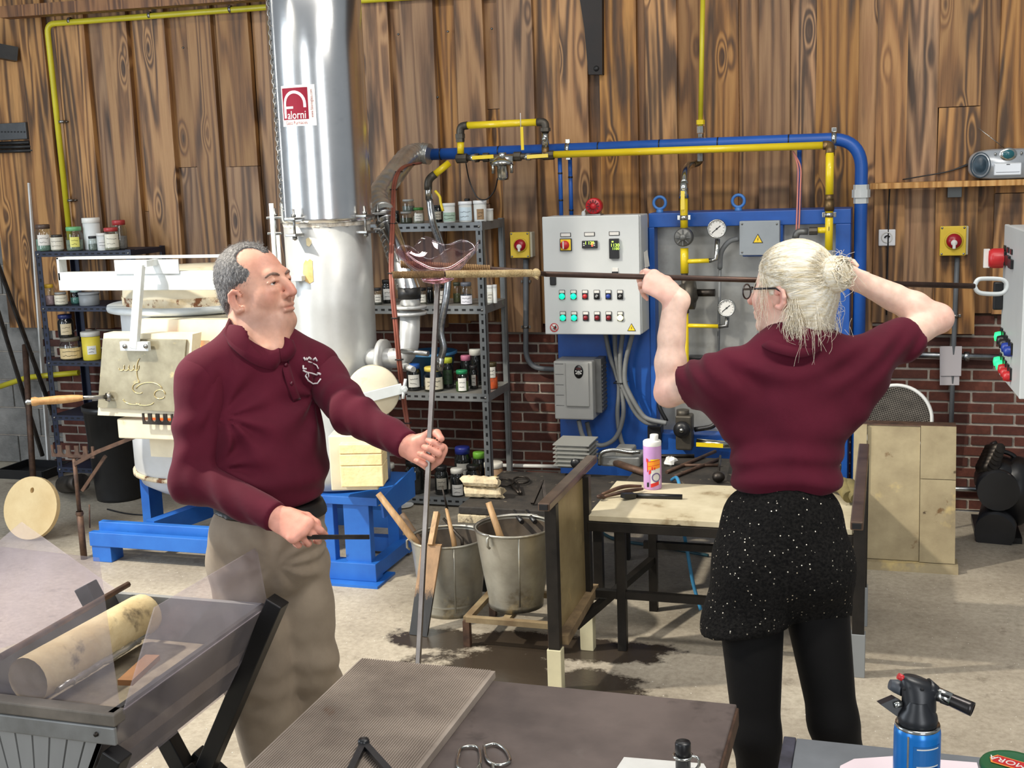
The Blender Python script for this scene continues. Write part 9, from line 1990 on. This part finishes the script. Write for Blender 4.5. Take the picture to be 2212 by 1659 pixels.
for s_ in (-1, 1):
    ec = (s_*0.074, -0.010, -0.020)
    for i in range(len(earp)-1): a, b = earp[i], earp[i+1]; wc_((ec[0]+s_*a[0]*1.2, ec[1]+a[1]*0.9, ec[2]+a[2]*0.92), (ec[0]+s_*b[0]*1.2, ec[1]+b[1]*0.9, ec[2]+b[2]*0.92), 0.0055 if i > 1 else 0.0075, 0.0055, 0.004)
    wc_((ec[0], ec[1]-0.006, ec[2]-0.018), (ec[0]+s_*0.002, ec[1]-0.006, ec[2]+0.018), 0.009, 0.009, 0.006, 'add', (WL, 0.45)); we((ec[0]+s_*0.009, ec[1]+0.004, ec[2]-0.004), (0.006, 0.007, 0.012), 0.004, 'sub')
F_.cone(wp_(0, -0.03, -0.05), wnk+np.array((0, 0.01, -0.03)), 0.050, 0.056, 0.03)
F_.ell(PD(1712, 850, 3.14), wb_, (0.12, 0.075, 0.12), 0.04); F_.cone(wLs, wnk, 0.042, 0.045, 0.04); F_.cone(wRs, wnk, 0.042, 0.045, 0.04)
for sh_0, el_0, wr_0 in ((wLs, wLe, wLw), (wRs, wRe, wRw)):
    F_.cone(sh_0, el_0, 0.048, 0.038, 0.02); F_.cone(el_0, el_0+(wr_0-el_0)*0.32, 0.037, 0.040, 0.02); F_.cone(el_0+(wr_0-el_0)*0.32, wr_0, 0.040, 0.0255, 0.02); F_.ell(el_0+(el_0-(sh_0+wr_0)/2)*0.05, wb_, (0.030, 0.030, 0.030), 0.02)
_, axW = build_hand(F_, wLw+np.array((-0.002, 0, 0.012)), np.array((-0.82, 0.10, 0.50)), np.array((-0.28, 0.80, -0.50)), 1, [(30, 34, 20), (38, 44, 24), (46, 52, 26), (52, 58, 28)], [(0.024, -0.006, 0.016), (0.042, -0.014, 0.044), (0.042, -0.020, 0.074), (0.036, -0.024, 0.098)], 0.90, (wLe+(wLw-wLe)*0.6, 0.034), 2.0)
_, axW2 = build_hand(F_, wRw, (wRw-wRe), np.array((0.1, 0.8, 0.5)), -1, fist, thL, 0.90, (wRe+(wRw-wRe)*0.6, 0.034))
def wred(V):
    q = V-wh; y = q@WF; z = q@WU; x = np.abs(q@WL)
    r = 0.75*np.exp(-(((x-0.045)/0.028)**2+((z+0.035)/0.03)**2+((y-0.055)/0.045)**2))+0.8*np.exp(-(((x-0.08)/0.014)**2+((z+0.02)/0.04)**2+((y+0.01)/0.03)**2))+0.6*np.exp(-((y-0.112)/0.015)**2-((z+0.035)/0.02)**2)
    el = 0.6*np.exp(-(np.linalg.norm(V-wLe, axis=1)/0.05)**2)+0.6*np.exp(-(np.linalg.norm(V-wRe, axis=1)/0.05)**2); return r+el+0.35*(np.linalg.norm(V-(wLw+np.array((-0.07, 0, 0.05))), axis=1) < 0.09)
shells('body', [F_.mesh()], M_SKIN, wo, skin_col(SKW, SKWR, wred), 1)
# tweed shorts and tights
G_ = Vol((wh[0]-0.36, 2.72, 0.0), (wh[0]+0.34, 3.45, zw+0.05), 0.009)
wt(1690, 1110, 3.11, 0.150, 0.115, 0.10, G_); wt(1682, 1190, 3.10, 0.170, 0.130, 0.12, G_, 0.05); wt(1640, 1240, 3.09, 0.105, 0.125, 0.10, G_, 0.05); wt(1750, 1240, 3.10, 0.105, 0.12, 0.10, G_, 0.05)
G_.cone(PD(1630, 1230, 3.10), PD(1608, 1372, 3.10), 0.108, 0.112, 0.03); G_.cone(PD(1755, 1230, 3.12), PD(1775, 1360, 3.13), 0.095, 0.088, 0.03)
G_.warp(folds(31, 0.004, [(22, 6, 18, 1.0), (-18, 8, 26, 0.7)])); G_.warp(lambda X, Y, Z: 0.0016*np.sin(X*330+np.sin(Z*150)*2)*np.sin(Z*310+Y*260))
G_.half((wh0[0], 3.0, PD(1690, 1058, 3.02)[2]), (0, 0.1, 1)); 
pB = PD(1600, 1385, 3.0); G_.half(pB, (0.16, -0.12, -1), 0.012)
def tweed():
    m, nt, b = _new('black_tweed'); tc = N(nt, 'ShaderNodeTexCoord')
    nz = N(nt, 'ShaderNodeTexNoise', i_Scale=140.0, i_Detail=4.0); L(nt, tc.outputs['Object'], nz.inputs['Vector']); rp = ramp(nt, [(0.35, C(7, 6, 6)), (0.7, C(30, 28, 26))]); L(nt, nz.outputs['Fac'], rp.inputs[0])
    vo = N(nt, 'ShaderNodeTexVoronoi', i_Scale=95.0); L(nt, tc.outputs['Object'], vo.inputs['Vector']); r2 = ramp(nt, [(0.13, (1, 1, 1, 1)), (0.19, (0, 0, 0, 1))]); L(nt, vo.outputs['Distance'], r2.inputs[0])
    sp = N(nt, 'ShaderNodeSeparateColor'); L(nt, vo.outputs['Color'], sp.inputs[0]); gt = N(nt, 'ShaderNodeMath', operation='GREATER_THAN'); gt.inputs[1].default_value = 0.66; L(nt, sp.outputs[0], gt.inputs[0]); ml = N(nt, 'ShaderNodeMath', operation='MULTIPLY'); L(nt, gt.outputs[0], ml.inputs[0]); L(nt, r2.outputs[0], ml.inputs[1])
    L(nt, mix(nt, ml.outputs[0], rp.outputs[0], C(236, 226, 206)), b.inputs['Base Color']); L(nt, ml.outputs[0], b.inputs['Metallic']); rr = N(nt, 'ShaderNodeMapRange'); rr.inputs[3].default_value = 0.95; rr.inputs[4].default_value = 0.25; L(nt, ml.outputs[0], rr.inputs[0]); L(nt, rr.outputs[0], b.inputs['Roughness']); b.inputs['Specular IOR Level'].default_value = 0.2
    bp = N(nt, 'ShaderNodeBump', i_Strength=0.9, i_Distance=0.006); L(nt, nz.outputs['Fac'], bp.inputs['Height']); L(nt, bp.outputs[0], b.inputs['Normal']); return m
shells('tweed_shorts', [G_.mesh()], tweed(), wo, None, 1)
E_ = Vol((wh[0]-0.36, 2.75, 0.0), (wh[0]+0.42, 3.5, PD(1690, 1250, 3.1)[2]), 0.008)
kA, kB = PD(1634, 1590, 3.06), PD(1800, 1560, 3.08); fA, fB = np.array((kA[0]+0.02, kA[1]+0.06, 0.07)), np.array((kB[0]+0.10, kB[1]+0.04, 0.07))
E_.cone(PD(1622, 1300, 3.10), kA, 0.086, 0.058, 0.02); E_.cone(kA, kA+(fA-kA)*0.4, 0.058, 0.056, 0.03); E_.cone(kA+(fA-kA)*0.4, fA, 0.056, 0.038, 0.02); E_.cone(PD(1762, 1300, 3.13), kB, 0.084, 0.060, 0.02); E_.cone(kB, kB+(fB-kB)*0.4, 0.060, 0.056, 0.03); E_.cone(kB+(fB-kB)*0.4, fB, 0.056, 0.038, 0.02)
shells('tights', [E_.mesh()], cloth('black_tights', C(13, 11, 11), C(8, 7, 7), 5, 0.75, 800, 0.03), wo, None, 1)
for f_ in (fA, fB): MB().obox(Vector((f_[0], f_[1]+0.06, 0.035)), Vector(wsv), Vector(wf), Z3, 0.04, 0.12, 0.035, 0.025).build('shoe', M_BLK, wo)
# hair: swept back into a knot
M_BLOND = hair_mat('platinum_hair', [(0.30, C(206, 186, 142)), (0.48, C(230, 219, 194)), (0.70, C(246, 242, 232))], (22, 190, 190), 0.38)
R_ = Vol(wh-np.array((0.18, 0.2, 0.22)), wh+np.array((0.22, 0.18, 0.17)), 0.0042)
def re_(c, r, k=0.015, mode='add'): R_.ell(wp_(*c), wfr, r, k, mode)
re_((0, -0.022, 0.030), (0.084, 0.104, 0.094)); re_((0, -0.05, -0.02), (0.076, 0.080, 0.075), 0.03); re_((0.0, -0.060, -0.075), (0.062, 0.05, 0.065), 0.03)
re_((0, 0.120, -0.030), (0.10, 0.092, 0.105), 0.004, 'sub')
for s_ in (-1, 1): re_((s_*0.084, -0.004, -0.035), (0.026, 0.030, 0.045), 0.004, 'sub')
bunc = PD(1806, 592, 3.03)
bq_ = frame(npv(onD(1806, 592, 3.03))-wh, (0, 0, 1)); R_.ell(bunc, bq_, (0.042, 0.032, 0.048), 0.006); R_.cone(PD(1775, 590, 3.08), bunc, 0.036, 0.026, 0.015)
def strandw(X, Y, Z):
    P = np.stack([X, Y, Z], -1)-wh; y = P@WF; z = P@WU; x = P@WL; a = np.arctan2(z-0.03+0.0*x, x); return 0.0009*np.sin(a*26+y*9)+0.0006*np.sin(a*57+y*14)
R_.warp(strandw)
RV, RQ = R_.mesh(); hw_ = shells('hair', [(RV, RQ)], M_BLOND, wo, None, 1)
# combed strands running from the brow over the head into the knot, knot coils, loose wisps
rs = np.random.RandomState(11)
q = MB()
def on_hair(p, lift=0.0015):
    """push a point out of the hair volume to its surface"""
    p = np.array(p, float); c = wh+WU*0.02-WF*0.02; d = p-c; L_ = np.linalg.norm(d); d /= L_
    t = L_
    for _ in range(60):
        i = [int(round((c[k]+d[k]*t-R_.lo[k])/R_.h)) for k in range(3)]
        if all(0 <= i[k] < R_.n[k] for k in range(3)):
            f = R_.F[i[0], i[1], i[2]]
            if abs(f) < 0.002: break
            t -= np.clip(f, -0.02, 0.02)*0.8
        else: t -= 0.01
    return c+d*(t+lift)
knot_in = PD(1785, 592, 3.05)
for i in range(1300):
    a = rs.uniform(-1.25, 2.2); s0 = wp_(0.090*math.sin(a), (0.055 if a < 1.3 else 0.055-0.085*min(1, (a-1.3)/0.35))+0.02*rs.rand(), 0.03+0.085*math.cos(a)*0.9-0.0)
    s1 = wp_(0.10*math.sin(a*0.95), -0.035, 0.03+0.095*math.cos(a*0.95)); pts = []
    e = knot_in+rs.randn(3)*0.010
    for t in np.linspace(0, 1, 9): p = (1-t)**2*np.array(s0)+2*t*(1-t)*np.array(s1)*1.0+t*t*e; pts.append(Vector(on_hair(p, 0.0002+0.0022*rs.rand())) if t < 0.93 else Vector(p))
    for _ in range(2): pts = [pts[0]]+[(pts[j-1]+pts[j]*2+pts[j+1])/4 for j in range(1, len(pts)-1)]+[pts[-1]]
    q.tube(pts, [0.0003+0.0005*math.sin(math.pi*k_/8) for k_ in range(9)], 3, cap=False)
q.build('combed_strands', M_BLOND, wo)['kind'] = 'stuff'
q = MB()
for i in range(120):
    r_ = 0.026+0.014*rs.rand(); ph = rs.rand()*6.28; tl = rs.randn(3)*0.35; n_ = np.array(bq_[1])+tl; n_ /= np.linalg.norm(n_); u1 = np.cross(n_, (0.3, 0.1, 1)); u1 /= np.linalg.norm(u1); v1 = np.cross(n_, u1)
    pts = [Vector(bunc+np.array(bq_[1])*(0.012*rs.randn()*0.6+0.006)+u1*(r_*math.cos(ph+t))+v1*(r_*1.12*math.sin(ph+t))) for t in np.linspace(0, 4.6, 14)]; q.tube(pts, [0.0006+0.0012*math.sin(math.pi*k_/13) for k_ in range(14)], 4, cap=False)
q.build('knot_coils', M_BLOND, wo)['kind'] = 'stuff'
q = MB()
for i in range(460):       # wisps at the nape and beside the ear
    if i < 230: s0 = wp_(0.070+0.012*rs.rand(), -0.030-0.03*rs.rand(), -0.02-0.05*rs.rand()); dn = 0.06+0.05*rs.rand()
    elif i < 262: s0 = wp_(0.070+0.01*rs.rand(), 0.030+0.02*rs.rand(), 0.045-0.03*rs.rand()); dn = 0.08+0.05*rs.rand()
    else: s0 = wp_(0.06*rs.randn()*0.7, -0.095+0.01*rs.randn(), -0.07+0.03*rs.randn()); dn = 0.04+0.05*rs.rand()
    w1 = rs.randn(3)*0.010; w2 = rs.randn(3)*0.010; pts = spline([Vector(s0), Vector(s0+np.array((0, -0.004, -dn*0.4))+w1), Vector(s0+np.array((0, -0.006, -dn*0.75))+w1+w2*0.5), Vector(s0+np.array((0, -0.006, -dn))+w2)], 4)
    q.tube(pts, [0.00042*(1-0.7*k_/(len(pts)-1))+0.00012 for k_ in range(len(pts))], 4, cap=False)
for i in range(40):        # flyaways round the knot
    d = rs.randn(3); d /= np.linalg.norm(d); s0 = bunc+d*0.03; q.tube(spline([Vector(s0), Vector(s0+d*0.02+rs.randn(3)*0.008), Vector(s0+d*0.035+rs.randn(3)*0.016+np.array((0, 0, -0.01)))], 4), 0.0005, 3, cap=False)
q.build('loose_wisps', M_BLOND, wo)['kind'] = 'stuff'
# glasses
gg = thing('spectacles', 'dark-rimmed spectacles worn by the blonde woman', 'glasses', wp_(0, 0.1, 0)); M_RIM = pm('dark_tortoise', C(44, 34, 34), C(28, 24, 26), 20, 0.3)
for s_ in (-1, 1):
    pts = [Vector(wp_(s_*0.034+0.024*math.cos(t), 0.108-0.10*abs(s_*0.034+0.024*math.cos(t))*0.5, -0.006+0.019*math.sin(t))) for t in np.linspace(0, 2*math.pi, 24, endpoint=False)]
    MB().tube(pts, 0.0022, 6, closed=True).build('rim', M_RIM, gg); q = MB(); q.add(pts, [tuple(range(24))]); q.build('lens', thinglass('lens_glass', (0.96, 0.96, 0.96, 1), 0.2, 0.02), gg)
    MB().tube([Vector(wp_(s_*0.060, 0.100, 0.002)), Vector(wp_(s_*0.080, 0.05, 0.004)), Vector(wp_(s_*0.083, 0.0, 0.004)), Vector(wp_(s_*0.080, -0.018, -0.006))], 0.0028, 6).build('temple', M_RIM, gg)
MB().tube([Vector(wp_(-0.011, 0.106, 0.0)), Vector(wp_(0, 0.110, 0.003)), Vector(wp_(0.011, 0.106, 0.0))], 0.002, 6).build('bridge', M_RIM, gg)
